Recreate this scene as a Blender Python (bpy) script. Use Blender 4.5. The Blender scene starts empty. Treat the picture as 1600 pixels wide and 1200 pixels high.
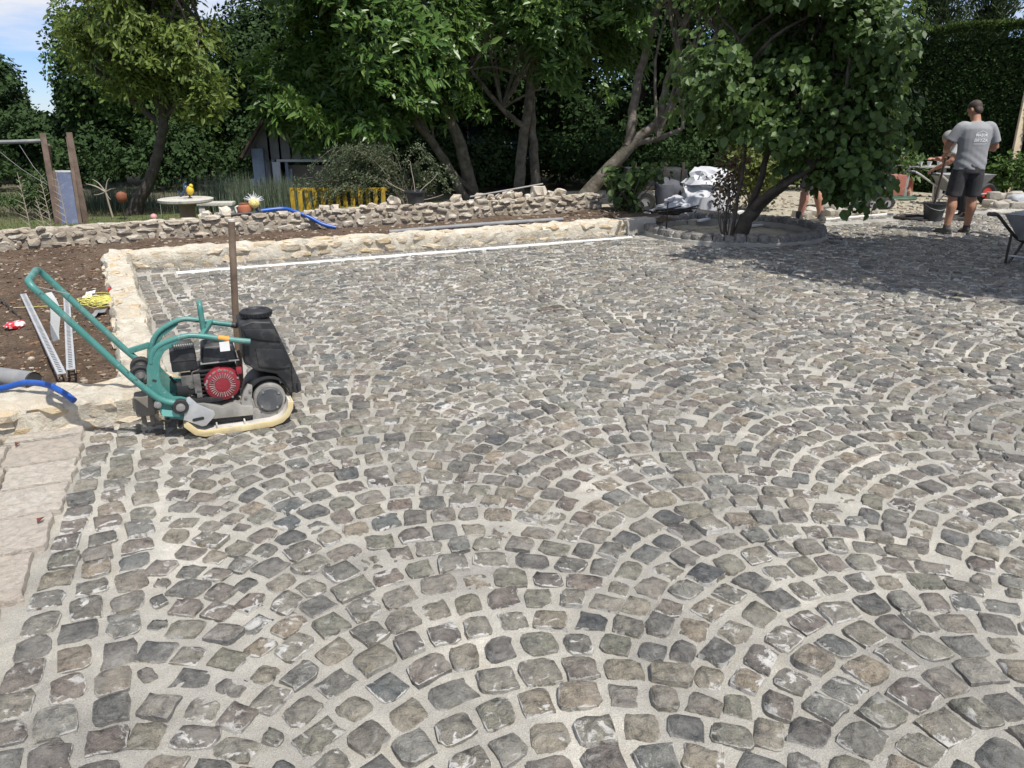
import bpy, bmesh, math, random
import numpy as np
from mathutils import Vector, Matrix
from mathutils.bvhtree import BVHTree

R = math.radians
random.seed(7)
rng = np.random.default_rng(7)
scene = bpy.context.scene
col = scene.collection

# ------------------------------------------------------------------ camera, sky, sun, exposure
EYE = 1.6
PITCH = R(19.4)
cd = bpy.data.cameras.new('camera')
cam = bpy.data.objects.new('camera', cd)
col.objects.link(cam)
cam.location = (0, 0, EYE)
cam.rotation_euler = (R(90) - PITCH, 0, 0)
cd.sensor_width = 36
cd.lens = 27.0
cd.clip_start = 0.05
cd.clip_end = 600
scene.camera = cam
scene.render.resolution_x = 1024
scene.render.resolution_y = 768

SUN_H = Vector((0.32, -0.45, 1.0)).normalized()      # towards the sun
sun_el = math.asin(SUN_H.z)
sun_az = math.atan2(SUN_H.x, SUN_H.y)                # clockwise from +Y

w = bpy.data.worlds.new('World')
scene.world = w
w.use_nodes = True
nt = w.node_tree
nt.nodes.clear()
wo = nt.nodes.new('ShaderNodeOutputWorld')
bg = nt.nodes.new('ShaderNodeBackground')
sky = nt.nodes.new('ShaderNodeTexSky')
sky.sky_type = 'NISHITA'
sky.sun_disc = False
sky.sun_elevation = sun_el
sky.sun_rotation = sun_az
sky.altitude = 1200
sky.air_density = 1.0
sky.dust_density = 0.15
sky.ozone_density = 3.0
tc = nt.nodes.new('ShaderNodeTexCoord')
mp = nt.nodes.new('ShaderNodeMapping')
mp.inputs['Scale'].default_value = (1.0, 1.0, 4.5)
mp.inputs['Location'].default_value = (0.9, 0.55, 0.3)
nz = nt.nodes.new('ShaderNodeTexNoise')
nz.inputs['Scale'].default_value = 3.2
nz.inputs['Detail'].default_value = 8
nz.inputs['Roughness'].default_value = 0.58
rp = nt.nodes.new('ShaderNodeValToRGB')
rp.color_ramp.elements[0].position = 0.47
rp.color_ramp.elements[0].color = (0, 0, 0, 1)
rp.color_ramp.elements[1].position = 0.66
rp.color_ramp.elements[1].color = (1, 1, 1, 1)
mx = nt.nodes.new('ShaderNodeMix')
mx.data_type = 'RGBA'
mx.inputs[7].default_value = (6.8, 7.1, 7.7, 1)
nt.links.new(tc.outputs['Generated'], mp.inputs['Vector'])
nt.links.new(mp.outputs['Vector'], nz.inputs['Vector'])
sx = nt.nodes.new('ShaderNodeSeparateXYZ'); nt.links.new(tc.outputs['Generated'], sx.inputs['Vector'])
mu = nt.nodes.new('ShaderNodeMath'); mu.operation = 'MULTIPLY_ADD'; mu.use_clamp = False
mu.inputs[1].default_value = 2.6; mu.inputs[2].default_value = -0.26
cl = nt.nodes.new('ShaderNodeMath'); cl.operation = 'MINIMUM'; cl.inputs[1].default_value = 0.10
ad = nt.nodes.new('ShaderNodeMath'); ad.operation = 'ADD'
nt.links.new(sx.outputs['Z'], mu.inputs[0]); nt.links.new(mu.outputs[0], cl.inputs[0])
nt.links.new(cl.outputs[0], ad.inputs[0]); nt.links.new(nz.outputs['Fac'], ad.inputs[1])
nt.links.new(ad.outputs[0], rp.inputs['Fac'])
nt.links.new(rp.outputs['Color'], mx.inputs[0])
tint = nt.nodes.new('ShaderNodeMix'); tint.data_type = 'RGBA'; tint.blend_type = 'MULTIPLY'; tint.inputs[0].default_value = 1.0
tint.inputs[7].default_value = (0.66, 0.78, 1.08, 1)
nt.links.new(sky.outputs['Color'], tint.inputs[6])
nt.links.new(tint.outputs[2], mx.inputs[6])
nt.links.new(mx.outputs[2], bg.inputs['Color'])
bg.inputs['Strength'].default_value = 0.10
nt.links.new(bg.outputs['Background'], wo.inputs['Surface'])

ld = bpy.data.lights.new('sun', 'SUN')
ld.energy = 4.4
ld.angle = R(0.5)
ld.color = (1.0, 0.955, 0.89)
sun = bpy.data.objects.new('sun', ld)
col.objects.link(sun)
sun.rotation_euler = SUN_H.to_track_quat('Z', 'Y').to_euler()
sun.location = (3, -3, 12)

vs = scene.view_settings
vs.view_transform = 'Standard'
vs.look = 'None'
vs.gamma = 1.0
vs.use_curve_mapping = False
vs.exposure = 0.28

# ------------------------------------------------------------------ frames of reference
SA = R(24)                                            # the yard is turned 24 degrees to the camera
E1 = Vector((math.cos(SA), math.sin(SA), 0))
E2 = Vector((-math.sin(SA), math.cos(SA), 0))

def S(s, t, z=0.0):
    """yard coordinates (along the back wall, towards the back wall) to world"""
    return E1 * s + E2 * t + Vector((0, 0, z))

def to_site(x, y):
    return x * E1.x + y * E1.y, x * E2.x + y * E2.y

# ------------------------------------------------------------------ helpers
def hash2(ix, iy, seed):
    h = (ix.astype(np.int64) * 374761393 + iy.astype(np.int64) * 668265263 + seed * 974634777) & 0xffffffff
    h = ((h ^ (h >> 13)) * 1274126177) & 0xffffffff
    h = h ^ (h >> 16)
    return (h & 0xffff) / 65535.0

def vn(x, y, seed=0):
    x = np.asarray(x, float); y = np.asarray(y, float)
    ix = np.floor(x); iy = np.floor(y)
    fx = x - ix; fy = y - iy
    fx = fx * fx * (3 - 2 * fx); fy = fy * fy * (3 - 2 * fy)
    a = hash2(ix, iy, seed); b = hash2(ix + 1, iy, seed)
    c = hash2(ix, iy + 1, seed); d = hash2(ix + 1, iy + 1, seed)
    return (a + (b - a) * fx) * (1 - fy) + (c + (d - c) * fx) * fy - 0.5

def fbm(x, y, seed=0, octv=3):
    v = 0; a = 1.0; f = 1.0
    for k in range(octv):
        v = v + a * vn(x * f + 17.3 * k, y * f - 9.1 * k, seed + k)
        a *= 0.5; f *= 2.1
    return v

def vn3(p, seed=0):
    return (vn(p[:, 0] + p[:, 2] * 0.7, p[:, 1] - p[:, 2] * 0.4, seed) + vn(p[:, 1] + 5.3, p[:, 2] + p[:, 0] * 0.5, seed + 3)
            + vn(p[:, 2] * 1.1 - 3.1, p[:, 0] + p[:, 1] * 0.3, seed + 7)) / 1.6

def np_mesh(name, V, F, mat=None, smooth=False):
    """V (n,3), F (m,k) with a fixed k"""
    V = np.ascontiguousarray(V, dtype=np.float32); F = np.ascontiguousarray(F, dtype=np.int32)
    me = bpy.data.meshes.new(name)
    m, k = F.shape
    me.vertices.add(len(V)); me.vertices.foreach_set('co', V.ravel())
    me.loops.add(m * k); me.loops.foreach_set('vertex_index', F.ravel())
    me.polygons.add(m)
    me.polygons.foreach_set('loop_start', np.arange(0, m * k, k, dtype=np.int32))
    me.polygons.foreach_set('use_smooth', np.full(m, smooth))
    me.update(calc_edges=True)
    if mat: me.materials.append(mat)
    return me

def link(name, me, parent=None):
    o = bpy.data.objects.new(name, me)
    col.objects.link(o)
    if parent is not None: o.parent = parent
    return o

def tag(o, label=None, cat=None, group=None, kind=None):
    if label: o['label'] = label
    if cat: o['category'] = cat
    if group: o['group'] = group
    if kind: o['kind'] = kind
    return o

def thing(name, label, cat, loc=(0, 0, 0), rz=0.0, group=None):
    o = bpy.data.objects.new(name, None)
    o.empty_display_size = 0.1
    col.objects.link(o)
    o.location = loc
    o.rotation_euler = (0, 0, rz)
    return tag(o, label, cat, group)

def catmull(pts, n=6):
    P = [Vector(p) for p in pts]
    if len(P) < 3: return P
    out = []
    for i in range(len(P) - 1):
        p0 = P[max(i - 1, 0)]; p1 = P[i]; p2 = P[i + 1]; p3 = P[min(i + 2, len(P) - 1)]
        for k in range(n):
            t = k / n
            out.append(0.5 * ((2 * p1) + (p2 - p0) * t + (2 * p0 - 5 * p1 + 4 * p2 - p3) * t * t + (3 * p1 - p0 - 3 * p2 + p3) * t ** 3))
    out.append(P[-1])
    return out

class MB:
    def __init__(s): s.v = []; s.f = []
    def add(s, vs_, fs):
        b = len(s.v)
        s.v += [tuple(v) for v in vs_]
        s.f += [tuple(i + b for i in f) for f in fs]
        return s
    def box(s, c, d, rot=None, taper=(1, 1)):
        x, y, z = d[0] / 2, d[1] / 2, d[2] / 2
        tx, ty = taper
        vs_ = [(-x, -y, -z), (x, -y, -z), (x, y, -z), (-x, y, -z), (-x * tx, -y * ty, z), (x * tx, -y * ty, z), (x * tx, y * ty, z), (-x * tx, y * ty, z)]
        M = Matrix.Identity(3) if rot is None else rot
        c = Vector(c)
        return s.add([M @ Vector(v) + c for v in vs_], [(0, 3, 2, 1), (4, 5, 6, 7), (0, 1, 5, 4), (1, 2, 6, 5), (2, 3, 7, 6), (3, 0, 4, 7)])
    def beam(s, a, b, w_, h, up=(0, 0, 1)):
        a = Vector(a); b = Vector(b); d = b - a; L = d.length; d.normalize()
        u = Vector(up)
        if abs(d.dot(u)) > 0.98: u = Vector((0, 1, 0))
        sd = d.cross(u).normalized(); u2 = sd.cross(d)
        M = Matrix((d, sd, u2)).transposed()
        return s.box((a + b) / 2, (L, w_, h), M)
    def tube(s, pts, r, n=8, cap=True, closed=False, flat=1.0):
        P = [Vector(p) for p in pts]; N = len(P)
        rr = r if isinstance(r, (list, tuple)) else None
        if rr is not None and len(rr) != N:
            rr = [rr[min(int(i / (N - 1) * (len(rr) - 1)), len(rr) - 2)] * (1 - ((i / (N - 1) * (len(rr) - 1)) - min(int(i / (N - 1) * (len(rr) - 1)), len(rr) - 2)))
                  + rr[min(int(i / (N - 1) * (len(rr) - 1)), len(rr) - 2) + 1] * ((i / (N - 1) * (len(rr) - 1)) - min(int(i / (N - 1) * (len(rr) - 1)), len(rr) - 2)) for i in range(N)]
        prev = None; vs_ = []
        for i in range(N):
            if closed: t = P[(i + 1) % N] - P[i - 1]
            else: t = P[min(i + 1, N - 1)] - P[max(i - 1, 0)]
            if t.length < 1e-9: t = Vector((0, 0, 1))
            t.normalize()
            if prev is None:
                a = Vector((0, 0, 1)) if abs(t.z) < 0.9 else Vector((0, 1, 0))
                u = t.cross(a).normalized()
            else:
                u = (prev - t * prev.dot(t)).normalized()
            prev = u
            v = t.cross(u)
            q = rr[i] if rr is not None else r
            for k in range(n):
                an = 2 * math.pi * k / n
                vs_.append(P[i] + (u * math.cos(an) + v * math.sin(an) * flat) * q)
        fs = []
        for i in range(N if closed else N - 1):
            j = (i + 1) % N
            for k in range(n):
                k2 = (k + 1) % n
                fs.append((i * n + k, i * n + k2, j * n + k2, j * n + k))
        if cap and not closed:
            fs.append(tuple(range(n - 1, -1, -1)))
            fs.append(tuple((N - 1) * n + k for k in range(n)))
        return s.add(vs_, fs)
    def lathe(s, prof, n=20, o=(0, 0, 0), axis='Z', cap=True):
        o = Vector(o); vs_ = []
        for (r, h) in prof:
            for k in range(n):
                a = 2 * math.pi * k / n
                p = (r * math.cos(a), r * math.sin(a), h)
                if axis == 'Y': p = (p[0], p[2], p[1])
                elif axis == 'X': p = (p[2], p[0], p[1])
                vs_.append(o + Vector(p))
        fs = []
        for i in range(len(prof) - 1):
            for k in range(n):
                k2 = (k + 1) % n
                q = (i * n + k, i * n + k2, (i + 1) * n + k2, (i + 1) * n + k)
                fs.append(q)
        if cap:
            fs.append(tuple(range(n - 1, -1, -1)))
            fs.append(tuple((len(prof) - 1) * n + k for k in range(n)))
        return s.add(vs_, fs)
    def prism(s, poly, y0, y1):
        """outline in x-z, extruded along y"""
        n = len(poly)
        vs_ = [(p[0], y0, p[1]) for p in poly] + [(p[0], y1, p[1]) for p in poly]
        fs = [tuple(range(n)), tuple(range(2 * n - 1, n - 1, -1))]
        for i in range(n):
            j = (i + 1) % n
            fs.append((i, i + n, j + n, j))
        return s.add(vs_, fs)
    def slab(s, poly, z0, z1):
        n = len(poly)
        vs_ = [(p[0], p[1], z0) for p in poly] + [(p[0], p[1], z1) for p in poly]
        fs = [tuple(range(n - 1, -1, -1)), tuple(range(n, 2 * n))]
        for i in range(n):
            j = (i + 1) % n
            fs.append((i, j, j + n, i + n))
        return s.add(vs_, fs)
    def mesh(s, name, mat, bevel=0.0, seg=2, smooth=35):
        bm = bmesh.new()
        vv = [bm.verts.new(v) for v in s.v]
        for f in s.f:
            try: bm.faces.new([vv[i] for i in f])
            except ValueError: pass
        bmesh.ops.recalc_face_normals(bm, faces=bm.faces)
        if bevel > 0:
            es = [e for e in bm.edges if len(e.link_faces) == 2 and e.calc_face_angle(0) > R(28)]
            bmesh.ops.bevel(bm, geom=es, offset=bevel, segments=seg, profile=0.6, affect='EDGES', clamp_overlap=True)
        me = bpy.data.meshes.new(name)
        bm.to_mesh(me); bm.free()
        if smooth:
            me.shade_smooth()
            me.set_sharp_from_angle(angle=R(smooth))
        if mat: me.materials.append(mat)
        return me
    def build(s, name, mat, parent=None, bevel=0.0, seg=2, smooth=35):
        return link(name, s.mesh(name, mat, bevel, seg, smooth), parent)

def ico(sub=2):
    bm = bmesh.new()
    bmesh.ops.create_icosphere(bm, subdivisions=sub, radius=1)
    V = np.array([v.co[:] for v in bm.verts]); F = np.array([[v.index for v in f.verts] for f in bm.faces])
    bm.free()
    return V, F
ICO1 = ico(1); ICO2 = ico(2); ICO3 = ico(3)

def rock_np(seed, sub=2, boxy=0.65, rough=0.35):
    V, F = {1: ICO1, 2: ICO2, 3: ICO3}[sub]
    p = np.sign(V) * np.abs(V) ** boxy
    p = p / np.max(np.abs(p))
    n = vn3(V * 1.3 + seed * 3.7, seed) * rough + vn3(V * 3.1 + seed, seed + 11) * rough * 0.45
    return p * (1 + n)[:, None], F

# ------------------------------------------------------------------ materials
def ramp(nt_, cols, fac, pos=None):
    r_ = nt_.nodes.new('ShaderNodeValToRGB')
    cr = r_.color_ramp
    n = len(cols)
    while len(cr.elements) < n: cr.elements.new(0.5)
    for i, c in enumerate(cols):
        cr.elements[i].position = pos[i] if pos else (i / (n - 1) if n > 1 else 0)
        cr.elements[i].color = (c[0], c[1], c[2], 1)
    nt_.links.new(fac, r_.inputs['Fac'])
    return r_.outputs['Color']

def math_node(nt_, op, a, b=None, clamp=False):
    m_ = nt_.nodes.new('ShaderNodeMath'); m_.operation = op; m_.use_clamp = clamp
    for i, v in enumerate((a, b)):
        if v is None: continue
        if isinstance(v, (int, float)): m_.inputs[i].default_value = v
        else: nt_.links.new(v, m_.inputs[i])
    return m_.outputs[0]

def mixc(nt_, fac, a, b):
    m_ = nt_.nodes.new('ShaderNodeMix'); m_.data_type = 'RGBA'
    for i, v in ((0, fac), (6, a), (7, b)):
        if isinstance(v, (int, float)): m_.inputs[i].default_value = v
        elif isinstance(v, tuple): m_.inputs[i].default_value = (v[0], v[1], v[2], 1)
        else: nt_.links.new(v, m_.inputs[i])
    return m_.outputs[2]

def noise_node(nt_, vec, scale, detail=5, rough=0.6, dist=0.0):
    n_ = nt_.nodes.new('ShaderNodeTexNoise')
    n_.inputs['Scale'].default_value = scale; n_.inputs['Detail'].default_value = detail
    n_.inputs['Roughness'].default_value = rough; n_.inputs['Distortion'].default_value = dist
    if vec is not None: nt_.links.new(vec, n_.inputs['Vector'])
    return n_.outputs['Fac']

def base(name):
    m_ = bpy.data.materials.new(name); m_.use_nodes = True
    nt_ = m_.node_tree
    b = nt_.nodes['Principled BSDF']
    return m_, nt_, b

def rand_fac(nt_):
    oi = nt_.nodes.new('ShaderNodeObjectInfo'); ge = nt_.nodes.new('ShaderNodeNewGeometry')
    a = math_node(nt_, 'ADD', oi.outputs['Random'], ge.outputs['Random Per Island'])
    return math_node(nt_, 'FRACT', a)

def bump(nt_, b, h, strength, dist):
    n_ = nt_.nodes.new('ShaderNodeBump')
    n_.inputs['Strength'].default_value = strength; n_.inputs['Distance'].default_value = dist
    nt_.links.new(h, n_.inputs['Height']); nt_.links.new(n_.outputs['Normal'], b.inputs['Normal'])

def M(name, cols, scale=8, rough=0.7, bstr=0.0, bdist=0.003, bscale=40, metal=0.0, coord='Object', lo=0.3, hi=0.7, dirt_or_shade=None, dirt_or_shade_amt=0.5, dirt_or_shade_scale=6, spec=0.5, chips=None):
    """noise ramp over the colours, optional patches of dirt or painted shade, bump"""
    m_, nt_, b = base(name)
    tc_ = nt_.nodes.new('ShaderNodeTexCoord')
    v = tc_.outputs[coord]
    n = len(cols)
    if n == 1: c = None; b.inputs['Base Color'].default_value = (*cols[0], 1)
    else:
        c = ramp(nt_, cols, noise_node(nt_, v, scale), [lo + (hi - lo) * i / (n - 1) for i in range(n)])
    if dirt_or_shade:
        d = noise_node(nt_, v, dirt_or_shade_scale, 7, 0.65)
        d = ramp(nt_, [(0, 0, 0), (1, 1, 1)], d, [0.5 - 0.0, 0.72])
        c = mixc(nt_, math_node(nt_, 'MULTIPLY', d, dirt_or_shade_amt), c if c is not None else cols[0], dirt_or_shade)
    if chips:
        k = ramp(nt_, [(0, 0, 0), (1, 1, 1)], noise_node(nt_, v, 38, 6, 0.72, 0.7), [0.615, 0.65])
        c = mixc(nt_, math_node(nt_, 'MULTIPLY', k, 0.85), c, chips)
        k2 = ramp(nt_, [(0, 0, 0), (1, 1, 1)], noise_node(nt_, v, 90, 4, 0.7), [0.63, 0.67])
        c = mixc(nt_, math_node(nt_, 'MULTIPLY', k2, 0.6), c, (0.42, 0.42, 0.38))
    if c is not None: nt_.links.new(c, b.inputs['Base Color'])
    b.inputs['Roughness'].default_value = rough
    b.inputs['Metallic'].default_value = metal
    b.inputs['Specular IOR Level'].default_value = spec
    if bstr > 0: bump(nt_, b, noise_node(nt_, v, bscale, 6, 0.65), bstr, bdist)
    return m_

def leaf_mat(name, cols, rough=0.45, trans=0.25, spec=0.4):
    m_, nt_, b = base(name)
    ge = nt_.nodes.new('ShaderNodeNewGeometry')
    oi = nt_.nodes.new('ShaderNodeObjectInfo')
    r_ = math_node(nt_, 'FRACT', math_node(nt_, 'ADD', ge.outputs['Random Per Island'], oi.outputs['Random']))
    c = ramp(nt_, cols, r_)
    nt_.links.new(c, b.inputs['Base Color'])
    b.inputs['Roughness'].default_value = rough
    b.inputs['Specular IOR Level'].default_value = spec
    tr = nt_.nodes.new('ShaderNodeBsdfTranslucent')
    hs = nt_.nodes.new('ShaderNodeHueSaturation')
    hs.inputs['Value'].default_value = 1.5; hs.inputs['Hue'].default_value = 0.48
    nt_.links.new(c, hs.inputs['Color']); nt_.links.new(hs.outputs['Color'], tr.inputs['Color'])
    mx_ = nt_.nodes.new('ShaderNodeMixShader'); mx_.inputs[0].default_value = trans
    nt_.links.new(b.outputs[0], mx_.inputs[1]); nt_.links.new(tr.outputs[0], mx_.inputs[2])
    nt_.links.new(mx_.outputs[0], nt_.nodes['Material Output'].inputs['Surface'])
    return m_

MORTAR = (0.46, 0.42, 0.345)

def mortar_mat(name, wet=False):
    m_, nt_, b = base(name)
    tc_ = nt_.nodes.new('ShaderNodeTexCoord'); v = tc_.outputs['Object']
    big = noise_node(nt_, v, 0.9, 6, 0.6)
    big = math_node(nt_, 'ADD', math_node(nt_, 'MULTIPLY', big, 0.6), math_node(nt_, 'MULTIPLY', noise_node(nt_, v, 3.3, 6, 0.65), 0.4))
    c1 = ramp(nt_, [(0.255, 0.250, 0.232), (0.34, 0.328, 0.298), (0.40, 0.385, 0.345), (0.545, 0.52, 0.465)], big, [0.38, 0.46, 0.53, 0.62])
    fine = noise_node(nt_, v, 260, 3, 0.7)
    c2 = ramp(nt_, [(0.24, 0.215, 0.17), (0.5, 0.5, 0.5), (0.85, 0.83, 0.78)], fine, [0.3, 0.5, 0.72])
    mm = nt_.nodes.new('ShaderNodeMix'); mm.data_type = 'RGBA'; mm.blend_type = 'OVERLAY'; mm.inputs[0].default_value = 0.55
    nt_.links.new(c1, mm.inputs[6]); nt_.links.new(c2, mm.inputs[7])
    mid = noise_node(nt_, v, 14, 6, 0.7)
    tan = ramp(nt_, [(0, 0, 0), (1, 1, 1)], mid, [0.52, 0.68])
    c3 = mixc(nt_, math_node(nt_, 'MULTIPLY', tan, 0.30), mm.outputs[2], (0.36, 0.31, 0.23))
    ge_ = nt_.nodes.new('ShaderNodeNewGeometry')
    nt_.links.new(stain(nt_, ge_.outputs['Position'], c3), b.inputs['Base Color'])
    b.inputs['Roughness'].default_value = 0.92
    b.inputs['Specular IOR Level'].default_value = 0.25
    h = math_node(nt_, 'ADD', fine, math_node(nt_, 'MULTIPLY', noise_node(nt_, v, 60, 5, 0.7), 1.5))
    bump(nt_, b, h, 0.8, 0.006)
    return m_

def stain(nt_, pos, colour):
    """an old damp stain on the paving, right of the compactor"""
    vm = nt_.nodes.new('ShaderNodeVectorMath'); vm.operation = 'SUBTRACT'; vm.inputs[1].default_value = (0.37, 6.48, 0.0)
    nt_.links.new(pos, vm.inputs[0])
    v2 = nt_.nodes.new('ShaderNodeVectorMath'); v2.operation = 'MULTIPLY'; v2.inputs[1].default_value = (2.6, 3.6, 0.0); nt_.links.new(vm.outputs[0], v2.inputs[0])
    ln = nt_.nodes.new('ShaderNodeVectorMath'); ln.operation = 'LENGTH'; nt_.links.new(v2.outputs[0], ln.inputs[0])
    q = math_node(nt_, 'ADD', ln.outputs['Value'], math_node(nt_, 'MULTIPLY', noise_node(nt_, pos, 9, 5, 0.6), 1.2))
    f_ = ramp(nt_, [(1, 1, 1), (0, 0, 0)], q, [0.95, 1.55])
    return mixc(nt_, math_node(nt_, 'MULTIPLY', f_, 0.62), colour, (0.085, 0.062, 0.045))

def sett_mat(name, cols, smear=1.0, con=1.0):
    m_, nt_, b = base(name)
    ge = nt_.nodes.new('ShaderNodeNewGeometry')
    pos = ge.outputs['Position']
    r_ = rand_fac(nt_)
    c = ramp(nt_, cols, r_)
    for e in nt_.nodes:
        if e.type == 'VALTORGB': e.color_ramp.interpolation = 'LINEAR'
    g1 = noise_node(nt_, pos, 28, 7, 0.68, 0.6)
    g1c = ramp(nt_, [(0.16, 0.16, 0.17), (0.5, 0.5, 0.5), (0.78, 0.76, 0.72)], g1, [0.32, 0.5, 0.70])
    mm = nt_.nodes.new('ShaderNodeMix'); mm.data_type = 'RGBA'; mm.blend_type = 'OVERLAY'; mm.inputs[0].default_value = 0.95 * con
    nt_.links.new(c, mm.inputs[6]); nt_.links.new(g1c, mm.inputs[7])
    sp = noise_node(nt_, pos, 230, 3, 0.7)
    spc = ramp(nt_, [(0.25, 0.25, 0.25), (0.5, 0.5, 0.5), (0.78, 0.78, 0.76)], sp, [0.3, 0.5, 0.7])
    m2 = nt_.nodes.new('ShaderNodeMix'); m2.data_type = 'RGBA'; m2.blend_type = 'OVERLAY'; m2.inputs[0].default_value = 0.75 * con
    nt_.links.new(mm.outputs[2], m2.inputs[6]); nt_.links.new(spc, m2.inputs[7])
    # cement left on the stones: along the rims and in patches
    at = nt_.nodes.new('ShaderNodeAttribute'); at.attribute_name = 'rim'
    n2 = noise_node(nt_, pos, 16, 6, 0.65, 0.8)
    rimv = math_node(nt_, 'ADD', math_node(nt_, 'MULTIPLY', at.outputs['Fac'], 0.34), n2)
    rimf = ramp(nt_, [(0, 0, 0), (1, 1, 1)], rimv, [0.765, 0.82])
    big = noise_node(nt_, pos, 1.7, 3, 0.5)
    pv = math_node(nt_, 'ADD', n2, math_node(nt_, 'MULTIPLY', big, 0.35))
    pf = ramp(nt_, [(0, 0, 0), (1, 1, 1)], pv, [0.755, 0.81])
    dusty = math_node(nt_, 'MULTIPLY', ramp(nt_, [(0, 0, 0), (1, 1, 1)], noise_node(nt_, pos, 5, 6, 0.7), [0.42, 0.70]), 0.38 * smear)
    c4 = mixc(nt_, dusty, m2.outputs[2], (0.44, 0.415, 0.365))
    var_ = math_node(nt_, 'FRACT', math_node(nt_, 'MULTIPLY', r_, 7.31))
    var_ = ramp(nt_, [(0.15, 0.15, 0.15), (0.6, 0.6, 0.6), (1, 1, 1)], var_, [0.25, 0.5, 0.75])
    f = math_node(nt_, 'MULTIPLY', math_node(nt_, 'MULTIPLY', math_node(nt_, 'MAXIMUM', rimf, pf), 0.95 * smear), var_)
    c5 = mixc(nt_, f, c4, (0.60, 0.585, 0.55))
    nt_.links.new(stain(nt_, pos, c5), b.inputs['Base Color'])
    b.inputs['Roughness'].default_value = 0.72
    b.inputs['Specular IOR Level'].default_value = 0.4
    h = math_node(nt_, 'ADD', math_node(nt_, 'MULTIPLY', g1, 1.6), math_node(nt_, 'MULTIPLY', sp, 0.35))
    bump(nt_, b, h, 1.0, 0.014)
    return m_

def rubble_mat(name, cols, dirt_or_shade, bstr=0.9, sc=9):
    m_, nt_, b = base(name)
    ge = nt_.nodes.new('ShaderNodeNewGeometry'); pos = ge.outputs['Position']
    c = ramp(nt_, cols, rand_fac(nt_))
    n1 = noise_node(nt_, pos, sc, 8, 0.7, 0.4)
    gc = ramp(nt_, [(0.22, 0.21, 0.2), (0.5, 0.5, 0.5), (0.72, 0.71, 0.69)], n1, [0.28, 0.5, 0.72])
    mm = nt_.nodes.new('ShaderNodeMix'); mm.data_type = 'RGBA'; mm.blend_type = 'OVERLAY'; mm.inputs[0].default_value = 0.7
    nt_.links.new(c, mm.inputs[6]); nt_.links.new(gc, mm.inputs[7])
    d = ramp(nt_, [(0, 0, 0), (1, 1, 1)], noise_node(nt_, pos, 4.5, 6, 0.7), [0.5, 0.66])
    c2 = mixc(nt_, math_node(nt_, 'MULTIPLY', d, 0.6), mm.outputs[2], dirt_or_shade)
    nt_.links.new(c2, b.inputs['Base Color'])
    b.inputs['Roughness'].default_value = 0.9
    b.inputs['Specular IOR Level'].default_value = 0.25
    h = math_node(nt_, 'ADD', n1, math_node(nt_, 'MULTIPLY', noise_node(nt_, pos, 55, 6, 0.7), 0.5))
    bump(nt_, b, h, bstr, 0.025)
    return m_

MORT = mortar_mat('sandy_mortar')
SETT = sett_mat('porphyry_sett', [(k[0] * 1.14, k[1] * 1.13, k[2] * 1.09) for k in ((0.070, 0.074, 0.080), (0.150, 0.145, 0.130), (0.200, 0.180, 0.145), (0.105, 0.106, 0.104), (0.155, 0.130, 0.115), (0.175, 0.170, 0.155),
                                  (0.098, 0.108, 0.112), (0.215, 0.180, 0.140), (0.142, 0.142, 0.118), (0.190, 0.180, 0.158), (0.120, 0.102, 0.094), (0.085, 0.087, 0.087))])
CREAM = rubble_mat('cream_limestone', [(0.54, 0.45, 0.31), (0.62, 0.56, 0.45), (0.52, 0.39, 0.22), (0.66, 0.61, 0.51), (0.56, 0.48, 0.35)], (0.47, 0.34, 0.19), 1.0)
CREAMCORE = rubble_mat('cream_pointing', [(0.58, 0.535, 0.445), (0.58, 0.535, 0.445)], (0.50, 0.415, 0.29), 1.0, 14)
OLDST = rubble_mat('weathered_limestone', [(0.50, 0.45, 0.38), (0.42, 0.37, 0.30), (0.60, 0.56, 0.48), (0.36, 0.30, 0.23), (0.52, 0.46, 0.37)], (0.24, 0.19, 0.13), 1.0, 13)
OLDCORE = M('earthy_wall_joint', [(0.20, 0.165, 0.125), (0.42, 0.37, 0.295)], 12, 0.95, 0.8, 0.02, 30)
SOIL = None
# ------------------------------------------------------------------ ground, lawn, yard, soil
def sheet(name, poly, z, mat, kind='structure'):
    mb = MB(); mb.add([(p[0], p[1], z) for p in poly], [tuple(range(len(poly)))])
    o = mb.build(name, mat, smooth=0)
    return tag(o, kind=kind)

GROUNDM = M('dry_earth_and_turf', [(0.05, 0.06, 0.025), (0.11, 0.095, 0.06), (0.06, 0.085, 0.03)], 1.6, 0.95, 0.6, 0.02, 20)
LAWNM = M('mown_turf', [(0.05, 0.075, 0.02), (0.09, 0.115, 0.035), (0.13, 0.125, 0.05)], 3.5, 0.95, 0.8, 0.02, 60)
SANDM = M('pale_sandy_gravel', [(0.26, 0.23, 0.17), (0.36, 0.325, 0.25), (0.45, 0.41, 0.335)], 5, 0.95, 0.8, 0.01, 90)
sheet('ground', [(-260, -120), (260, -120), (260, 420), (-260, 420)], -0.075, GROUNDM)
lw = [S(-30, 10.2), S(6.4, 10.9), S(6.6, 14.5), S(-30, 15.0)]
sheet('lawn', [(p.x, p.y) for p in lw], -0.02, LAWNM)
gy = [S(6.3, 9.0), S(24, 9.0), S(24, 15.5), S(6.3, 15.5)]
sheet('gravel_yard', [(p.x, p.y) for p in gy], -0.030, SANDM)

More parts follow.
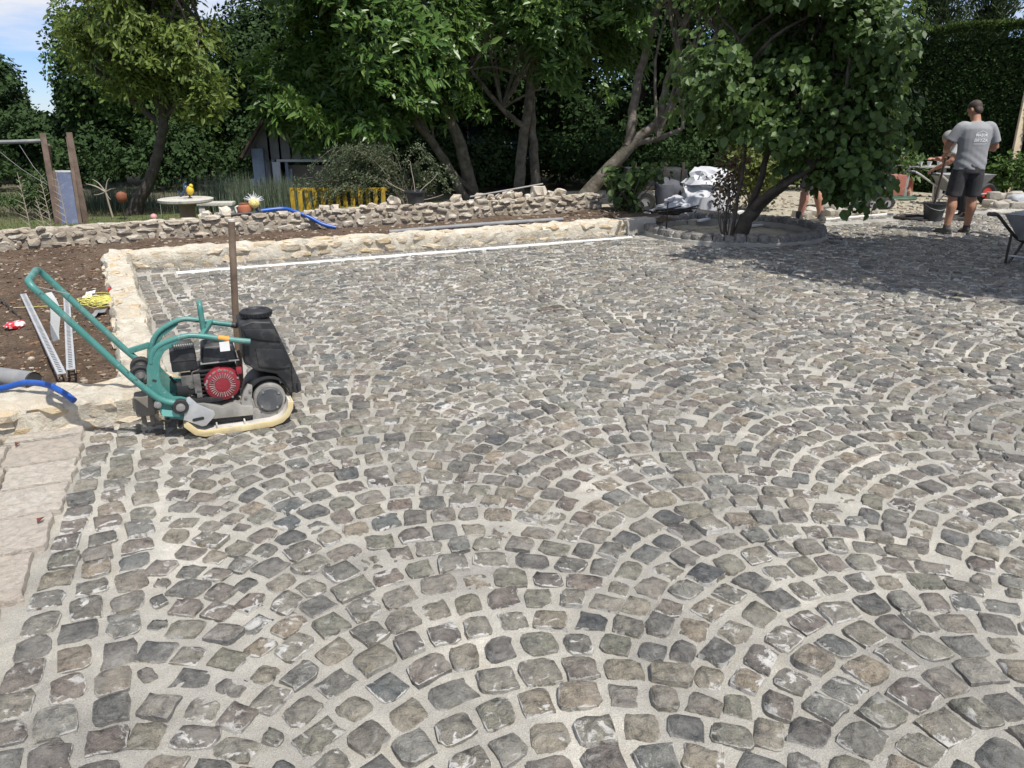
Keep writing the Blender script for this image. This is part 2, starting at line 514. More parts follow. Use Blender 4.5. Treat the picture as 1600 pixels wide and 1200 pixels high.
m_, nt_, b = base('dark_garden_soil')
tc_ = nt_.nodes.new('ShaderNodeTexCoord'); v = tc_.outputs['Object']
n1 = noise_node(nt_, v, 3.5, 8, 0.7); n2 = noise_node(nt_, v, 45, 6, 0.75)
c1 = ramp(nt_, [(0.068, 0.046, 0.032), (0.120, 0.085, 0.060), (0.19, 0.145, 0.105)], n1, [0.3, 0.5, 0.72])
c2 = ramp(nt_, [(0.18, 0.17, 0.16), (0.5, 0.5, 0.5), (0.85, 0.83, 0.8)], n2, [0.3, 0.5, 0.72])
mm = nt_.nodes.new('ShaderNodeMix'); mm.data_type = 'RGBA'; mm.blend_type = 'OVERLAY'; mm.inputs[0].default_value = 0.8
nt_.links.new(c1, mm.inputs[6]); nt_.links.new(c2, mm.inputs[7]); nt_.links.new(mm.outputs[2], b.inputs['Base Color'])
b.inputs['Roughness'].default_value = 0.95; b.inputs['Specular IOR Level'].default_value = 0.2
bump(nt_, b, math_node(nt_, 'ADD', n2, noise_node(nt_, v, 18, 5, 0.7)), 1.0, 0.02)
SOIL = m_

def soil_z(s, t):
    return 0.095 + 0.045 * np.clip((np.asarray(t) - 7) / 3, 0, 1) + 0.05 * fbm(np.asarray(s) * 1.3, np.asarray(t) * 1.3, 31) + 0.03 * fbm(np.asarray(s) * 7, np.asarray(t) * 7, 33)

def grid(ss, tt, zf, name, mat, mask=None, smooth=True, parent=None):
    A, B = np.meshgrid(ss, tt, indexing='ij')
    Z = zf(A, B)
    X = A * E1.x + B * E2.x; Y = A * E1.y + B * E2.y
    V = np.stack([X.ravel(), Y.ravel(), Z.ravel()], 1)
    na, nb = A.shape
    idx = np.arange(na * nb).reshape(na, nb)
    F = np.stack([idx[:-1, :-1], idx[1:, :-1], idx[1:, 1:], idx[:-1, 1:]], -1).reshape(-1, 4)
    if mask is not None:
        cs = (A[:-1, :-1] + A[1:, 1:]) / 2; ct = (B[:-1, :-1] + B[1:, 1:]) / 2
        F = F[mask(cs, ct).ravel()]
        used = np.unique(F); re = np.full(len(V), -1); re[used] = np.arange(len(used))
        V = V[used]; F = re[F]
    return link(name, np_mesh(name, V, F, mat, smooth), parent)

o = grid(np.arange(-5.0, -0.2, 0.035), np.arange(4.72, 10.6, 0.035), soil_z, 'soil_bed', SOIL, lambda s, t: s < -0.28 - (t - 4.9) * 0.083)
tag(o, kind='structure')
o = grid(np.arange(-0.75, 6.9, 0.05), np.arange(9.38, 11.0, 0.05), lambda s, t: soil_z(s, t) + 0.004, 'soil_strip', SOIL)
tag(o, kind='structure')

# clods, stone chips and wood chips lying on the soil
def scatter(name, n, pos_f, size, mats, seed, sub=1):
    r = np.random.default_rng(seed)
    base_ = [rock_np(seed + i, 1, 0.8, 0.5) for i in range(5)]
    VV = [[] for _ in mats]; FF = [[] for _ in mats]; off = [0] * len(mats)
    for i in range(n):
        p = pos_f(r)
        if p is None: continue
        k = int(r.integers(0, len(mats)))
        V, F = base_[int(r.integers(0, 5))]
        sc = size[0] + (size[1] - size[0]) * r.random() ** 2.5
        a = r.random() * 6.28
        q = V * (sc * np.array([1, 0.5 + 0.5 * r.random(), 0.35 + 0.4 * r.random()]))
        q = np.stack([q[:, 0] * math.cos(a) - q[:, 1] * math.sin(a), q[:, 0] * math.sin(a) + q[:, 1] * math.cos(a), q[:, 2]], 1) + np.array(p)
        VV[k].append(q); FF[k].append(F + off[k]); off[k] += len(q)
    for k, mt in enumerate(mats):
        if VV[k]:
            tag(link(name[k], np_mesh(name[k], np.concatenate(VV[k]), np.concatenate(FF[k]), mt)), kind='stuff')

def bed_pos(r):
    s = -0.35 - 4.2 * r.random() ** 1.2; t = 4.85 + 5.4 * r.random()
    if s > -0.33 - (t - 4.9) * 0.083: return None
    q = S(s, t, float(soil_z(s, t)) + 0.004)
    return (q.x, q.y, q.z)
CLOD = M('soil_clod', [(0.09, 0.055, 0.035), (0.19, 0.125, 0.085)], 9, 0.95)
CLOD2 = M('dark_clod', [(0.05, 0.034, 0.024), (0.11, 0.08, 0.055)], 9, 0.95)
CHIP = M('pale_stone_chip', [(0.16, 0.125, 0.09), (0.46, 0.40, 0.32)], 6, 0.9)
BARK = M('bark_chip', [(0.14, 0.075, 0.045), (0.27, 0.17, 0.10)], 9, 0.95)
scatter(('soil_clods', 'dark_clods', 'stone_chips', 'bark_chips'), 6500, bed_pos, (0.004, 0.024), (CLOD, CLOD2, CHIP, BARK), 5)
def strip_pos(r):
    s = -0.5 + 7 * r.random(); t = 9.55 + 1.0 * r.random()
    q = S(s, t, float(soil_z(s, t)) + 0.006); return (q.x, q.y, q.z)
scatter(('soil_clods', 'stone_chips'), 900, strip_pos, (0.008, 0.035), (CLOD, CHIP), 6)
def yard_pos(r):
    s = 6.6 + 8.5 * r.random(); t = 9.35 + 3.2 * r.random() ** 1.5
    q = S(s, t, -0.02); return (q.x, q.y, q.z)
scatter(('yard_gravel', 'yard_chips'), 1500, yard_pos, (0.01, 0.05), (CHIP, SANDM), 8)

# ------------------------------------------------------------------ the paved yard and its setts
def paving_edge(t):
    t = np.asarray(t, float)
    return np.where(t < 4.42, -0.665 + 0.062 * (t - 2.3), -0.08 - 0.0835 * (t - 4.9))
PIT = Vector((3.10, 10.93, 0)); PIT_R = 1.17
pit_s, pit_t = to_site(PIT.x, PIT.y)

def mortar_z(s, t):
    return 0.012 * fbm(s * 8, t * 8, 3, 3) + 0.007 * fbm(s * 45, t * 45, 9, 2) + und(s, t)
def und(s, t):
    return 0.022 * fbm(np.asarray(s) * 0.55, np.asarray(t) * 0.55, 41, 2)

ss = np.concatenate([np.arange(-1.08, 3.2, 0.0165), np.arange(3.2, 6, 0.035), np.arange(6, 15.5, 0.07)])
tt = np.concatenate([np.arange(-1.5, 0.55, 0.05), np.arange(0.55, 4.4, 0.0165), np.arange(4.4, 6.5, 0.035), np.arange(6.5, 9.36, 0.07)])
paving = grid(ss, tt, mortar_z, 'paving', MORT, lambda s, t: (s > paving_edge(t) - 0.20 * (t < 4.4) - 0.03) & ((s - pit_s) ** 2 + (t - pit_t) ** 2 > (PIT_R - 0.1) ** 2))
tag(paving, kind='structure')

def sett_proto(seed):
    """irregular cobble, unit size, 12-sided with worn edges; rim weight for the cement left on the edges"""
    r = np.random.default_rng(seed)
    ang = []
    for q in range(4):
        c = q * math.pi / 2 + math.pi / 4
        ang += [c - 0.30 - 0.1 * r.random(), c + 0.05 * r.normal(), c + 0.30 + 0.1 * r.random()]
    pts = []
    for i, a in enumerate(ang):
        k = max(abs(math.cos(a)), abs(math.sin(a)))
        rad = 0.5 / k
        if i % 3 == 1: rad *= (0.91 + 0.10 * r.random()) if r.random() < 0.84 else (0.78 + 0.10 * r.random())
        else: rad *= 0.94 + 0.1 * r.random()
        rad *= 1 + 0.040 * r.normal()
        pts.append((rad * math.cos(a), rad * math.sin(a)))
    pts = np.array(pts)
    sk = r.normal(0, 0.065, 4)
    pts = pts @ np.array([[1 + sk[0] * 0.4, sk[1]], [sk[2], 1 + sk[3] * 0.4]])
    n = 12; V = []; rim = []
    def ring(f, z, zs, w_):
        for i in range(n): V.append((pts[i, 0] * f, pts[i, 1] * f, z + zs * r.normal())); rim.append(w_)
    ring(1.0, -0.04, 0, 1.0)
    ring(1.0, 0.0055, 0.0022, 1.0)
    ring(0.925, 0.0112, 0.0018, 0.55)
    ring(0.45, 0.0122, 0.0026, 0.0)
    V.append((0, 0, 0.0125 + 0.002 * r.normal())); rim.append(0.0)
    F = []
    for k in range(3):
        for i in range(n):
            j = (i + 1) % n; a, b2, c, d = k * n + i, k * n + j, (k + 1) * n + j, (k + 1) * n + i
            F += [(a, b2, c), (a, c, d)]
    F += [(3 * n + i, 3 * n + (i + 1) % n, 4 * n) for i in range(n)]
    return np.array(V), np.array(F), np.array(rim)
NPRO = 40
PRO = [sett_proto(100 + i) for i in range(NPRO)]
PROM = []
for V, F, rim in PRO:
    me = np_mesh('sett', V, F, SETT, True)
    me.set_sharp_from_angle(angle=R(50))
    at = me.attributes.new('rim', 'FLOAT', 'POINT'); at.data.foreach_set('value', rim.astype(np.float32))
    PROM.append(me)

setts = []                                            # (s, t, angle, length, width)
def put(s, t, a, l, w_, lim=0.045):
    e = float(paving_edge(t)) if t > 4.42 else float(np.interp(t, (1.3, 2.05, 2.4, 2.76, 3.1, 3.42, 3.72, 3.99, 4.4), (-0.83, -0.79, -0.75, -0.69, -0.64, -0.60, -0.575, -0.56, -0.555))) + 0.05
    if s < e + 0.01: return
    if (s - pit_s) ** 2 + (t - pit_t) ** 2 < (PIT_R + 0.12) ** 2: return
    if not claim(s, t, a, l, w_, lim): return False
    setts.append((s, t, a, l, w_)); return True
RES = 0.01; OCC = np.zeros((1620, 1130), bool)
def claim(s, t, a, l, w_, lim):
    """reserve the stone's footprint unless too much of it is taken"""
    rd = math.hypot(l, w_) / 2 + 0.01
    i0, j0 = int((s - rd + 0.9) / RES), int((t - rd + 1.6) / RES); i1, j1 = int((s + rd + 0.9) / RES) + 2, int((t + rd + 1.6) / RES) + 2
    if i0 < 0 or j0 < 0 or i1 >= 1620 or j1 >= 1130: return False
    gs, gt = np.meshgrid(np.arange(i0, i1) * RES - 0.9 - s, np.arange(j0, j1) * RES - 1.6 - t, indexing='ij')
    ca, sa = math.cos(a), math.sin(a)
    m = (np.abs(gs * ca + gt * sa) < l / 2 + 0.005) & (np.abs(-gs * sa + gt * ca) < w_ / 2 + 0.005)
    sub = OCC[i0:i1, j0:j1]
    if (sub & m).sum() > lim * m.sum(): return False
    sub |= m
    return True
r = random.Random(11)
# three straight courses along the left edge
for k in range(-2, 3):
    t = -1.2 + 0.05 * k
    while t < (8.66 if k >= 0 else 3.0):
        l = r.uniform(0.085, 0.13)
        e = float(paving_edge(t))
        if t < 4.42 or k > 0 or (t > 4.9 and k == 0): put(e + 0.09 + 0.130 * k + r.gauss(0, 0.004), t + l / 2, R(90) + r.gauss(0, 0.05), l, r.uniform(0.092, 0.108))
        t += l + r.uniform(0.018, 0.032)
# courses along the drain and the back wall
for k, tk in enumerate((8.66, 8.99, 9.11)):
    s = -0.35
    while s < 15:
        l = r.uniform(0.09, 0.15)
        if not (k == 0 and s > 6.3): put(s + l / 2, tk + 0.024 * max(0, s) ** 1 * (1 if s < 6 else 6 / s) + r.gauss(0, 0.004), r.gauss(0, 0.05), l, 0.092)
        s += l + r.uniform(0.012, 0.03)
# segmental arcs
W_ = 1.22; RAD = W_ / 2 / math.sin(R(46)); ROW = 0.129
for k in range(-1, 13):
    sk = k * W_ + 0.65
    i = 0
    t0 = -1.45 + r.uniform(0, 0.1)
    while t0 + i * ROW < 9.6:
        ti = t0 + i * ROW + r.gauss(0, 0.004); i += 1
        n_ = r.choice((10, 11, 11)); raw = [r.uniform(0.84, 1.16) for _ in range(n_)]; tot = sum(raw); arc_l = 2 * R(46) * RAD
        phi = -R(46)
        for q in raw:                                    # the course is filled from edge to edge
            cell = q / tot * arc_l; pc = phi + cell / RAD / 2; phi += cell / RAD
            l = cell - r.uniform(0.022, 0.034)
            s = sk + RAD * math.sin(pc); t = ti - RAD + RAD * math.cos(pc)
            if t < -1.2 or t > 8.60 + 0.024 * min(max(s, 0), 6): continue
            e = float(paving_edge(t))
            if s < e + 0.09 + 0.130 * 2 + 0.085: continue
            wd_ = (0.102 * math.cos(pc) ** 0.85) * r.uniform(0.90, 1.05)
            x_, y_, a_ = s + r.gauss(0, 0.003), t + r.gauss(0, 0.003), -pc + r.gauss(0, 0.04)
            for q_ in (1.0, 0.86, 0.72, 0.6):            # dressed smaller where the courses meet
                n0 = len(setts); put(x_, y_, a_, l * q_, wd_ * (0.4 + 0.6 * q_), 0.09)
                if len(setts) > n0: break
for q_ in range(70000):                               # small stones knocked into the gaps
    s, t = r.uniform(-0.6, 12), r.uniform(-1.0, 8.6)
    if q_ > 42000: t = r.uniform(0.8, 8.5); s = float(paving_edge(t)) + r.uniform(0.35, 0.75)
    if q_ > 54000: s, t = r.uniform(-0.2, 3.5), r.uniform(0.8, 4.5)
    l = r.choice((0.05, 0.06, 0.07, 0.085, 0.10)); w_ = l * r.uniform(0.75, 0.95); a = r.uniform(0, 3.1)
    if s > float(paving_edge(t)) + 0.03 and t < 8.6: 
        n0 = len(setts)
        put(s, t, a, l + 0.012, w_ + 0.012, 0.0)
        if len(setts) > n0: setts[-1] = (s, t, a, l, w_)
def in_view(p, m=0.06):
    dz = p.z - EYE; dep = p.y * math.cos(PITCH) - dz * math.sin(PITCH); up = p.y * math.sin(PITCH) + dz * math.cos(PITCH)
    if dep < 0.3: return None
    u = p.x / dep; v = up / dep
    if abs(u) > 0.6667 + m or abs(v) > 0.5 + m: return None
    return dep
vis = []
for q in setts:
    p = S(q[0], q[1], 0); d = in_view(p)
    if d is None:
        d2 = math.hypot(p.x, p.y)
        if p.y < -0.3 or abs(p.x) > 1.15 * p.y + 2.6: continue
        vis.append((999 + d2, q, p))
    else: vis.append((d, q, p))
vis.sort(key=lambda a: a[0])
def sett_xf(q, p, i):
    rr = random.Random(i * 77 + 5)
    return (p.x, p.y, float(und(q[0], q[1])) + rr.gauss(0.0025, 0.0042)), SA + q[2] + (math.pi if rr.random() < 0.5 else 0), q[3], q[4], rr.randrange(NPRO), rr.gauss(0, 0.022), rr.gauss(0, 0.022)
for i, (d, q, p) in enumerate(vis[:300]):
    loc, a, l, w_, v, tx, ty = sett_xf(q, p, i)
    o = link('sett', PROM[v], paving)
    o.location = loc; o.rotation_euler = (tx, ty, a); o.scale = (l * 1.04, w_ * 1.04, 1)
def joined_setts(items, name, parent, i0):
    VV = []; FF = []; RR = []; off = 0
    for i, (d, q, p) in enumerate(items):
        loc, a, l, w_, v, tx, ty = sett_xf(q, p, i + i0)
        V, F, rim = PRO[v]
        x = V[:, 0] * l * 1.04; y = V[:, 1] * w_ * 1.04; z = V[:, 2] + x * -ty + y * tx
        ca, sa = math.cos(a), math.sin(a)
        VV.append(np.stack([x * ca - y * sa + loc[0], x * sa + y * ca + loc[1], z + loc[2]], 1)); FF.append(F + off); RR.append(rim); off += len(V)
    me = np_mesh(name, np.concatenate(VV), np.concatenate(FF), SETT, True)
    me.set_sharp_from_angle(angle=R(50))
    at = me.attributes.new('rim', 'FLOAT', 'POINT'); at.data.foreach_set('value', np.concatenate(RR).astype(np.float32))
    return tag(link(name, me, parent), kind='stuff')
joined_setts(vis[300:], 'distant_setts', paving, 300)
print('SETTS', len(vis))

# white linear drain
DRAINM = M('white_drain_channel', [(0.74, 0.73, 0.70), (0.84, 0.83, 0.81)], 6, 0.55, dirt_or_shade=(0.5, 0.47, 0.42), dirt_or_shade_amt=0.35)
a = S(0.03, 8.80, 0); b_ = S(5.78, 8.97, 0)
rz = math.atan2(b_.y - a.y, b_.x - a.x); Ld = (b_ - a).length
dr = thing('drain_channel', 'long white drain channel set in the cobbles before the cream back wall', 'drain', a, rz)
MB().box((Ld / 2, 0, 0.004), (Ld, 0.052, 0.036)).build('channel_body', DRAINM, dr, 0.004)
GR = M('drain_slot', [(0.10, 0.10, 0.10), (0.16, 0.16, 0.16)], 5, 0.7)
MB().box((Ld / 2, 0.012, 0.0225), (Ld * 0.995, 0.006, 0.003)).build('slot', GR, dr)
# the same kerb line carries on beyond the tree pit
a = S(8.0, 9.19, 0); b_ = S(11.2, 9.4, 0)
rz = math.atan2(b_.y - a.y, b_.x - a.x); Ld = (b_ - a).length
dr = thing('drain_channel', 'dusty white edging strip beyond the hazel tree at the far edge of the cobbles', 'edging', a, rz)
MB().box((Ld / 2, 0, 0.01), (Ld, 0.05, 0.03)).build('channel_body', DRAINM, dr, 0.006)

# ------------------------------------------------------------------ pink sandstone flags at the left
FLAG = sett_mat('pink_sandstone_flag', [(0.43, 0.375, 0.315), (0.48, 0.43, 0.365), (0.52, 0.475, 0.41), (0.40, 0.35, 0.29), (0.46, 0.41, 0.35)], 0.6, 0.4)
terr = thing('flagstone_terrace', 'pale pink sandstone flags with riven faces beside the cobbles at the left', 'terrace', (0, 0, 0))
r = random.Random(5)
rows = [(4.385, 4.29, -0.545), (4.272, 3.99, -0.545), (3.972, 3.72, -0.55), (3.702, 3.42, -0.565), (3.402, 3.10, -0.595), (3.082, 2.76, -0.635), (2.742, 2.40, -0.69), (2.382, 2.05, -0.77), (2.03, 1.7, -0.80), (1.68, 1.3, -0.83)]
for (t1, t0, e) in rows:
    s1 = e
    while s1 > -2.6:
        L = r.uniform(0.20, 0.44); s0 = s1 - L
        n = 7; P = []
        def jit(): return r.gauss(0, 0.004)
        for k in range(n): P.append((s0 + (s1 - s0) * k / n + jit(), t0 + jit() * 1.2))
        for k in range(n): P.append((s1 + jit() * 1.3, t0 + (t1 - t0) * k / n + jit()))
        for k in range(n): P.append((s1 - (s1 - s0) * k / n + jit(), t1 + jit()))
        for k in range(n): P.append((s0 + jit(), t1 - (t1 - t0) * k / n + jit()))
        cx = (s0 + s1) / 2; cy = (t0 + t1) / 2
        h = 0.025 + r.gauss(0, 0.0025)
        N = len(P); V = []; F = []
        for (f, z) in ((1.0, -0.02), (1.0, h - 0.007), (0.975, h), (0.6, h + 0.002)):
            for (x, y) in P: V.append(S(cx + (x - cx) * f, cy + (y - cy) * f, z + (r.gauss(0, 0.0013) if z > 0 else 0)))
        for q in range(3):
            for i in range(N): F.append((q * N + i, q * N + (i + 1) % N, (q + 1) * N + (i + 1) % N, (q + 1) * N + i))
        F.append(tuple(3 * N + i for i in range(N)))
        MB().add(V, F).build('flagstone', FLAG, terr, smooth=40)
        s1 = s0 - r.uniform(0.012, 0.024)
o = grid(np.arange(-3.2, -0.5, 0.05), np.arange(0.6, 4.4, 0.05), lambda s, t: -0.006 + 0.010 * fbm(s * 9, t * 9, 4), 'mortar_bed', MORT, lambda s, t: s < paving_edge(t) - 0.12, parent=terr)

# ------------------------------------------------------------------ rubble walls
def jag(seed, boxy, rough):
    V, F = ICO2
    p = np.sign(V) * np.abs(V) ** boxy; p = p / np.max(np.abs(p))
    n = vn3(V * 1.5 + seed * 3.7, seed) * rough - np.abs(vn3(V * 2.4 + seed, seed + 11)) * rough * 1.1 + vn3(V * 6 + seed, seed + 4) * rough * 0.35
    q = p * (1.1 + n)[:, None]
    return q / np.max(np.abs(q), axis=0), F
ROCK = [jag(200 + i, 0.62, 0.62) for i in range(18)]
def rock_meshes(mat, name='stone'):
    out = []
    for V, F in ROCK:
        me = np_mesh(name, V, F, mat, True); me.set_sharp_from_angle(angle=R(24)); out.append(me)
    return out

def wall_core(mb, p0, p1, th, h0, h1, z0, seed, step=0.04, amp=0.02):
    p0 = Vector(p0); p1 = Vector(p1); d = p1 - p0; L = d.length; d.normalize(); nrm = Vector((d.y, -d.x, 0))
    n = max(2, int(L / step)); prof = []
    K = 6
    for k in range(K): prof.append((th / 2, k / (K - 1)))
    for k in range(1, K): prof.append((th / 2 - th * k / K, 1.0))
    for k in range(K): prof.append((-th / 2, 1 - k / (K - 1)))
    m = len(prof); vs_ = []
    i_ = np.repeat(np.arange(n + 1), m); k_ = np.tile(np.arange(m), n + 1)
    dx = amp * 2 * fbm(i_ * step * 6 + seed, k_ * 0.33, seed); dz = amp * 2 * fbm(i_ * step * 5, k_ * 0.4 + 9 + seed, seed + 2)
    for i in range(n + 1):
        b_ = p0 + d * (L * i / n); h = h0 + (h1 - h0) * i / n
        for k, (o_, zf) in enumerate(prof):
            q = i * m + k
            rn = 0.85 if k in (K - 1, 2 * K - 1) else 1.0
            vs_.append(b_ + nrm * (o_ * rn + float(dx[q])) + Vector((0, 0, z0 + (h - z0) * zf + (float(dz[q]) if zf > 0.3 else 0))))
    fs = []
    for i in range(n):
        for k in range(m - 1):
            a = i * m + k; fs.append((a, a + m, a + m + 1, a + 1))
    fs.append(tuple(range(m))); fs.append(tuple(n * m + k for k in range(m - 1, -1, -1)))
    mb.add(vs_, fs)

def wall_stones(p0, p1, th, h0, h1, z0, course, lr, prot, r, sides=(1,), top=True, topl=(0.12, 0.25), topz=0.002):
    """placements (pos, axes rotation z, half sizes) over the faces of one run"""
    p0 = Vector(p0); p1 = Vector(p1); d = p1 - p0; L = d.length; d.normalize(); nrm = Vector((d.y, -d.x, 0))
    az = math.atan2(d.y, d.x); out = []
    for sd in sides:
        z = z0
        hm = max(h0, h1)
        while z < hm - course * 0.35:
            ch = course * r.uniform(0.8, 1.25); x = r.uniform(-0.1, 0.0)
            while x < L:
                l = r.uniform(*lr); hh = h0 + (h1 - h0) * min(1, max(0, x / L))
                c = ch * r.uniform(0.75, 1.1)
                if z + c * 0.6 < hh + 0.02:
                    out.append((p0 + d * (x + l / 2) + nrm * sd * (th / 2 - 0.03 + r.gauss(0, 0.008)) + Vector((0, 0, z + c / 2 + r.gauss(0, 0.008))), az + r.gauss(0, 0.05), (l / 2 * 0.98, 0.03 + prot, c / 2 * 0.98), r.gauss(0, 0.09)))
                x += l + r.uniform(0.0, 0.02)
            z += ch
    if top:
        x = 0
        while x < L:
            l = r.uniform(*topl); y = -th / 2 + 0.02; hh = h0 + (h1 - h0) * x / L
            while y < th / 2 - 0.03:
                wd = r.uniform(0.09, 0.2)
                wd = min(wd, th / 2 - 0.02 - y)
                if wd > 0.05: out.append((p0 + d * (x + l / 2) + nrm * (y + wd / 2) + Vector((0, 0, hh - 0.030 + topz + r.gauss(0, 0.004))), az + r.gauss(0, 0.10), (l / 2, wd / 2, 0.036), r.gauss(0, 0.04)))
                y += wd
            x += l
    return out

def place_stones(root, items, meshes, seed, mat, name='stone', loose='rubble_fill'):
    r = random.Random(seed)
    items = sorted(items, key=lambda it: -(it[2][0] * it[2][2]) / ((it[0].x ** 2 + it[0].y ** 2 + 2)) * (1.0 if in_view(it[0], 0.02) else 0.001))
    VV = []; FF = []; off = 0
    for i, (p, az, hs, tilt) in enumerate(items):
        k = r.randrange(len(meshes)); flip = r.choice((0, math.pi))
        if i < 300:
            o = link(name, meshes[k], root); o.location = p; o.rotation_euler = (0, tilt, az + flip); o.scale = hs
        else:
            V, F = ROCK[k]; Mx = Matrix.Translation(p) @ Matrix.Rotation(az + flip, 4, 'Z') @ Matrix.Rotation(tilt, 4, 'Y') @ Matrix.Diagonal((*hs, 1))
            A = np.array(Mx); q = V @ A[:3, :3].T + A[:3, 3]
            VV.append(q); FF.append(F + off); off += len(q)
    if VV:
        tag(link(loose, np_mesh(loose, np.concatenate(VV), np.concatenate(FF), mat, True), root), kind='stuff')

# cream wall round the bed: front run, side run, back run
r = random.Random(21)
cw = thing('stone_wall', 'low cream limestone wall wrapping the soil bed beside the cobbles', 'wall')
core = MB()
F0, F1 = S(-4.3, 4.585), S(-0.13, 4.575)
L0, L1 = S(-0.235, 4.66), S(-0.535, 9.22)
B0, B1 = S(-0.60, 9.30), S(5.75, 9.345)
wall_core(core, F0, F1, 0.33, 0.165, 0.175, -0.03, 3, 0.025, 0.028)
wall_core(core, L0, L1, 0.24, 0.178, 0.198, -0.03, 4, 0.03, 0.026)
wall_core(core, B0, B1, 0.27, 0.195, 0.20, -0.03, 5, 0.04, 0.026)
core.build('wall_core', CREAMCORE, cw, smooth=38)
it = wall_stones(F0, F1, 0.33, 0.165, 0.175, -0.02, 0.095, (0.12, 0.32), 0.032, r, (1,), True, (0.16, 0.34))
it += wall_stones(L0, L1, 0.24, 0.178, 0.198, -0.02, 0.10, (0.12, 0.26), 0.016, r, (-1,), True, (0.14, 0.3))
it += wall_stones(B0, B1, 0.27, 0.195, 0.20, -0.02, 0.10, (0.12, 0.32), 0.022, r, (1,), True, (0.14, 0.3))
place_stones(cw, it, rock_meshes(CREAM), 5, CREAM)
# its unfinished grey end
ENDM = M('grey_cement_render', [(0.32, 0.30, 0.26), (0.42, 0.39, 0.34), (0.36, 0.33, 0.28)], 6, 0.9, 0.6, 0.01, 30)
mb = MB(); wall_core(mb, S(5.77, 9.345), S(6.33, 9.35), 0.26, 0.20, 0.205, -0.03, 15, amp=0.006)
mb.build('wall_end', ENDM, cw, smooth=50)

# old garden wall behind the bed
OW0, OW1 = S(-5.2, 10.06), S(6.42, 11.07)
def ow_h(l): return 0.42 + 0.03 * l
ow = thing('stone_wall', 'long old grey rubble wall between the soil bed and the garden', 'wall')
core = MB(); wall_core(core, OW0, OW1, 0.315, 0.325, 0.37, 0.0, 8, 0.06, 0.015)
core.build('wall_core', OLDCORE, ow, smooth=50)
r = random.Random(33)
it = wall_stones(OW0, OW1, 0.34, 0.33, 0.375, 0.06, 0.085, (0.07, 0.27), 0.024, r, (1,), False)
it += wall_stones(OW0, OW1, 0.34, 0.325, 0.37, 0.08, 0.088, (0.09, 0.30), 0.02, r, (), True, (0.10, 0.30), 0.02)
place_stones(ow, it, rock_meshes(OLDST), 9, OLDST)

def on_wall(px, py=None, h=None):
    """point above the old wall's centre line under a given bearing"""
    u = (px - 800) / 1200.0
    z = 0.35 if h is None else h
    A = OW0; D = OW1 - OW0
    cp, sp = math.cos(PITCH), math.sin(PITCH)
    # (A.x + l D.x) = u * ((A.y + l D.y) cp - (z-EYE) sp)
    l = (u * (A.y * cp - (z - EYE) * sp) - A.x) / (D.x - u * D.y * cp)
    return A + D * l + Vector((0, 0, z))

# ------------------------------------------------------------------ tree pit
pit = thing('tree_pit_edging', 'raised round ring of grey setts around the hazel tree', 'tree pit', PIT)
mb = MB()
prof = [(PIT_R - 0.095, -0.05), (PIT_R - 0.095, 0.06), (PIT_R - 0.06, 0.075), (PIT_R + 0.05, 0.075), (PIT_R + 0.085, 0.055), (PIT_R + 0.085, -0.05)]
mb.lathe(prof, 64, cap=False); mb.build('ring_bed', MORT, pit, smooth=40)
r = random.Random(3); n = 54
PITS = sett_mat('dusty_pit_sett', [(0.13, 0.125, 0.12), (0.19, 0.18, 0.165), (0.24, 0.22, 0.19), (0.16, 0.15, 0.14)], 0.8)
pm = [rock_np(400 + i, 2, 0.5, 0.22) for i in range(6)]
pmm = [np_mesh('sett', V, F, PITS, True) for V, F in pm]
for me in pmm: me.set_sharp_from_angle(angle=R(40))
for i in range(n):
    a = 2 * math.pi * i / n
    o = link('sett', pmm[r.randrange(6)], pit)
    o.location = ((PIT_R - 0.005) * math.cos(a), (PIT_R - 0.005) * math.sin(a), 0.075 + r.gauss(0, 0.006))
    o.rotation_euler = (r.gauss(0, 0.04), r.gauss(0, 0.04), a + r.gauss(0, 0.05)); o.scale = (0.085, 0.072, 0.080)
mb = MB(); nn = 20
Vp = [(0, 0, 0.0)]; Fp = []
rads = np.linspace(0.06, PIT_R - 0.06, 16)
for k, rr in enumerate(rads):
    for i in range(48):
        a = 2 * math.pi * i / 48; x, y = rr * math.cos(a), rr * math.sin(a)
        Vp.append((x, y, -0.02 + 0.03 * float(fbm(x * 3, y * 3, 77)) + 0.015 * float(fbm(x * 12, y * 12, 78))))
for i in range(48): Fp.append((0, 1 + i, 1 + (i + 1) % 48))
for k in range(15):
    for i in range(48): Fp.append((1 + k * 48 + i, 1 + (k + 1) * 48 + i, 1 + (k + 1) * 48 + (i + 1) % 48, 1 + k * 48 + (i + 1) % 48))
o = mb.add(Vp, Fp).build('pit_sand', SANDM, smooth=60); o.location = PIT; tag(o, kind='structure')
# ------------------------------------------------------------------ vegetation
def unit(a): return a / np.maximum(np.linalg.norm(a, axis=1, keepdims=True), 1e-9)

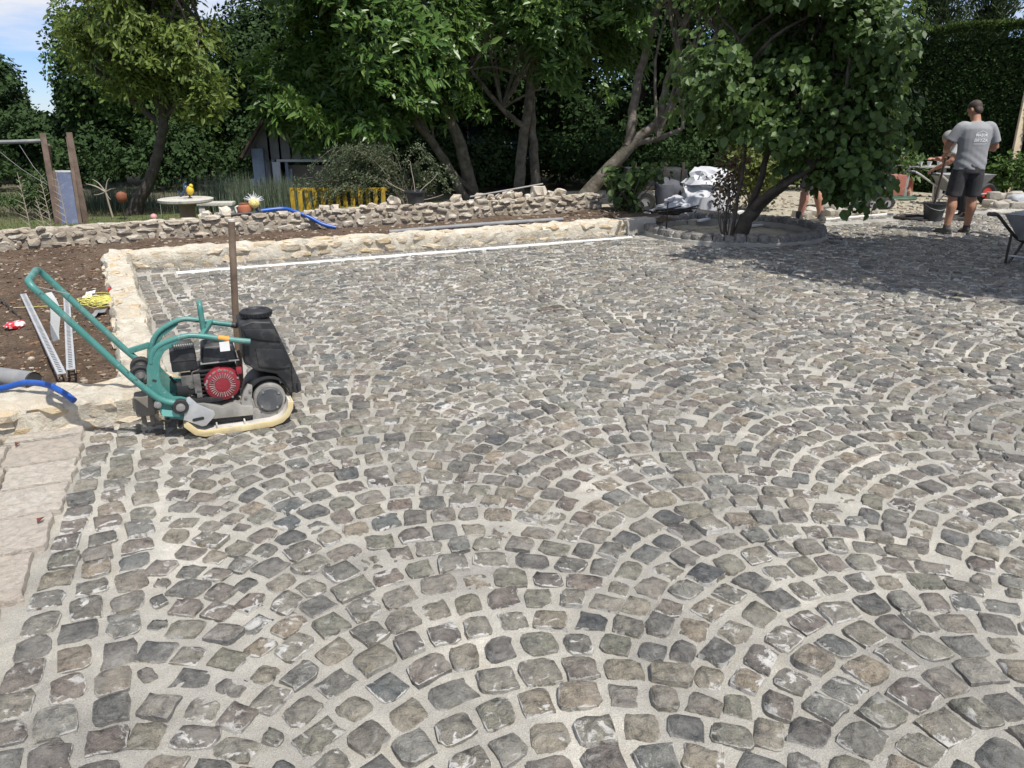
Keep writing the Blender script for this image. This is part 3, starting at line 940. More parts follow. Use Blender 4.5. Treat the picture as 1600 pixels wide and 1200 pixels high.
def clump_points(ells, n, r, shell=0.45, gate=0.0, gscale=1.4, seed=1):
    """shoot tips spread through a union of ellipsoids (cx,cy,cz,rx,ry,rz), with gaps"""
    E = np.array(ells, float); vol = E[:, 3] * E[:, 4] * E[:, 5]; pr = vol ** 0.8 / np.sum(vol ** 0.8)
    out_p = []; out_d = []; have = 0
    while have < n:
        m = n * 2
        k = r.choice(len(E), m, p=pr)
        d = unit(r.normal(size=(m, 3)))
        rad = r.random(m) ** shell
        wob = 1 + 0.55 * vn3(d * 2.2 + k[:, None] * 3.1, seed)
        q = d * (rad * wob)[:, None]
        p = E[k, :3] + q * E[k, 3:]
        keep = vn3(p * gscale + seed * 1.7, seed + 5) > gate - 0.5
        keep &= p[:, 2] > 0.12
        out_p.append(p[keep]); out_d.append(unit(q[keep] * np.array([1, 1, 0.8]) + np.array([0, 0, 0.02]))); have += int(keep.sum())
    return np.concatenate(out_p)[:n], np.concatenate(out_d)[:n]

def leaf_arrays(tips, axes, per, L, Wd, r, spread=0.10, open_=1.0, up=0.5, droop=0.0, shape='lance', lvar=0.3):
    n = len(tips) * per
    c = np.repeat(tips, per, 0); a = unit(np.repeat(axes, per, 0) + np.array([0, 0, up]) + r.normal(size=(n, 3)) * 0.25)
    rd = r.normal(size=(n, 3)); pe = unit(rd - a * np.sum(rd * a, 1, keepdims=True))
    d = unit(a * (0.35 + 0.5 * r.random((n, 1))) + pe * open_ - np.array([0, 0, droop]))
    nr = unit(a - d * np.sum(a * d, 1, keepdims=True) + r.normal(size=(n, 3)) * 0.25)
    nr = unit(nr - d * np.sum(nr * d, 1, keepdims=True)); sd = np.cross(d, nr)
    l = (L * (1 + lvar * r.normal(size=(n, 1)))).clip(L * 0.4, L * 1.7); wd = l * (Wd / L)
    o = c + a * (r.random((n, 1)) - 0.7) * spread + r.normal(size=(n, 3)) * spread * 0.35
    if shape == 'lance':
        P = [o, o + d * l * 0.35 + sd * wd * 0.5 + nr * wd * 0.12, o + d * l * 0.75 + sd * wd * 0.33 + nr * wd * 0.05 - np.array([0, 0, 1]) * l * 0.05,
             o + d * l - np.array([0, 0, 1]) * l * 0.14, o + d * l * 0.75 - sd * wd * 0.33 + nr * wd * 0.05 - np.array([0, 0, 1]) * l * 0.05, o + d * l * 0.35 - sd * wd * 0.5 + nr * wd * 0.12]
    elif shape == 'round':
        P = [o, o + d * l * 0.25 + sd * wd * 0.48 + nr * wd * 0.10, o + d * l * 0.68 + sd * wd * 0.46 + nr * wd * 0.08,
             o + d * l - np.array([0, 0, 1]) * l * 0.12, o + d * l * 0.68 - sd * wd * 0.46 + nr * wd * 0.08, o + d * l * 0.25 - sd * wd * 0.48 + nr * wd * 0.10]
    else:
        P = [o, o + d * l * 0.5 + sd * wd * 0.5, o + d * l, o + d * l * 0.5 - sd * wd * 0.5]
    k = len(P)
    V = np.stack(P, 1).reshape(-1, 3); b_ = np.arange(n)[:, None] * k
    if k == 6: F = np.concatenate([b_ + np.array([[0, 1, 2, 3]]), b_ + np.array([[0, 3, 4, 5]])], 0)
    else: F = b_ + np.array([[0, 1, 2, 3]])
    return V, F

LEAFV = {}
def crown(root, name, ells, ntip, per, L, Wd, mat, seed, shape='lance', shell=0.45, gate=0.35, gscale=1.4, spread=0.1, open_=1.0, up=0.5, droop=0.0, singles=0, single_name='leaf', org=None):
    r = np.random.default_rng(seed)
    tips, axes = clump_points(ells, ntip, r, shell, gate, gscale, seed)
    V, F = leaf_arrays(tips, axes, per, L, Wd, r, spread, open_, up, droop, shape)
    k = 6 if shape != 'quad' else 4
    n = len(tips) * per
    if org is not None: V = V - np.array(org)
    if singles:
        # the leaves that show largest stand as parts of their own
        W3 = V.reshape(n, k, 3); c = W3.mean(1) + (np.array(org) if org is not None else 0)
        dist = np.linalg.norm(c - np.array([0, 0, EYE]), axis=1); nrm = np.cross(W3[:, 1] - W3[:, 0], W3[:, 3] - W3[:, 0])
        vw = unit(c - np.array([0, 0, EYE])); score = np.abs((unit(nrm) * vw).sum(1)) * np.linalg.norm(nrm, axis=1) / dist ** 2
        dep = c[:, 1] * math.cos(PITCH) - (c[:, 2] - EYE) * math.sin(PITCH); upv = c[:, 1] * math.sin(PITCH) + (c[:, 2] - EYE) * math.cos(PITCH)
        score *= (np.abs(c[:, 0] / dep) < 0.66) & (upv / dep < 0.49) & (dist < np.quantile(dist, 0.35))
        top = np.argsort(-score)[:singles]
        for i in top:
            q = W3[i]; o_ = q[0].copy()
            me = np_mesh(single_name, q - o_, np.array([[0, 1, 2, 3], [0, 3, 4, 5]]), mat)
            ob = link(single_name, me, root); ob.location = o_
        keep = np.ones(n, bool); keep[top] = False
        V = W3[keep].reshape(-1, 3); n = int(keep.sum()); b_ = np.arange(n)[:, None] * k
        F = np.concatenate([b_ + np.array([[0, 1, 2, 3]]), b_ + np.array([[0, 3, 4, 5]])], 0)
    o = link(name, np_mesh(name, V, F, mat), root)
    tag(o, kind='stuff')
    return tips

BARKM = M('grey_brown_bark', [(0.075, 0.062, 0.048), (0.155, 0.132, 0.105), (0.24, 0.215, 0.175)], 7, 0.9, 1.0, 0.02, 24, dirt_or_shade=(0.10, 0.12, 0.06), dirt_or_shade_amt=0.35)
DBARK = M('dark_bark', [(0.035, 0.028, 0.022), (0.09, 0.075, 0.058)], 9, 0.9, 1.0, 0.015, 24)
TWIGM = M('pale_twig', [(0.24, 0.20, 0.15), (0.40, 0.35, 0.28)], 9, 0.85)
LAUREL = leaf_mat('laurel_leaf', [(0.05, 0.1084, 0.0233), (0.0834, 0.1634, 0.0333), (0.0634, 0.1301, 0.03), (0.1417, 0.2168, 0.05), (0.0751, 0.1417, 0.0333)], 0.36, 0.2, 0.35)
WALNUT = leaf_mat('walnut_leaf', [(0.1019, 0.1529, 0.0263), (0.1529, 0.2184, 0.0378), (0.0728, 0.1165, 0.0233), (0.1966, 0.2475, 0.0524)], 0.5, 0.32)
HAZEL = leaf_mat('hazel_leaf', [(0.0475, 0.0938, 0.0225), (0.0725, 0.1313, 0.03), (0.1, 0.1625, 0.04), (0.04, 0.0775, 0.0225)], 0.5, 0.28)
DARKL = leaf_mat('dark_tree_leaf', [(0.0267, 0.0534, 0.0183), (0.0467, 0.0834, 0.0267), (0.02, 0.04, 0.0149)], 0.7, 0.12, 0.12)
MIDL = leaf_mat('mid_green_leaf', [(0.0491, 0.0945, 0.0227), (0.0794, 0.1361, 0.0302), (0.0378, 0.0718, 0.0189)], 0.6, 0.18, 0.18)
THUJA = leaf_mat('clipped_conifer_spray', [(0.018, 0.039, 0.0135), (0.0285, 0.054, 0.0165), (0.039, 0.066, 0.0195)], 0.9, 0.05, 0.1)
CONIF = leaf_mat('feathery_conifer_spray', [(0.030, 0.052, 0.020), (0.045, 0.070, 0.028), (0.060, 0.085, 0.036)], 0.8, 0.1, 0.15)
COTO = leaf_mat('small_grey_green_leaf', [(0.0893, 0.119, 0.0595), (0.1389, 0.1686, 0.0893), (0.0595, 0.0843, 0.0397)], 0.5, 0.15)
LAV = leaf_mat('lavender_leaf', [(0.09, 0.125, 0.075), (0.14, 0.17, 0.115), (0.07, 0.10, 0.06)], 0.7, 0.1)
BRIGHT = leaf_mat('yellow_green_shrub_leaf', [(0.13, 0.17, 0.04), (0.19, 0.22, 0.06), (0.09, 0.13, 0.03)], 0.5, 0.3)  # yellow-green leaf tones, varied leaf by leaf
DRYL = leaf_mat('withered_leaf', [(0.15, 0.10, 0.06), (0.20, 0.15, 0.09), (0.09, 0.07, 0.03)], 0.7, 0.15)
BOX = leaf_mat('box_leaf', [(0.035, 0.07, 0.015), (0.06, 0.10, 0.022)], 0.5, 0.1)

def limbs(mb, start, tips, r, r0=0.03, r1=0.006, n=5):
    for p in tips:
        p = Vector(p); a = Vector(start[r.randrange(len(start))]); d = p - a
        m1 = a + d * 0.35 + Vector((r.gauss(0, 0.06), r.gauss(0, 0.06), 0.10)) * d.length; m2 = a + d * 0.7 + Vector((r.gauss(0, 0.05), r.gauss(0, 0.05), 0.08)) * d.length
        mb.tube(catmull([a, m1, m2, p], 3), [r0, r1], n, cap=False)

def tree(name, label, base_, trunks, ells, ntip, per, L, Wd, mat, bark, seed, group=None, nlimb=30, cat='tree', starts=None, **kw):
    """trunks: list of (points, radii) in world space"""
    root = thing(name, label, cat, base_, 0, group)
    mb = MB(); o = Vector(base_); rr = random.Random(seed)
    for pts, rad in trunks:
        P = catmull([Vector(p) - o for p in pts], 5)
        P = [p + Vector((rr.gauss(0, 0.008), rr.gauss(0, 0.008), 0)) for p in P]
        mb.tube(P, list(rad), 9)
    st = [Vector(p) - o for p in (starts or [t[0][-1] for t in trunks] + [t[0][-2] for t in trunks if len(t[0]) > 2])]
    tips = crown(root, 'crown', ells, ntip, per, L, Wd, mat, seed, org=tuple(base_), **kw)
    sel = [Vector(tips[rr.randrange(len(tips))]) - o for _ in range(nlimb)]
    limbs(mb, st, sel, rr)
    mb.build('trunk', bark, root, smooth=60)
    return root

# walnut, leaning, lit from the right
tree('walnut_tree', 'leaning walnut tree with yellow-green crown behind the round garden table', (-6.38, 13.31, -0.03),
     [([(-6.46, 13.31, -0.05), (-6.30, 13.3, 0.25), (-6.05, 13.28, 0.6), (-5.82, 13.2, 1.05), (-5.64, 13.15, 1.5), (-5.55, 13.2, 2.3)], (0.14, 0.105, 0.088, 0.080, 0.070, 0.045)),
      ([(-5.66, 13.17, 1.4), (-6.2, 13.1, 1.9), (-6.9, 13.2, 2.5)], (0.06, 0.045, 0.03)), ([(-5.64, 13.15, 1.5), (-5.2, 13.2, 2.2), (-4.9, 13.3, 2.9)], (0.055, 0.04, 0.025))],
     [(-5.85, 13.2, 3.1, 1.2, 1.2, 1.15), (-6.5, 13.1, 2.75, 0.6, 0.7, 0.6), (-5.1, 13.1, 2.5, 0.8, 0.8, 0.95), (-5.8, 12.7, 2.1, 0.9, 0.7, 0.5), (-5.3, 13.0, 3.9, 1.2, 1.1, 0.8), (-4.9, 12.9, 1.8, 0.5, 0.5, 0.4), (-6.45, 12.9, 3.7, 0.55, 0.5, 0.3), (-5.6, 12.5, 3.3, 0.7, 0.4, 0.5)],
     4300, 7, 0.092, 0.036, WALNUT, DBARK, 12, nlimb=70, gate=0.48, gscale=2.2, spread=0.13, up=0.2, droop=0.35, shell=0.65, singles=60)

# cherry laurels with their bare stems
tree('laurel_tree', 'large cherry laurel with glossy leaves overhanging the playhouse', (-1.3, 16.3, -0.03),
     [([(-0.80, 16.4, -0.1), (-0.93, 16.3, 0.5), (-1.08, 16.2, 1.1), (-1.4, 16.0, 1.9), (-1.7, 15.6, 2.8)], (0.15, 0.13, 0.115, 0.085, 0.05)),
      ([(-0.95, 16.2, -0.1), (-1.35, 16.0, 0.7), (-1.75, 15.8, 1.3), (-2.5, 15.2, 2.2)], (0.10, 0.085, 0.075, 0.05)),
      ([(-0.6, 16.3, -0.1), (-1.1, 16.2, 0.35), (-1.55, 16.1, 0.95), (-1.9, 16.0, 1.6)], (0.06, 0.06, 0.05, 0.04))],
     [(-2.9, 14.9, 2.6, 1.5, 1.3, 1.5), (-3.7, 14.9, 2.1, 1.0, 1.0, 1.1), (-1.7, 15.1, 2.9, 1.3, 1.2, 1.3), (-2.6, 14.5, 1.7, 1.15, 0.9, 0.55), (-3.3, 14.9, 3.9, 1.4, 1.2, 0.9), (-4.15, 14.7, 1.85, 0.55, 0.6, 0.5), (-2.6, 15.6, 5.2, 2.0, 1.6, 1.0)],
     5600, 8, 0.17, 0.055, LAUREL, BARKM, 21, nlimb=50, gate=0.40, gscale=1.35, spread=0.09, up=0.55, droop=0.12, shell=0.5, singles=140)
tree('laurel_tree', 'tall cherry laurel on two close upright stems in the middle of the wood edge', (0.35, 16.6, -0.03),
     [([(0.13, 16.6, -0.1), (0.18, 16.6, 0.5), (0.24, 16.55, 1.2), (0.36, 16.5, 2.0), (0.42, 16.3, 3.2)], (0.13, 0.11, 0.10, 0.085, 0.05)),
      ([(0.52, 16.7, -0.1), (0.48, 16.7, 0.6), (0.42, 16.65, 1.3), (0.44, 16.7, 2.2), (0.9, 16.6, 3.2)], (0.115, 0.10, 0.085, 0.07, 0.045)),
      ([(0.24, 16.5, 1.35), (-0.2, 16.4, 1.7), (-0.8, 16.2, 2.4)], (0.06, 0.05, 0.03))],
     [(0.5, 15.6, 3.1, 1.6, 1.3, 1.1), (-0.5, 15.7, 3.0, 1.2, 1.1, 1.1), (1.5, 15.7, 3.2, 1.1, 1.0, 1.1), (0.7, 15.3, 2.2, 0.9, 0.8, 0.5), (0.2, 15.8, 4.2, 2.0, 1.4, 0.8), (-0.65, 15.2, 2.1, 0.7, 0.7, 0.45), (1.75, 15.4, 2.2, 0.6, 0.6, 0.5), (0.4, 16.6, 5.6, 2.3, 1.8, 1.2)],
     5000, 8, 0.16, 0.05, LAUREL, BARKM, 22, nlimb=45, gate=0.42, gscale=1.35, spread=0.09, up=0.55, droop=0.12, shell=0.5, singles=120)
tree('laurel_tree', 'sparse old laurel with a leaning forked trunk left of the white rubble bags', (1.35, 15.0, -0.03),
     [([(1.25, 14.9, -0.1), (1.55, 14.8, 0.35), (1.95, 14.7, 0.8), (2.22, 14.6, 1.12), (2.65, 14.5, 1.5), (3.05, 14.4, 2.1), (3.5, 14.3, 2.9)], (0.18, 0.13, 0.115, 0.105, 0.07, 0.055, 0.035)),
      ([(2.12, 14.62, 1.02), (2.16, 14.6, 1.5), (2.25, 14.6, 2.3), (2.5, 14.6, 3.3), (2.6, 14.6, 4.3)], (0.10, 0.085, 0.07, 0.055, 0.035)),
      ([(2.66, 14.5, 1.5), (2.72, 14.5, 2.1), (2.95, 14.5, 3.0), (3.2, 14.5, 4.2)], (0.07, 0.06, 0.05, 0.03)),
      ([(2.25, 14.6, 1.1), (2.6, 14.4, 1.18), (3.0, 14.2, 1.35)], (0.06, 0.05, 0.03))],
     [(2.3, 14.4, 4.0, 1.4, 1.2, 0.8), (3.4, 14.2, 3.5, 1.0, 1.0, 0.9), (1.85, 14.2, 2.3, 0.35, 0.4, 0.55), (3.6, 14.0, 2.3, 0.6, 0.6, 0.6), (1.9, 14.3, 3.1, 0.6, 0.6, 0.6), (3.2, 15.6, 5.6, 2.2, 1.8, 1.1)],
     2500, 8, 0.15, 0.05, LAUREL, BARKM, 23, nlimb=26, gate=0.45, gscale=1.6, spread=0.09, up=0.5, droop=0.15, shell=0.6)

# hazel in the pit
tree('hazel_tree', 'bushy hazel tree with broad round leaves growing in the round stone pit', (3.09, 10.42, -0.03),
     [([(3.02, 10.38, -0.08), (3.10, 10.4, 0.18), (3.25, 10.4, 0.42), (3.6, 10.4, 0.75), (4.1, 10.35, 1.15), (4.6, 10.3, 1.6)], (0.12, 0.10, 0.085, 0.065, 0.045, 0.025)),
      ([(3.06, 10.42, 0.0), (3.22, 10.5, 0.5), (3.36, 10.5, 1.1), (3.5, 10.6, 1.9)], (0.06, 0.045, 0.04, 0.025)),
      ([(2.95, 10.4, -0.05), (2.98, 10.4, 0.5), (3.05, 10.5, 1.2), (2.9, 10.6, 2.0)], (0.028, 0.022, 0.02, 0.012)),
      ([(3.2, 10.42, 0.35), (3.3, 10.2, 0.6), (3.75, 10.0, 0.95), (4.2, 9.9, 1.4)], (0.06, 0.05, 0.035, 0.02))],
     [(3.65, 10.5, 2.25, 1.45, 1.3, 1.05), (4.25, 10.2, 1.55, 0.75, 0.8, 0.75), (3.4, 10.6, 3.1, 1.35, 1.2, 0.75), (2.55, 10.5, 2.1, 0.6, 0.7, 0.6), (4.3, 10.2, 2.4, 0.65, 0.8, 0.85), (4.2, 10.0, 0.95, 0.6, 0.55, 0.4), (2.9, 10.3, 1.6, 0.55, 0.6, 0.4), (4.4, 10.05, 0.85, 0.45, 0.5, 0.4), (3.55, 10.0, 1.35, 0.6, 0.45, 0.38)],
     4700, 5, 0.088, 0.074, HAZEL, DBARK, 31, nlimb=70, gate=0.36, gscale=1.7, spread=0.13, up=0.4, droop=0.45, shape='round', shell=0.5, singles=240)

# hedge-wood behind
BG = [
 ('dark broad tree at the far left edge, sky to its right', (-13.7, 21.5), [(-13.75, 21.5, 2.25, 0.85, 1.2, 0.95), (-13.1, 21.5, 1.15, 0.95, 1.2, 0.7), (-15.0, 21.5, 2.4, 1.2, 1.1, 1.1)], 2000, DARKL),
 ('dark tree rising behind the slide and swing beam', (-10.2, 20.5), [(-11.8, 20.5, 0.8, 1.4, 1.2, 0.7), (-10.3, 20.5, 1.9, 0.85, 1.2, 1.4), (-9.9, 20.6, 3.0, 0.9, 1.1, 1.0)], 3400, DARKL),
 ('rounded dark tree directly behind the walnut crown', (-8.8, 20.0), [(-9.4, 20.0, 2.6, 1.6, 1.4, 1.9), (-8.2, 20.0, 1.9, 1.5, 1.4, 1.7), (-8.8, 20, 4.0, 1.3, 1.2, 0.8)], 4000, MIDL),
 ('dark tree in the gap behind the playhouse roof', (-6.2, 20.3), [(-6.6, 20.3, 1.7, 1.5, 1.4, 1.7), (-5.8, 20.3, 3.1, 1.4, 1.3, 1.3), (-4.9, 20.4, 1.6, 1.2, 1.2, 1.5)], 3800, DARKL),
 ('shadowy tree behind the overhanging laurel crown', (-3.4, 20.0), [(-3.4, 20.0, 2.1, 1.7, 1.4, 2.0), (-2.4, 20.0, 3.8, 1.5, 1.3, 1.3)], 4000, DARKL),
 ('shadowy tree behind the two close upright laurel stems', (0.0, 20.6), [(-0.6, 20.6, 2.4, 1.7, 1.3, 2.3), (0.6, 20.4, 3.2, 1.7, 1.3, 1.7), (1.0, 20.8, 1.2, 1.2, 1.0, 1.2)], 4400, DARKL),
 ('shadowy tree behind the leaning forked trunk', (3.2, 20.0), [(2.6, 20.0, 2.0, 1.7, 1.3, 2.0), (3.6, 20.0, 3.4, 1.7, 1.3, 1.6), (4.4, 20, 1.6, 1.5, 1.2, 1.6)], 4400, DARKL),
 ('dark tree behind the hazel crown beside the clipped hedge', (6.2, 19.6), [(5.9, 19.6, 2.2, 1.5, 1.2, 2.1), (6.4, 19.6, 3.9, 1.3, 1.1, 1.2)], 3800, DARKL)]
for i, (lab, (bx, by), ells, nt_ip, mt) in enumerate(BG):
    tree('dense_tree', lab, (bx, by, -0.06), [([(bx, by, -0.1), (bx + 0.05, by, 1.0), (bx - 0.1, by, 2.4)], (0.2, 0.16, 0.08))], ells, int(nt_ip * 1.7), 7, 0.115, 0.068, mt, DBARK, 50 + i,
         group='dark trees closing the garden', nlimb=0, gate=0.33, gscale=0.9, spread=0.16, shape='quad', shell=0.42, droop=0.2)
# low understorey, one mass
und_r = np.random.default_rng(5)
root = None
o_ells = [(x, 18.4 + 0.6 * math.sin(x * 1.7), 0.55 + 0.15 * math.sin(x * 2.3), 0.95, 0.7, 0.75 + 0.2 * math.sin(x * 3.1)) for x in np.arange(-17.5, 6.8, 1.1)]
tips, axes = clump_points(o_ells, 12000, und_r, 0.45, 0.25, 1.1, 91)
V, F = leaf_arrays(tips, axes, 5, 0.10, 0.06, und_r, 0.12, 1, 0.4, 0.2, 'quad')
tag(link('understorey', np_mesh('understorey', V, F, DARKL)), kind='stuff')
# denser dark wood behind everything, seen only through gaps
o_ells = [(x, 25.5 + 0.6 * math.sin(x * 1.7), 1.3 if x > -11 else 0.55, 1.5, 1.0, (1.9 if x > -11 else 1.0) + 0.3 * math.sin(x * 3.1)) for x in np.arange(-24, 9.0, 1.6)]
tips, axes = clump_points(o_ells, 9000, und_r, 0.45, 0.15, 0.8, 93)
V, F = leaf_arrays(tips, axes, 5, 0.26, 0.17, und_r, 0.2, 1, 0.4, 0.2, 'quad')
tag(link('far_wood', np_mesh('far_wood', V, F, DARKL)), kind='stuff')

# shade tree standing to the right of the view: its crown shades the right of the yard
tree('shade_tree', 'tall shade tree right of the yard, shading the cobbles', (8.3, 6.3, -0.03),
     [([(8.3, 6.3, -0.1), (8.2, 6.4, 1.5), (7.9, 6.6, 3.2), (7.4, 6.9, 4.4)], (0.22, 0.19, 0.15, 0.08))],
     [(4.7, 6.9, 4.2, 0.9, 0.9, 0.5), (5.9, 6.2, 4.3, 1.4, 1.2, 0.7), (6.6, 7.5, 4.3, 1.6, 1.2, 0.7), (8.2, 7.0, 4.6, 1.8, 1.6, 1.0), (5.0, 7.95, 4.1, 1.1, 0.7, 0.45), (7.2, 5.2, 4.5, 1.4, 1.2, 0.8), (3.5, 7.5, 4.1, 0.8, 0.45, 0.35)],
     2600, 6, 0.22, 0.15, HAZEL, DBARK, 71, nlimb=20, gate=0.33, gscale=0.9, spread=0.2, shape='quad', shell=0.5)

# clipped conifer hedge at the right
hd = thing('clipped_hedge', 'tall clipped conifer hedge with flat top behind the standing man', 'hedge', (9.5, 16.7, -0.05), math.atan2(-1.33, 1.52))
hr = np.random.default_rng(8)
HL, HH, HT = 9.5, 3.33, 1.0
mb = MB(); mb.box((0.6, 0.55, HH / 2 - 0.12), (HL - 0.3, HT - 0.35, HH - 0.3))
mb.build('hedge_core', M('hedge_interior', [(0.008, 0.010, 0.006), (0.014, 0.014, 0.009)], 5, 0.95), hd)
n = 30000
fx = hr.random(n) * HL - HL / 2 + 0.6; fz = hr.random(n) * HH; tips = np.stack([fx, 0.06 + 0.10 * vn(fx * 1.3, fz * 1.3, 3) + hr.random(n) * 0.10, fz], 1)
ax = np.tile(np.array([[0, -1.0, 0.25]]), (n, 1)) + hr.normal(size=(n, 3)) * 0.3
n2 = 11000
fx = hr.random(n2) * HL - HL / 2 + 0.6; fy = hr.random(n2) * HT
tp2 = np.stack([fx, fy, HH + 0.06 * vn(fx * 2, fy * 2, 5) + hr.random(n2) * 0.07 - 0.05], 1); ax2 = np.tile(np.array([[0, 0, 1.0]]), (n2, 1)) + hr.normal(size=(n2, 3)) * 0.3
V, F = leaf_arrays(np.concatenate([tips, tp2]), unit(np.concatenate([ax, ax2])), 3, 0.065, 0.026, hr, 0.05, 0.8, 0.25, 0.0, 'quad')
nq = len(F) * len(tips) // (len(tips) + len(tp2))
tag(link('side_foliage', np_mesh('side_foliage', V[:nq * 4], F[:nq], THUJA), hd), kind='stuff')
HTOP = leaf_mat('painted_sunlit_hedge_top', [(0.05, 0.085, 0.02), (0.075, 0.115, 0.03), (0.04, 0.07, 0.018)], 0.8, 0.15, 0.15)  # lighter greens put the sunlit look of the hedge top into the leaves
tag(link('top_foliage', np_mesh('top_foliage', V[nq * 4:], F[nq:] - nq * 4, HTOP), hd), kind='stuff')
for (x, y, h, wd, lab) in ((10.6, 21.0, 7.2, 1.45, 'feathery conifer showing above the hedge, left of the pair'), (12.0, 21.2, 6.4, 1.1, 'feathery conifer showing above the hedge, right of the pair'), (13.45, 21.3, 5.0, 0.45, 'slim pointed conifer tip poking above the hedge')):
    tree('conifer', lab, (x, y, -0.05), [([(x, y, -0.1), (x, y, h * 0.5), (x, y, h * 0.95)], (0.15, 0.1, 0.03))],
         [(x, y, h * (0.12 + 0.1 * k), wd * (1 - 0.085 * k), wd * (1 - 0.085 * k), h * 0.1) for k in range(9)], 4200, 6, 0.15, 0.032, CONIF, DBARK, int(x * 10), nlimb=4, gate=0.2, spread=0.12, up=1.2, shape='quad', open_=0.4, group='conifers behind the hedge')

def shrub(name, label, loc, ells, ntip, per, L, Wd, mat, seed, cat='shrub', stems=6, sr=0.012, stem_mat=None, **kw):
    root = thing(name, label, cat, loc); o = Vector(loc); rr = random.Random(seed)
    tips = crown(root, 'foliage', [(e[0] + o.x, e[1] + o.y, e[2] + o.z, *e[3:]) for e in ells], ntip, per, L, Wd, mat, seed, org=tuple(loc), **kw)
    mb = MB(); limbs(mb, [Vector((rr.gauss(0, 0.05), rr.gauss(0, 0.05), -0.02)) for _ in range(4)], [Vector(tips[rr.randrange(len(tips))]) - o for _ in range(stems)], rr, sr, 0.004, 5)
    mb.build('stems', stem_mat or BARKM, root, smooth=60)
    return root
# suckers and shrubs about the yard
shrub('hazel_sucker', 'low hazel shoot with round leaves at the end of the old wall', (1.75, 12.3, 0), [(0.0, 0, 0.62, 0.42, 0.3, 0.2), (0.35, 0, 0.75, 0.4, 0.25, 0.12), (0.05, 0, 0.3, 0.25, 0.25, 0.2)], 90, 5, 0.10, 0.085, HAZEL, 101, shape='round', gate=0.1, stems=14, droop=0.4)
shrub('yellow_green_shrub', 'bright yellow-green shrub seen through the hazel stems', (4.3, 13.9, -0.03), [(-0.1, 0, 0.75, 0.55, 0.4, 0.5), (0.25, 0, 0.45, 0.5, 0.35, 0.4)], 420, 6, 0.07, 0.045, BRIGHT, 102, gate=0.25, stems=16)
shrub('withered_shrub', 'small brown-leaved withered shrub left of the hazel trunk', (2.98, 10.9, -0.03), [(0, 0, 0.62, 0.28, 0.25, 0.32), (0.05, 0, 0.95, 0.25, 0.25, 0.25)], 150, 5, 0.055, 0.032, DRYL, 103, gate=0.3, stems=12, sr=0.008)
shrub('box_ball', 'round clipped green box ball left of the slide', (-7.75, 13.0, -0.03), [(0, 0, 0.36, 0.34, 0.34, 0.36)], 1300, 4, 0.035, 0.02, BOX, 104, gate=-1, shell=0.2, spread=0.04)
shrub('low_box_hedge', 'low green mound of box at the left edge behind the old wall', (-8.6, 13.6, -0.03), [(-0.5, 0, 0.12, 0.8, 0.4, 0.22), (0.5, 0, 0.08, 0.8, 0.4, 0.18)], 1500, 4, 0.035, 0.02, BOX, 105, gate=-1, shell=0.3, spread=0.05)
shrub('hedge_foot_shrub', 'leafy shrub at the foot of the hedge beside the leaning plank', (9.75, 15.55, -0.03), [(0, 0, 0.55, 0.55, 0.35, 0.35), (0.9, -0.6, 0.5, 0.4, 0.3, 0.3)], 300, 5, 0.09, 0.055, MIDL, 106, gate=0.2, stems=10)
shrub('yard_bush', 'ragged light-leaved bush behind the far wheelbarrow', (8.0, 16.4, -0.03), [(0, 0, 0.6, 0.6, 0.4, 0.4), (-0.7, 0, 0.5, 0.4, 0.3, 0.35)], 300, 5, 0.09, 0.05, HAZEL, 107, gate=0.2, stems=10)

# arching small-leaved shrub by the playhouse
ct = thing('arching_shrub', 'arching small-leaved shrub spilling before the yellow picket fence', 'shrub', (-1.8, 12.95, -0.03))
rr = random.Random(9); mb = MB(); tips = []; axes = []
for i in range(70):
    a = math.pi * (0.80 + 0.42 * rr.random()) if i < 48 else rr.uniform(-0.2, 3.4)
    Lb = rr.uniform(0.6, 1.65) if i < 48 else rr.uniform(0.4, 0.9); hh = rr.uniform(0.45, 1.15)
    d = Vector((math.cos(a), math.sin(a) * 0.8, 0)); st_ = Vector((rr.gauss(0, 0.12), rr.gauss(0, 0.1), 0))
    pts = catmull([st_, st_ + d * Lb * 0.3 + Vector((0, 0, hh * 0.75)), st_ + d * Lb * 0.7 + Vector((0, 0, hh)), st_ + d * Lb + Vector((0, 0, hh * rr.uniform(0.62, 0.95)))], 6)
    mb.tube(pts, [0.007, 0.002], 5, cap=False)
    for k in range(5, len(pts)):
        for q in range(3): tips.append(pts[k] + Vector((rr.gauss(0, 0.03), rr.gauss(0, 0.03), rr.gauss(0, 0.03)))); axes.append(d + Vector((0, 0, 0.4)))
mb.build('stems', BARKM, ct, smooth=60)
V, F = leaf_arrays(np.array([t[:] for t in tips]), unit(np.array([a[:] for a in axes])), 7, 0.040, 0.021, np.random.default_rng(4), 0.06, 1, 0.4, 0.1, 'lance')
tag(link('foliage', np_mesh('foliage', V, F, COTO), ct), kind='stuff')

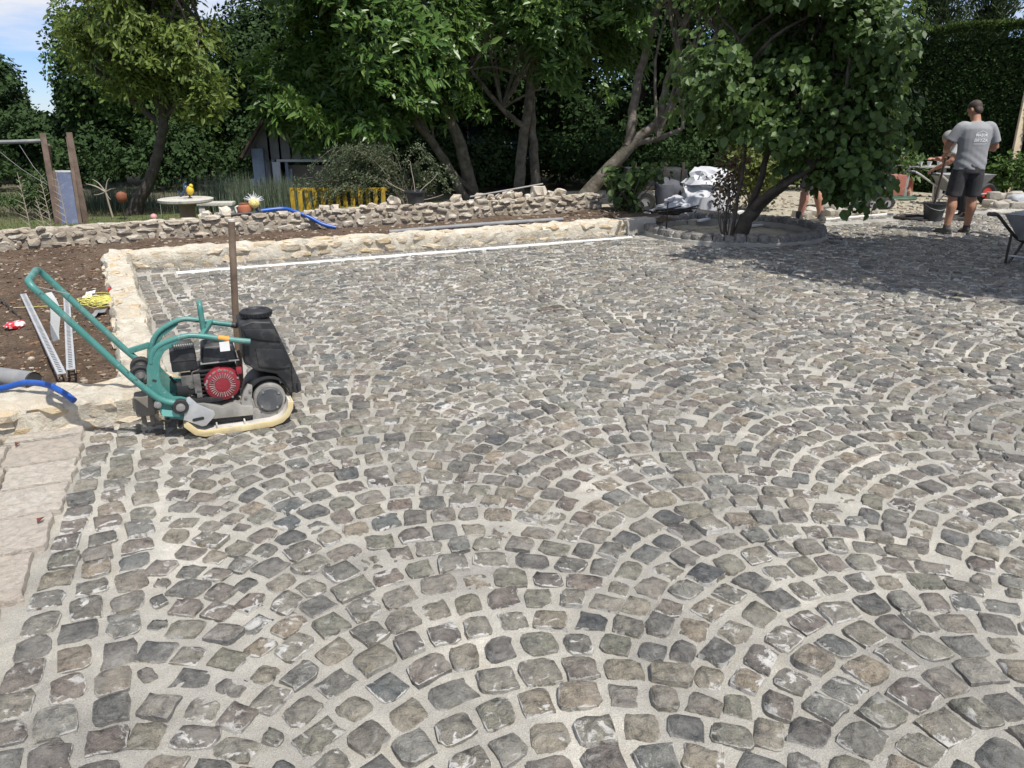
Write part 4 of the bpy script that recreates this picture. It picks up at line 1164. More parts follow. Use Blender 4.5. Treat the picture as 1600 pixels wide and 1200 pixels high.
# lavender clumps, lawn tufts
def blades(name, n, pf, h, wd, mat, seed, parent=None, lean=0.35):
    r = np.random.default_rng(seed); P = np.array([pf(r) for _ in range(n)])
    a = r.random(n) * 6.28; d = np.stack([np.cos(a), np.sin(a), np.zeros(n)], 1); s_ = np.stack([-np.sin(a), np.cos(a), np.zeros(n)], 1)
    hh = h * (0.5 + 0.7 * r.random((n, 1))); tip = P + np.array([0, 0, 1]) * hh + d * hh * lean * r.random((n, 1))
    V = np.stack([P - s_ * wd, P + s_ * wd, tip], 1).reshape(-1, 3); F = np.arange(3 * n).reshape(-1, 3)
    return tag(link(name, np_mesh(name, V, F, mat), parent), kind='stuff')
for i, (x, y, wd, hh, lab) in enumerate(((-7.2, 14.3, 0.95, 0.42, 'grey-green lavender clump between the slide and the walnut trunk'), (-4.9, 13.6, 0.75, 0.62, 'tall grey-green lavender clump behind the round garden table'), (-4.1, 14.2, 0.5, 0.55, 'lavender clump left of the playhouse porch'))):
    t_ = thing('lavender_clump', lab, 'plant', (x, y, -0.03), 0, 'lavender in the garden')
    blades('foliage', 1500, lambda r: (r.normal() * wd * 0.45, r.normal() * 0.25, 0), hh, 0.006, LAV, 60 + i, t_, 0.5)
GRASS = leaf_mat('lawn_blade', [(0.06, 0.09, 0.02), (0.11, 0.14, 0.04), (0.17, 0.17, 0.07)], 0.6, 0.2)
def lawn_pos(r):
    x = -10.5 + 7.0 * r.random(); y = 10.0 + 5.0 * r.random() ** 1.3
    return (x, max(y, 9.6 + (x + 8) * 0.43), -0.02)
blades('lawn_grass', 16000, lawn_pos, 0.05, 0.005, GRASS, 66)
# ------------------------------------------------------------------ plate compactor (local x = travel direction, y = away from the near side)
TEAL = M('teal_machine_paint', [(0.045, 0.175, 0.155), (0.060, 0.215, 0.190), (0.078, 0.235, 0.210)], 5, 0.42, 0.15, 0.002, 60, dirt_or_shade=(0.27, 0.29, 0.25), dirt_or_shade_amt=0.55, dirt_or_shade_scale=11, chips=(0.05, 0.045, 0.04))
BLKP = M('dusty_black_plastic', [(0.014, 0.015, 0.017), (0.024, 0.025, 0.027)], 7, 0.55, 0.2, 0.002, 70, dirt_or_shade=(0.13, 0.125, 0.118), dirt_or_shade_amt=0.65, dirt_or_shade_scale=7)
BLKM = M('dusty_black_metal', [(0.018, 0.018, 0.019), (0.035, 0.035, 0.036)], 7, 0.5, 0.2, 0.002, 60, dirt_or_shade=(0.14, 0.13, 0.12), dirt_or_shade_amt=0.5)
REDP = M('faded_red_cover', [(0.20, 0.016, 0.026), (0.29, 0.026, 0.038)], 8, 0.45, 0.1, 0.001, 60, dirt_or_shade=(0.42, 0.18, 0.17), dirt_or_shade_amt=0.35)
ALU = M('cast_aluminium', [(0.24, 0.23, 0.21), (0.40, 0.385, 0.35)], 9, 0.55, 0.3, 0.002, 60, metal=0.25, dirt_or_shade=(0.46, 0.43, 0.37), dirt_or_shade_amt=0.6, dirt_or_shade_scale=11)
GALV = M('galvanised_steel', [(0.48, 0.49, 0.49), (0.62, 0.63, 0.63)], 14, 0.42, 0.05, 0.001, 40, metal=0.45, dirt_or_shade=(0.55, 0.52, 0.46), dirt_or_shade_amt=0.35)
DUSTM = M('dust_covered_steel', [(0.34, 0.325, 0.295), (0.50, 0.475, 0.43), (0.58, 0.55, 0.50)], 9, 0.85, 0.5, 0.004, 60, dirt_or_shade=(0.16, 0.15, 0.135), dirt_or_shade_amt=0.45, dirt_or_shade_scale=14)
RUBY = M('yellowed_rubber_pad', [(0.50, 0.40, 0.20), (0.58, 0.47, 0.25), (0.62, 0.53, 0.32)], 8, 0.65, 0.2, 0.002, 50, dirt_or_shade=(0.36, 0.32, 0.25), dirt_or_shade_amt=0.5, dirt_or_shade_scale=12)
RUBB = M('black_rubber', [(0.015, 0.015, 0.015), (0.03, 0.03, 0.03)], 9, 0.75, 0.2, 0.002, 60, dirt_or_shade=(0.12, 0.11, 0.10), dirt_or_shade_amt=0.4)
GREYB = M('grimy_grey_rubber', [(0.13, 0.115, 0.095), (0.20, 0.18, 0.15)], 12, 0.85, 0.4, 0.003, 50)
STEEL = M('worn_steel', [(0.30, 0.29, 0.28), (0.45, 0.44, 0.42)], 9, 0.45, metal=0.6)
ORANGE = M('orange_sticker', [(0.78, 0.26, 0.03), (0.85, 0.33, 0.06)], 6, 0.5)
WHITEP = M('white_paper_tag', [(0.68, 0.68, 0.67), (0.78, 0.78, 0.77)], 6, 0.7)

pc = thing('plate_compactor', 'teal framed vibrating plate compactor with red engine fan cover and black water tank', 'compactor', (-1.6, 3.7, 0.004), SA)
PW = 0.40
lowl = [(-0.100, 0.075), (-0.052, 0.020), (-0.003, 0.003), (0.335, 0.003), (0.392, 0.018), (0.428, 0.048), (0.452, 0.090), (0.458, 0.128)]
def offs(line, d):
    out = []
    for i, p in enumerate(line):
        a = line[max(i - 1, 0)]; b_ = line[min(i + 1, len(line) - 1)]
        tx, tz = b_[0] - a[0], b_[1] - a[1]; l = math.hypot(tx, tz)
        out.append((p[0] - tz / l * d, p[1] + tx / l * d))
    return out
mb = MB(); mb.prism(lowl + offs(lowl, 0.010)[::-1], 0.0, PW)
mb.prism([(p[0] * 1.0, p[1] - 0.001) for p in lowl] + offs(lowl, 0.030)[::-1], -0.006, 0.010)
mb.prism([(p[0] * 1.0, p[1] - 0.001) for p in lowl] + offs(lowl, 0.030)[::-1], PW - 0.010, PW + 0.006)
mb.build('rubber_pad', RUBY, pc, 0.003)
inn = offs(lowl, 0.011)
bp = MB().prism(inn + offs(lowl, 0.026)[::-1], 0.0125, PW - 0.0125)
for x in (0.06, 0.20): bp.box((x, 0.05, 0.035), (0.008, 0.06, 0.03))
bp.build('base_plate', DUSTM, pc, 0.002)
# exciter
ex = MB().lathe([(0.0, 0.075), (0.082, 0.075), (0.085, 0.085), (0.085, 0.33), (0.07, 0.335), (0.0, 0.335)], 28, (0.345, 0, 0.135), 'Y', cap=False)
ex.box((0.345, 0.2, 0.055), (0.20, 0.25, 0.07)).box((0.27, 0.2, 0.09), (0.12, 0.24, 0.09))
exo = ex.build('exciter_housing', M('dusty_exciter_casting', [(0.17, 0.165, 0.155), (0.30, 0.285, 0.26)], 9, 0.8, 0.4, 0.003, 60, dirt_or_shade=(0.45, 0.42, 0.37), dirt_or_shade_amt=0.6, dirt_or_shade_scale=12), pc, 0.003)
MB().lathe([(0.0, 0.058), (0.060, 0.058), (0.068, 0.064), (0.068, 0.078), (0.0, 0.078)], 28, (0.345, 0, 0.135), 'Y', cap=False).build('cover_disc', M('dusty_slate_cover', [(0.060, 0.066, 0.072), (0.095, 0.10, 0.105)], 8, 0.6, dirt_or_shade=(0.25, 0.24, 0.22), dirt_or_shade_amt=0.5, dirt_or_shade_scale=16), exo, 0.0)
for k in range(4):
    a = R(35 + 90 * k); MB().lathe([(0.0, 0.053), (0.006, 0.053), (0.006, 0.06)], 8, (0.345 + 0.057 * math.cos(a), 0, 0.135 + 0.057 * math.sin(a)), 'Y').build('cover_bolt', STEEL, exo)
# guard over the belt
arc = [(0.345 + 0.108 * math.cos(R(a)), 0.135 + 0.108 * math.sin(R(a))) for a in range(5, 176, 15)] + [(0.20, 0.10)]
arc2 = [(0.185, 0.10)] + [(0.345 + 0.122 * math.cos(R(a)), 0.135 + 0.125 * math.sin(R(a))) for a in range(178, 2, -15)]
MB().prism(arc + arc2, 0.085, 0.30).build('belt_guard', BLKM, pc, 0.002)
MB().prism([(0.20, 0.09), (0.252, 0.09), (0.25, 0.15), (0.262, 0.225), (0.24, 0.235), (0.215, 0.20), (0.195, 0.15)], 0.055, 0.085).build('guard_bracket', ALU, pc, 0.003)
for (x, z) in ((0.247, 0.205), (0.222, 0.172), (0.232, 0.112)): MB().lathe([(0.0, 0.046), (0.008, 0.046), (0.008, 0.056)], 8, (x, 0, z), 'Y').build('guard_bolt', STEEL, pc)
# engine bed
MB().prism([(-0.04, 0.10), (0.05, 0.075), (0.25, 0.065), (0.252, 0.115), (0.20, 0.125), (0.17, 0.150), (0.10, 0.132), (0.06, 0.150), (0.01, 0.168), (-0.035, 0.172)], 0.045, 0.34).build('engine_bed', ALU, pc, 0.005)
MB().prism([(0.02, 0.045), (0.235, 0.035), (0.25, 0.066), (0.05, 0.078)], 0.07, 0.32).build('bed_mount', BLKM, pc, 0.003)
# galvanised foot bracket with its slot
br = MB().prism([(-0.066, 0.222), (-0.052, 0.226), (-0.018, 0.180), (0.054, 0.131), (0.058, 0.112), (0.046, 0.093), (0.008, 0.058), (-0.012, 0.056), (-0.096, 0.106)], 0.012, 0.022).build('foot_bracket', GALV, pc, 0.002)
MB().prism([(-0.056, 0.098), (-0.05, 0.090), (0.0, 0.094), (0.004, 0.103), (-0.002, 0.110), (-0.050, 0.106)], 0.0095, 0.014).build('slot', BLKM, br)
# side frame plates
fp = [(-0.198, 0.466), (-0.228, 0.40), (-0.240, 0.302), (-0.232, 0.262), (-0.213, 0.225), (-0.197, 0.142), (-0.15, 0.118), (-0.095, 0.100), (-0.060, 0.118), (-0.048, 0.170), (-0.058, 0.212), (-0.092, 0.226), (-0.125, 0.232), (-0.150, 0.262), (-0.173, 0.300), (-0.176, 0.36), (-0.160, 0.437), (-0.135, 0.475), (-0.075, 0.510), (-0.055, 0.525), (-0.06, 0.535), (-0.12, 0.515), (-0.165, 0.49)]
for y in (0.030, 0.352):
    f_ = MB().prism(fp, y, y + 0.012).build('frame_plate', TEAL, pc, 0.002)
    MB().prism([(-0.213, 0.330), (-0.196, 0.320), (-0.192, 0.332), (-0.208, 0.340)], y - 0.0015, y + 0.005).build('hole', BLKM, f_)
MB().prism([(-0.20, 0.175), (-0.115, 0.155), (-0.11, 0.12), (-0.19, 0.138)], 0.026, 0.0305).build('frame_label', M('pale_teal_label', [(0.16, 0.42, 0.38), (0.2, 0.47, 0.43)], 6, 0.5), pc)
MB().box((-0.205, 0.197, 0.30), (0.025, 0.32, 0.05)).box((-0.15, 0.197, 0.14), (0.06, 0.32, 0.02)).build('frame_crossmember', TEAL, pc, 0.003)
pv = MB().lathe([(0.0, 0.0), (0.036, 0.0), (0.040, 0.006), (0.040, 0.03), (0.0, 0.03)], 20, (-0.101, 0, 0.180), 'Y', cap=False).build('pivot_buffer', RUBB, pc, 0.0)
MB().lathe([(0.0, -0.010), (0.012, -0.010), (0.012, -0.004), (0.022, -0.003), (0.022, 0.002)], 14, (-0.101, 0, 0.180), 'Y').build('pivot_nut', STEEL, pv)
MB().lathe([(0.0, -0.002), (0.011, -0.002), (0.011, 0.004), (0.018, 0.005), (0.018, 0.03)], 14, (-0.204, 0, 0.207), 'Y').build('frame_bolt', STEEL, pc)
# tow handle: one bent tube
def rounded(pts, rad=0.05, n=5):
    P = [Vector(p) for p in pts]; out = [P[0]]
    for i in range(1, len(P) - 1):
        a = (P[i - 1] - P[i]); c = (P[i + 1] - P[i]); q = min(rad, a.length * 0.48, c.length * 0.48)
        a = P[i] + a.normalized() * q; c = P[i] + c.normalized() * q
        for k in range(n + 1):
            t = k / n; out.append(a * (1 - t) ** 2 + P[i] * 2 * t * (1 - t) + c * t * t)
    out.append(P[-1]); return out
hp = [(-0.06, 0.022, 0.183), (-0.180, 0.022, 0.215), (-0.285, 0.018, 0.340), (-0.655, 0.018, 0.872), (-0.655, 0.375, 0.872), (-0.325, 0.375, 0.405), (-0.24, 0.372, 0.30)]
hd_ = MB().tube(rounded(hp, 0.05), 0.0165, 12).build('tow_handle', TEAL, pc, smooth=60)
MB().beam((-0.33, 0.372, 0.40), (-0.21, 0.36, 0.43), 0.022, 0.03).build('handle_catch', TEAL, hd_, 0.002)
MB().beam((-0.652, 0.028, 0.858), (-0.535, 0.365, 0.735), 0.002, 0.002).build('tie_string', WHITEP, hd_)
mb = MB(); vs_ = []; N = 9
for i in range(N):
    t = i / (N - 1); cx = -0.592 + 0.012 * math.sin(t * 5); cz = 0.80 - 0.24 * t; wd = 0.012 + 0.008 * math.sin(t * 3.1)
    vs_ += [(cx - wd, 0.10 + 0.02 * t, cz), (cx + wd, 0.115 + 0.03 * t, cz), (cx + wd, 0.117 + 0.03 * t, cz), (cx - wd, 0.102 + 0.02 * t, cz)]
fs = []
for i in range(N - 1):
    for k in range(4): fs.append((i * 4 + k, i * 4 + (k + 1) % 4, i * 4 + 4 + (k + 1) % 4, i * 4 + 4 + k))
mb.add(vs_, fs).build('white_ribbon', WHITEP, hd_)
# roll hoops, eye
hn = [(-0.205, 0.040, 0.42), (-0.190, 0.040, 0.470), (-0.142, 0.040, 0.512), (-0.030, 0.040, 0.540), (0.05, 0.040, 0.530), (0.145, 0.04, 0.505), (0.275, 0.042, 0.475)]
hf = [(-0.205, 0.355, 0.38), (-0.193, 0.355, 0.440), (-0.150, 0.355, 0.500), (-0.055, 0.355, 0.548), (0.01, 0.355, 0.549), (0.10, 0.355, 0.524), (0.235, 0.355, 0.490)]
h1 = MB().tube(catmull(hn, 5), 0.0145, 10).build('guard_hoop', TEAL, pc, smooth=60)
MB().tube(catmull(hf, 5), 0.0145, 10).build('guard_hoop', TEAL, pc, smooth=60)
MB().tube([(0.212, 0.355, 0.497), (0.245, 0.355, 0.487)], 0.017, 10).build('hoop_grip', BLKP, pc, smooth=60)
MB().beam((0.042, 0.04, 0.528), (0.11, 0.355, 0.522), 0.024, 0.024).build('hoop_crossbar', TEAL, pc, 0.005)
MB().tube(rounded([(0.062, 0.175, 0.50), (0.060, 0.175, 0.668), (0.060, 0.235, 0.668), (0.062, 0.235, 0.50)], 0.03), 0.0135, 10).build('lifting_eye', TEAL, pc, smooth=60)
st_ = MB().tube([(0.122, 0.041, 0.514), (0.172, 0.041, 0.499)], 0.0158, 12).build('orange_sticker', ORANGE, h1, smooth=60)
MB().box((0.148, 0.026, 0.468), (0.048, 0.002, 0.050)).build('white_tag', WHITEP, h1)
# wheels
for y in (0.085, 0.235):
    wh = MB().lathe([(0.030, -0.014), (0.044, -0.018), (0.052, -0.012), (0.052, 0.012), (0.044, 0.018), (0.030, 0.014)], 22, (-0.262, y, 0.352), 'Y', cap=False).build('transport_wheel', RUBB, pc, smooth=50)
    MB().lathe([(0.0, -0.014), (0.016, -0.016), (0.018, -0.006), (0.032, -0.006), (0.032, 0.008), (0.0, 0.014)], 18, (-0.262, y, 0.352), 'Y', cap=False).build('hub', STEEL, wh, smooth=40)
MB().tube([(-0.262, 0.05, 0.352), (-0.262, 0.30, 0.352)], 0.009, 8).build('axle', STEEL, pc)
# grey-brown block on short feet, no identified part, under the rear of the frame
vb = MB().box((-0.268, 0.155, 0.175), (0.095, 0.095, 0.115)).build('rear_block', GREYB, pc, 0.016, 3)
MB().box((-0.285, 0.155, 0.09), (0.022, 0.05, 0.075)).box((-0.245, 0.155, 0.095), (0.022, 0.05, 0.065)).box((-0.215, 0.155, 0.16), (0.06, 0.05, 0.05)).build('rear_block_feet', GREYB, vb, 0.003)
# engine
eng = MB().box((0.095, 0.21, 0.245), (0.21, 0.20, 0.17)).build('crankcase', BLKM, pc, 0.012)
mb = MB()
for k in range(7): mb.box((0.02, 0.17, 0.20 + 0.022 * k), (0.10, 0.17, 0.008))
mb.build('cooling_fins', BLKM, eng, 0.001)
ac = MB().box((-0.055, 0.155, 0.400), (0.122, 0.15, 0.115)).build('air_cleaner', BLKP, pc, 0.012, 3)
MB().box((-0.055, 0.155, 0.402), (0.127, 0.155, 0.006)).build('seam', BLKM, ac, 0.002)
MB().box((-0.050, 0.16, 0.468), (0.10, 0.12, 0.022), taper=(0.9, 0.85)).build('muffler_cap', BLKP, ac, 0.005)
mb = MB()
for k in range(9): mb.box((-0.088 + 0.0105 * k, 0.098, 0.478), (0.005, 0.03, 0.006))
mb.build('vent_slots', ALU, ac)
ft = MB().box((0.118, 0.175, 0.412), (0.180, 0.18, 0.095), taper=(0.86, 0.86)).build('fuel_tank', BLKP, pc, 0.018, 3)
MB().box((0.118, 0.175, 0.371), (0.192, 0.192, 0.006)).build('tank_lip', STEEL, ft, 0.002)
MB().lathe([(0.0, 0.45), (0.024, 0.45), (0.026, 0.472), (0.02, 0.478), (0.0, 0.478)], 16, (0.13, 0.19, 0), 'Z', cap=False).build('fuel_cap', BLKP, ft)
# recoil fan cover
RC = (0.115, 0, 0.252)
rc = MB().lathe([(0.092, 0.115), (0.092, 0.085), (0.086, 0.066), (0.070, 0.058), (0.0, 0.056)], 40, RC, 'Y', cap=False).build('fan_cover', REDP, pc, smooth=40)
mb = MB()
for k in range(30):
    a = 2 * math.pi * k / 30
    ca, sa = math.cos(a), math.sin(a); cx, cz = RC[0] + 0.0525 * ca, RC[2] + 0.0525 * sa
    mb.box((cx, 0.0562, cz), (0.026, 0.003, 0.0042), Matrix(((ca, 0, -sa), (0, 1, 0), (sa, 0, ca))))
for k in range(7):
    a = R(50 + 22 * k); ca, sa = math.cos(a), math.sin(a); cx, cz = RC[0] + 0.079 * ca, RC[2] + 0.079 * sa
    mb.box((cx, 0.0610, cz), (0.008, 0.006, 0.020), Matrix(((ca, 0, -sa), (0, 1, 0), (sa, 0, ca))))
mb.build('fan_slots', M('dusty_slot', [(0.10, 0.05, 0.05), (0.42, 0.33, 0.31)], 60, 0.8), rc)
for a in (20, 95, 170, 300): MB().lathe([(0.0, 0.058), (0.006, 0.058), (0.006, 0.066)], 8, (RC[0] + 0.084 * math.cos(R(a)), 0, RC[2] + 0.084 * math.sin(R(a))), 'Y').build('cover_bolt', STEEL, rc)
MB().box((0.205, 0.07, 0.318), (0.03, 0.035, 0.035)).build('starter_grip', REDP, pc, 0.008)
mb = MB().box((-0.005, 0.10, 0.27), (0.034, 0.06, 0.10)).box((-0.045, 0.12, 0.29), (0.07, 0.08, 0.05)).lathe([(0, 0.075), (0.016, 0.075), (0.016, 0.12)], 12, (-0.035, 0, 0.262), 'Y').box((-0.002, 0.085, 0.215), (0.026, 0.03, 0.04))
mb.tube([(0.01, 0.09, 0.34), (-0.02, 0.085, 0.335), (-0.03, 0.09, 0.31), (-0.015, 0.085, 0.29)], 0.004, 6)
mb.build('carburettor', M('sooty_cast_metal', [(0.07, 0.068, 0.064), (0.20, 0.19, 0.175)], 22, 0.6, dirt_or_shade=(0.3, 0.28, 0.25), dirt_or_shade_amt=0.4), pc, 0.003)
MB().box((-0.06, 0.12, 0.245), (0.09, 0.08, 0.06)).box((0.03, 0.09, 0.178), (0.16, 0.06, 0.03)).build('engine_base', BLKM, pc, 0.008)
MB().tube(catmull([(-0.13, 0.16, 0.30), (-0.10, 0.12, 0.26), (-0.05, 0.10, 0.22), (0.02, 0.08, 0.20)], 4), 0.007, 7).build('cable', RUBB, pc, smooth=60)
# water tank
wt = [(0.238, 0.555), (0.30, 0.572), (0.395, 0.560), (0.412, 0.530), (0.468, 0.360), (0.508, 0.225), (0.512, 0.165), (0.496, 0.146), (0.458, 0.150), (0.430, 0.215), (0.392, 0.268), (0.340, 0.285), (0.292, 0.300), (0.262, 0.330), (0.236, 0.345), (0.246, 0.45)]
tk = MB().prism(wt, 0.075, 0.345).build('water_tank', BLKP, pc, 0.018, 3)
MB().prism([(0.250, 0.535), (0.405, 0.520), (0.432, 0.448), (0.33, 0.470), (0.262, 0.49)], 0.066, 0.08).build('tank_rib', BLKP, tk, 0.006)
MB().prism([(0.300, 0.425), (0.438, 0.405), (0.470, 0.300), (0.40, 0.300), (0.305, 0.325)], 0.066, 0.08).build('tank_panel', BLKP, tk, 0.006)
MB().prism([(0.475, 0.33), (0.515, 0.20), (0.514, 0.16), (0.485, 0.146), (0.468, 0.17)], 0.062, 0.08).build('tank_foot', BLKP, tk, 0.006)
cpz = MB().lathe([(0.0, 0.568), (0.078, 0.568), (0.082, 0.574), (0.082, 0.596), (0.072, 0.604), (0.050, 0.604), (0.046, 0.598), (0.0, 0.598)], 30, (0.335, 0.205, 0), 'Z', cap=False).build('tank_cap', BLKP, tk, smooth=35)
mb = MB()
for k in range(24):
    a = 2 * math.pi * k / 24; mb.box((0.335 + 0.083 * math.cos(a), 0.205 + 0.083 * math.sin(a), 0.585), (0.006, 0.006, 0.018), Matrix.Rotation(a, 3, 'Z'))
mb.build('grip_ribs', BLKP, cpz)
mb = MB()
for (x, z) in ((0.500, 0.165), (0.478, 0.170)): mb.tube([(x, 0.05, z), (x - 0.004, 0.05, z + 0.05)], 0.007, 7)
mb.build('tank_clips', BLKM, tk)
MB().beam((0.455, 0.1, 0.15), (0.445, 0.1, 0.09), 0.03, 0.012).beam((0.455, 0.3, 0.15), (0.445, 0.3, 0.09), 0.03, 0.012).build('tank_stay', BLKM, pc, 0.002)

# pole standing behind the machine
RUST = M('rusty_brown_steel', [(0.105, 0.070, 0.048), (0.17, 0.12, 0.085), (0.23, 0.175, 0.13)], 10, 0.75, 0.3, 0.002, 60)
po = thing('steel_pole', 'rusty brown upright pole standing behind the plate compactor', 'pole', (-1.60, 4.25, 0))
pm_ = MB().tube([(0, 0, -0.05), (0.03, 0.0, 0.55), (0.068, 0.0, 1.045)], 0.0195, 10).build('shaft', RUST, po, smooth=60)
MB().lathe([(0.0, 1.045), (0.019, 1.043), (0.019, 1.055), (0.0, 1.058)], 10, (0.068, 0, 0), 'Z', cap=False).build('pale_tip', M('pale_tip', [(0.55, 0.52, 0.46), (0.64, 0.61, 0.55)], 5, 0.8), po)
# ------------------------------------------------------------------ things in and about the garden and yard
def W(px, py, Y):
    """world point at distance Y ahead, seen in the given direction"""
    u = (px - 800) / 1200.0; v = -(py - 600) / 1200.0
    d = Vector((u, math.cos(PITCH) + v * math.sin(PITCH), -math.sin(PITCH) + v * math.cos(PITCH)))
    return Vector((0, 0, EYE)) + d * (Y / d.y)
def G(px, py, z=0.0):
    u = (px - 800) / 1200.0; v = -(py - 600) / 1200.0
    d = Vector((u, math.cos(PITCH) + v * math.sin(PITCH), -math.sin(PITCH) + v * math.cos(PITCH)))
    return Vector((0, 0, EYE)) + d * ((z - EYE) / d.z)

WOODB = M('weathered_brown_timber', [(0.055, 0.036, 0.026), (0.095, 0.064, 0.047), (0.13, 0.095, 0.07)], 7, 0.8, 0.4, 0.004, 30)
WOODP = M('pale_sawn_timber', [(0.50, 0.40, 0.27), (0.60, 0.50, 0.36), (0.42, 0.33, 0.22)], 5, 0.75, 0.3, 0.003, 40)
BLUEG = M('blue_grey_slide_face', [(0.075, 0.095, 0.155), (0.095, 0.115, 0.175)], 5, 0.6, dirt_or_shade=(0.40, 0.41, 0.44), dirt_or_shade_amt=0.2, dirt_or_shade_scale=8, spec=0.2)
CONC = M('lichened_concrete', [(0.36, 0.34, 0.29), (0.52, 0.50, 0.44), (0.26, 0.24, 0.20)], 13, 0.9, 0.5, 0.004, 40)
TERRA = M('terracotta', [(0.30, 0.095, 0.045), (0.38, 0.14, 0.07)], 7, 0.7)
BLUEH = M('blue_plastic_pipe', [(0.005, 0.060, 0.30), (0.008, 0.085, 0.38)], 4, 0.38, dirt_or_shade=(0.25, 0.28, 0.34), dirt_or_shade_amt=0.2)
GREYP = M('dusty_grey_plastic', [(0.17, 0.175, 0.18), (0.25, 0.255, 0.26)], 6, 0.6, dirt_or_shade=(0.36, 0.33, 0.28), dirt_or_shade_amt=0.4)
CHAR = M('charcoal_plastic', [(0.020, 0.022, 0.025), (0.035, 0.037, 0.040)], 6, 0.55, dirt_or_shade=(0.12, 0.11, 0.10), dirt_or_shade_amt=0.4)
YELP = M('yellow_fence_paint', [(0.22, 0.14, 0.012), (0.52, 0.33, 0.016)], 9, 0.6, dirt_or_shade=(0.10, 0.10, 0.05), dirt_or_shade_amt=0.5, dirt_or_shade_scale=14)  # dark patches paint the shrub's mottled shade onto the pickets
BWALL = M('blue_grey_boarding', [(0.26, 0.315, 0.41), (0.33, 0.385, 0.47)], 5, 0.7, 0.2, 0.003, 40, dirt_or_shade=(0.15, 0.15, 0.15), dirt_or_shade_amt=0.4)
WHITEW = M('white_painted_wood', [(0.62, 0.63, 0.64), (0.74, 0.75, 0.76)], 5, 0.6)
GREYW = M('grey_weathered_board', [(0.27, 0.265, 0.26), (0.38, 0.37, 0.36)], 7, 0.85, 0.3, 0.003, 40)
WBAG = M('white_woven_bag', [(0.46, 0.47, 0.50), (0.58, 0.59, 0.62)], 4, 0.5, 0.4, 0.01, 9)
IRON = M('dark_iron', [(0.035, 0.030, 0.028), (0.08, 0.065, 0.055)], 10, 0.65, metal=0.3)
REDPL = M('red_plastic', [(0.40, 0.035, 0.025), (0.50, 0.06, 0.04)], 6, 0.5)

# slide with A-frame and swing beam
Y0 = 12.2
sl = thing('garden_slide', 'blue-grey children\'s slide between brown timber posts at the left', 'slide', (-6.85, Y0, -0.02))
O = Vector((-6.85, Y0, -0.02))
def Wl(px, py, Y): return W(px, py, Y) - O
MB().beam(Wl(67, 210, Y0 + 0.5), Wl(92, 356, Y0 - 0.1), 0.085, 0.085).build('post', WOODB, sl, 0.006)
MB().beam(Wl(75, 226, Y0 + 0.45), Wl(86, 340, Y0 + 0.9), 0.06, 0.06).build('post', WOODB, sl, 0.006)
MB().beam(Wl(108, 208, Y0 + 0.5), Wl(136, 356, Y0 + 0.05), 0.085, 0.085).build('post', WOODB, sl, 0.006)
MB().beam(Wl(106, 215, Y0 + 0.5), Wl(127, 356, Y0 - 0.15), 0.05, 0.06).build('side_rail', WOODB, sl, 0.004)
MB().beam(Wl(84, 268, Y0 + 0.4), Wl(96, 356, Y0 - 0.15), 0.04, 0.06).build('side_rail', WOODB, sl, 0.004)
A_, B_ = Wl(99.5, 269, Y0 + 0.42), Wl(110, 358, Y0 - 0.16)
MB().beam(A_, B_, 0.285, 0.02, up=(0, -0.5, 1)).build('slide_face', BLUEG, sl, 0.003)
MB().beam(A_ + Vector((-0.14, 0, 0.01)), A_ + Vector((0.14, 0, 0.01)), 0.03, 0.03).build('top_edge', WHITEW, sl, 0.004)
for k in range(4):
    MB().beam(Wl(116 + 4.2 * k, 300 + 14 * k, Y0 + 0.3), Wl(126 + 3.4 * k, 299 + 14 * k, Y0 + 0.35), 0.03, 0.03).build('rung', WOODB, sl, 0.004)
MB().tube([Wl(70, 220, Y0 + 0.5), Wl(-60, 224, Y0 + 0.5)], 0.03, 8).build('swing_beam', GREYP, sl)
MB().tube(catmull([Wl(-4, 234, Y0 + 0.5), Wl(35, 265, Y0 + 0.45), Wl(78, 291, Y0 + 0.4)], 5), 0.004, 5).build('rope', GREYP, sl)
MB().tube([Wl(30, 226, Y0 + 0.5), Wl(52, 260, Y0 + 0.45), Wl(77, 289, Y0 + 0.4)], 0.004, 5).build('rope', GREYP, sl)

# round table with figurine, bench
T = W(290, 310, 10.75)
tb = thing('garden_table', 'round pale stone garden table on a brown pedestal behind the old wall', 'table', (T.x, T.y, 0))
MB().lathe([(0.0, T.z - 0.05), (0.33, T.z - 0.05), (0.355, T.z - 0.035), (0.36, T.z - 0.005), (0.345, T.z), (0.0, T.z)], 36, (0, 0, 0), 'Z', cap=False).build('table_top', CONC, tb)
MB().lathe([(0.13, -0.05), (0.13, 0.08), (0.105, 0.12), (0.10, T.z - 0.12), (0.13, T.z - 0.05)], 16).build('pedestal', M('brown_pedestal', [(0.20, 0.14, 0.09), (0.29, 0.21, 0.14)], 8, 0.85), tb)
P = W(297, 310, 10.75)
fg = thing('bird_figurine', 'small yellow and blue bird figurine on the round garden table', 'ornament', (P.x, P.y, T.z))
YF = M('yellow_glaze', [(0.62, 0.40, 0.02), (0.72, 0.52, 0.06)], 9, 0.35); BF = M('blue_black_glaze', [(0.02, 0.035, 0.07), (0.06, 0.10, 0.16)], 9, 0.35)
mb = MB(); V, F = ICO2
mb.add(V * np.array([0.055, 0.05, 0.062]) + np.array([0.01, 0, 0.105]), F); mb.add(V * np.array([0.028, 0.028, 0.03]) + np.array([0.035, 0, 0.165]), F)
mb.build('body', YF, fg, smooth=80)
MB().add(V * np.array([0.03, 0.05, 0.07]) + np.array([-0.035, 0, 0.115]), F).tube(catmull([(-0.04, 0, 0.13), (-0.09, 0, 0.06), (-0.13, 0, 0.03), (-0.14, 0, 0.10)], 4), [0.022, 0.006], 6).build('wing', BF, fg, smooth=80)
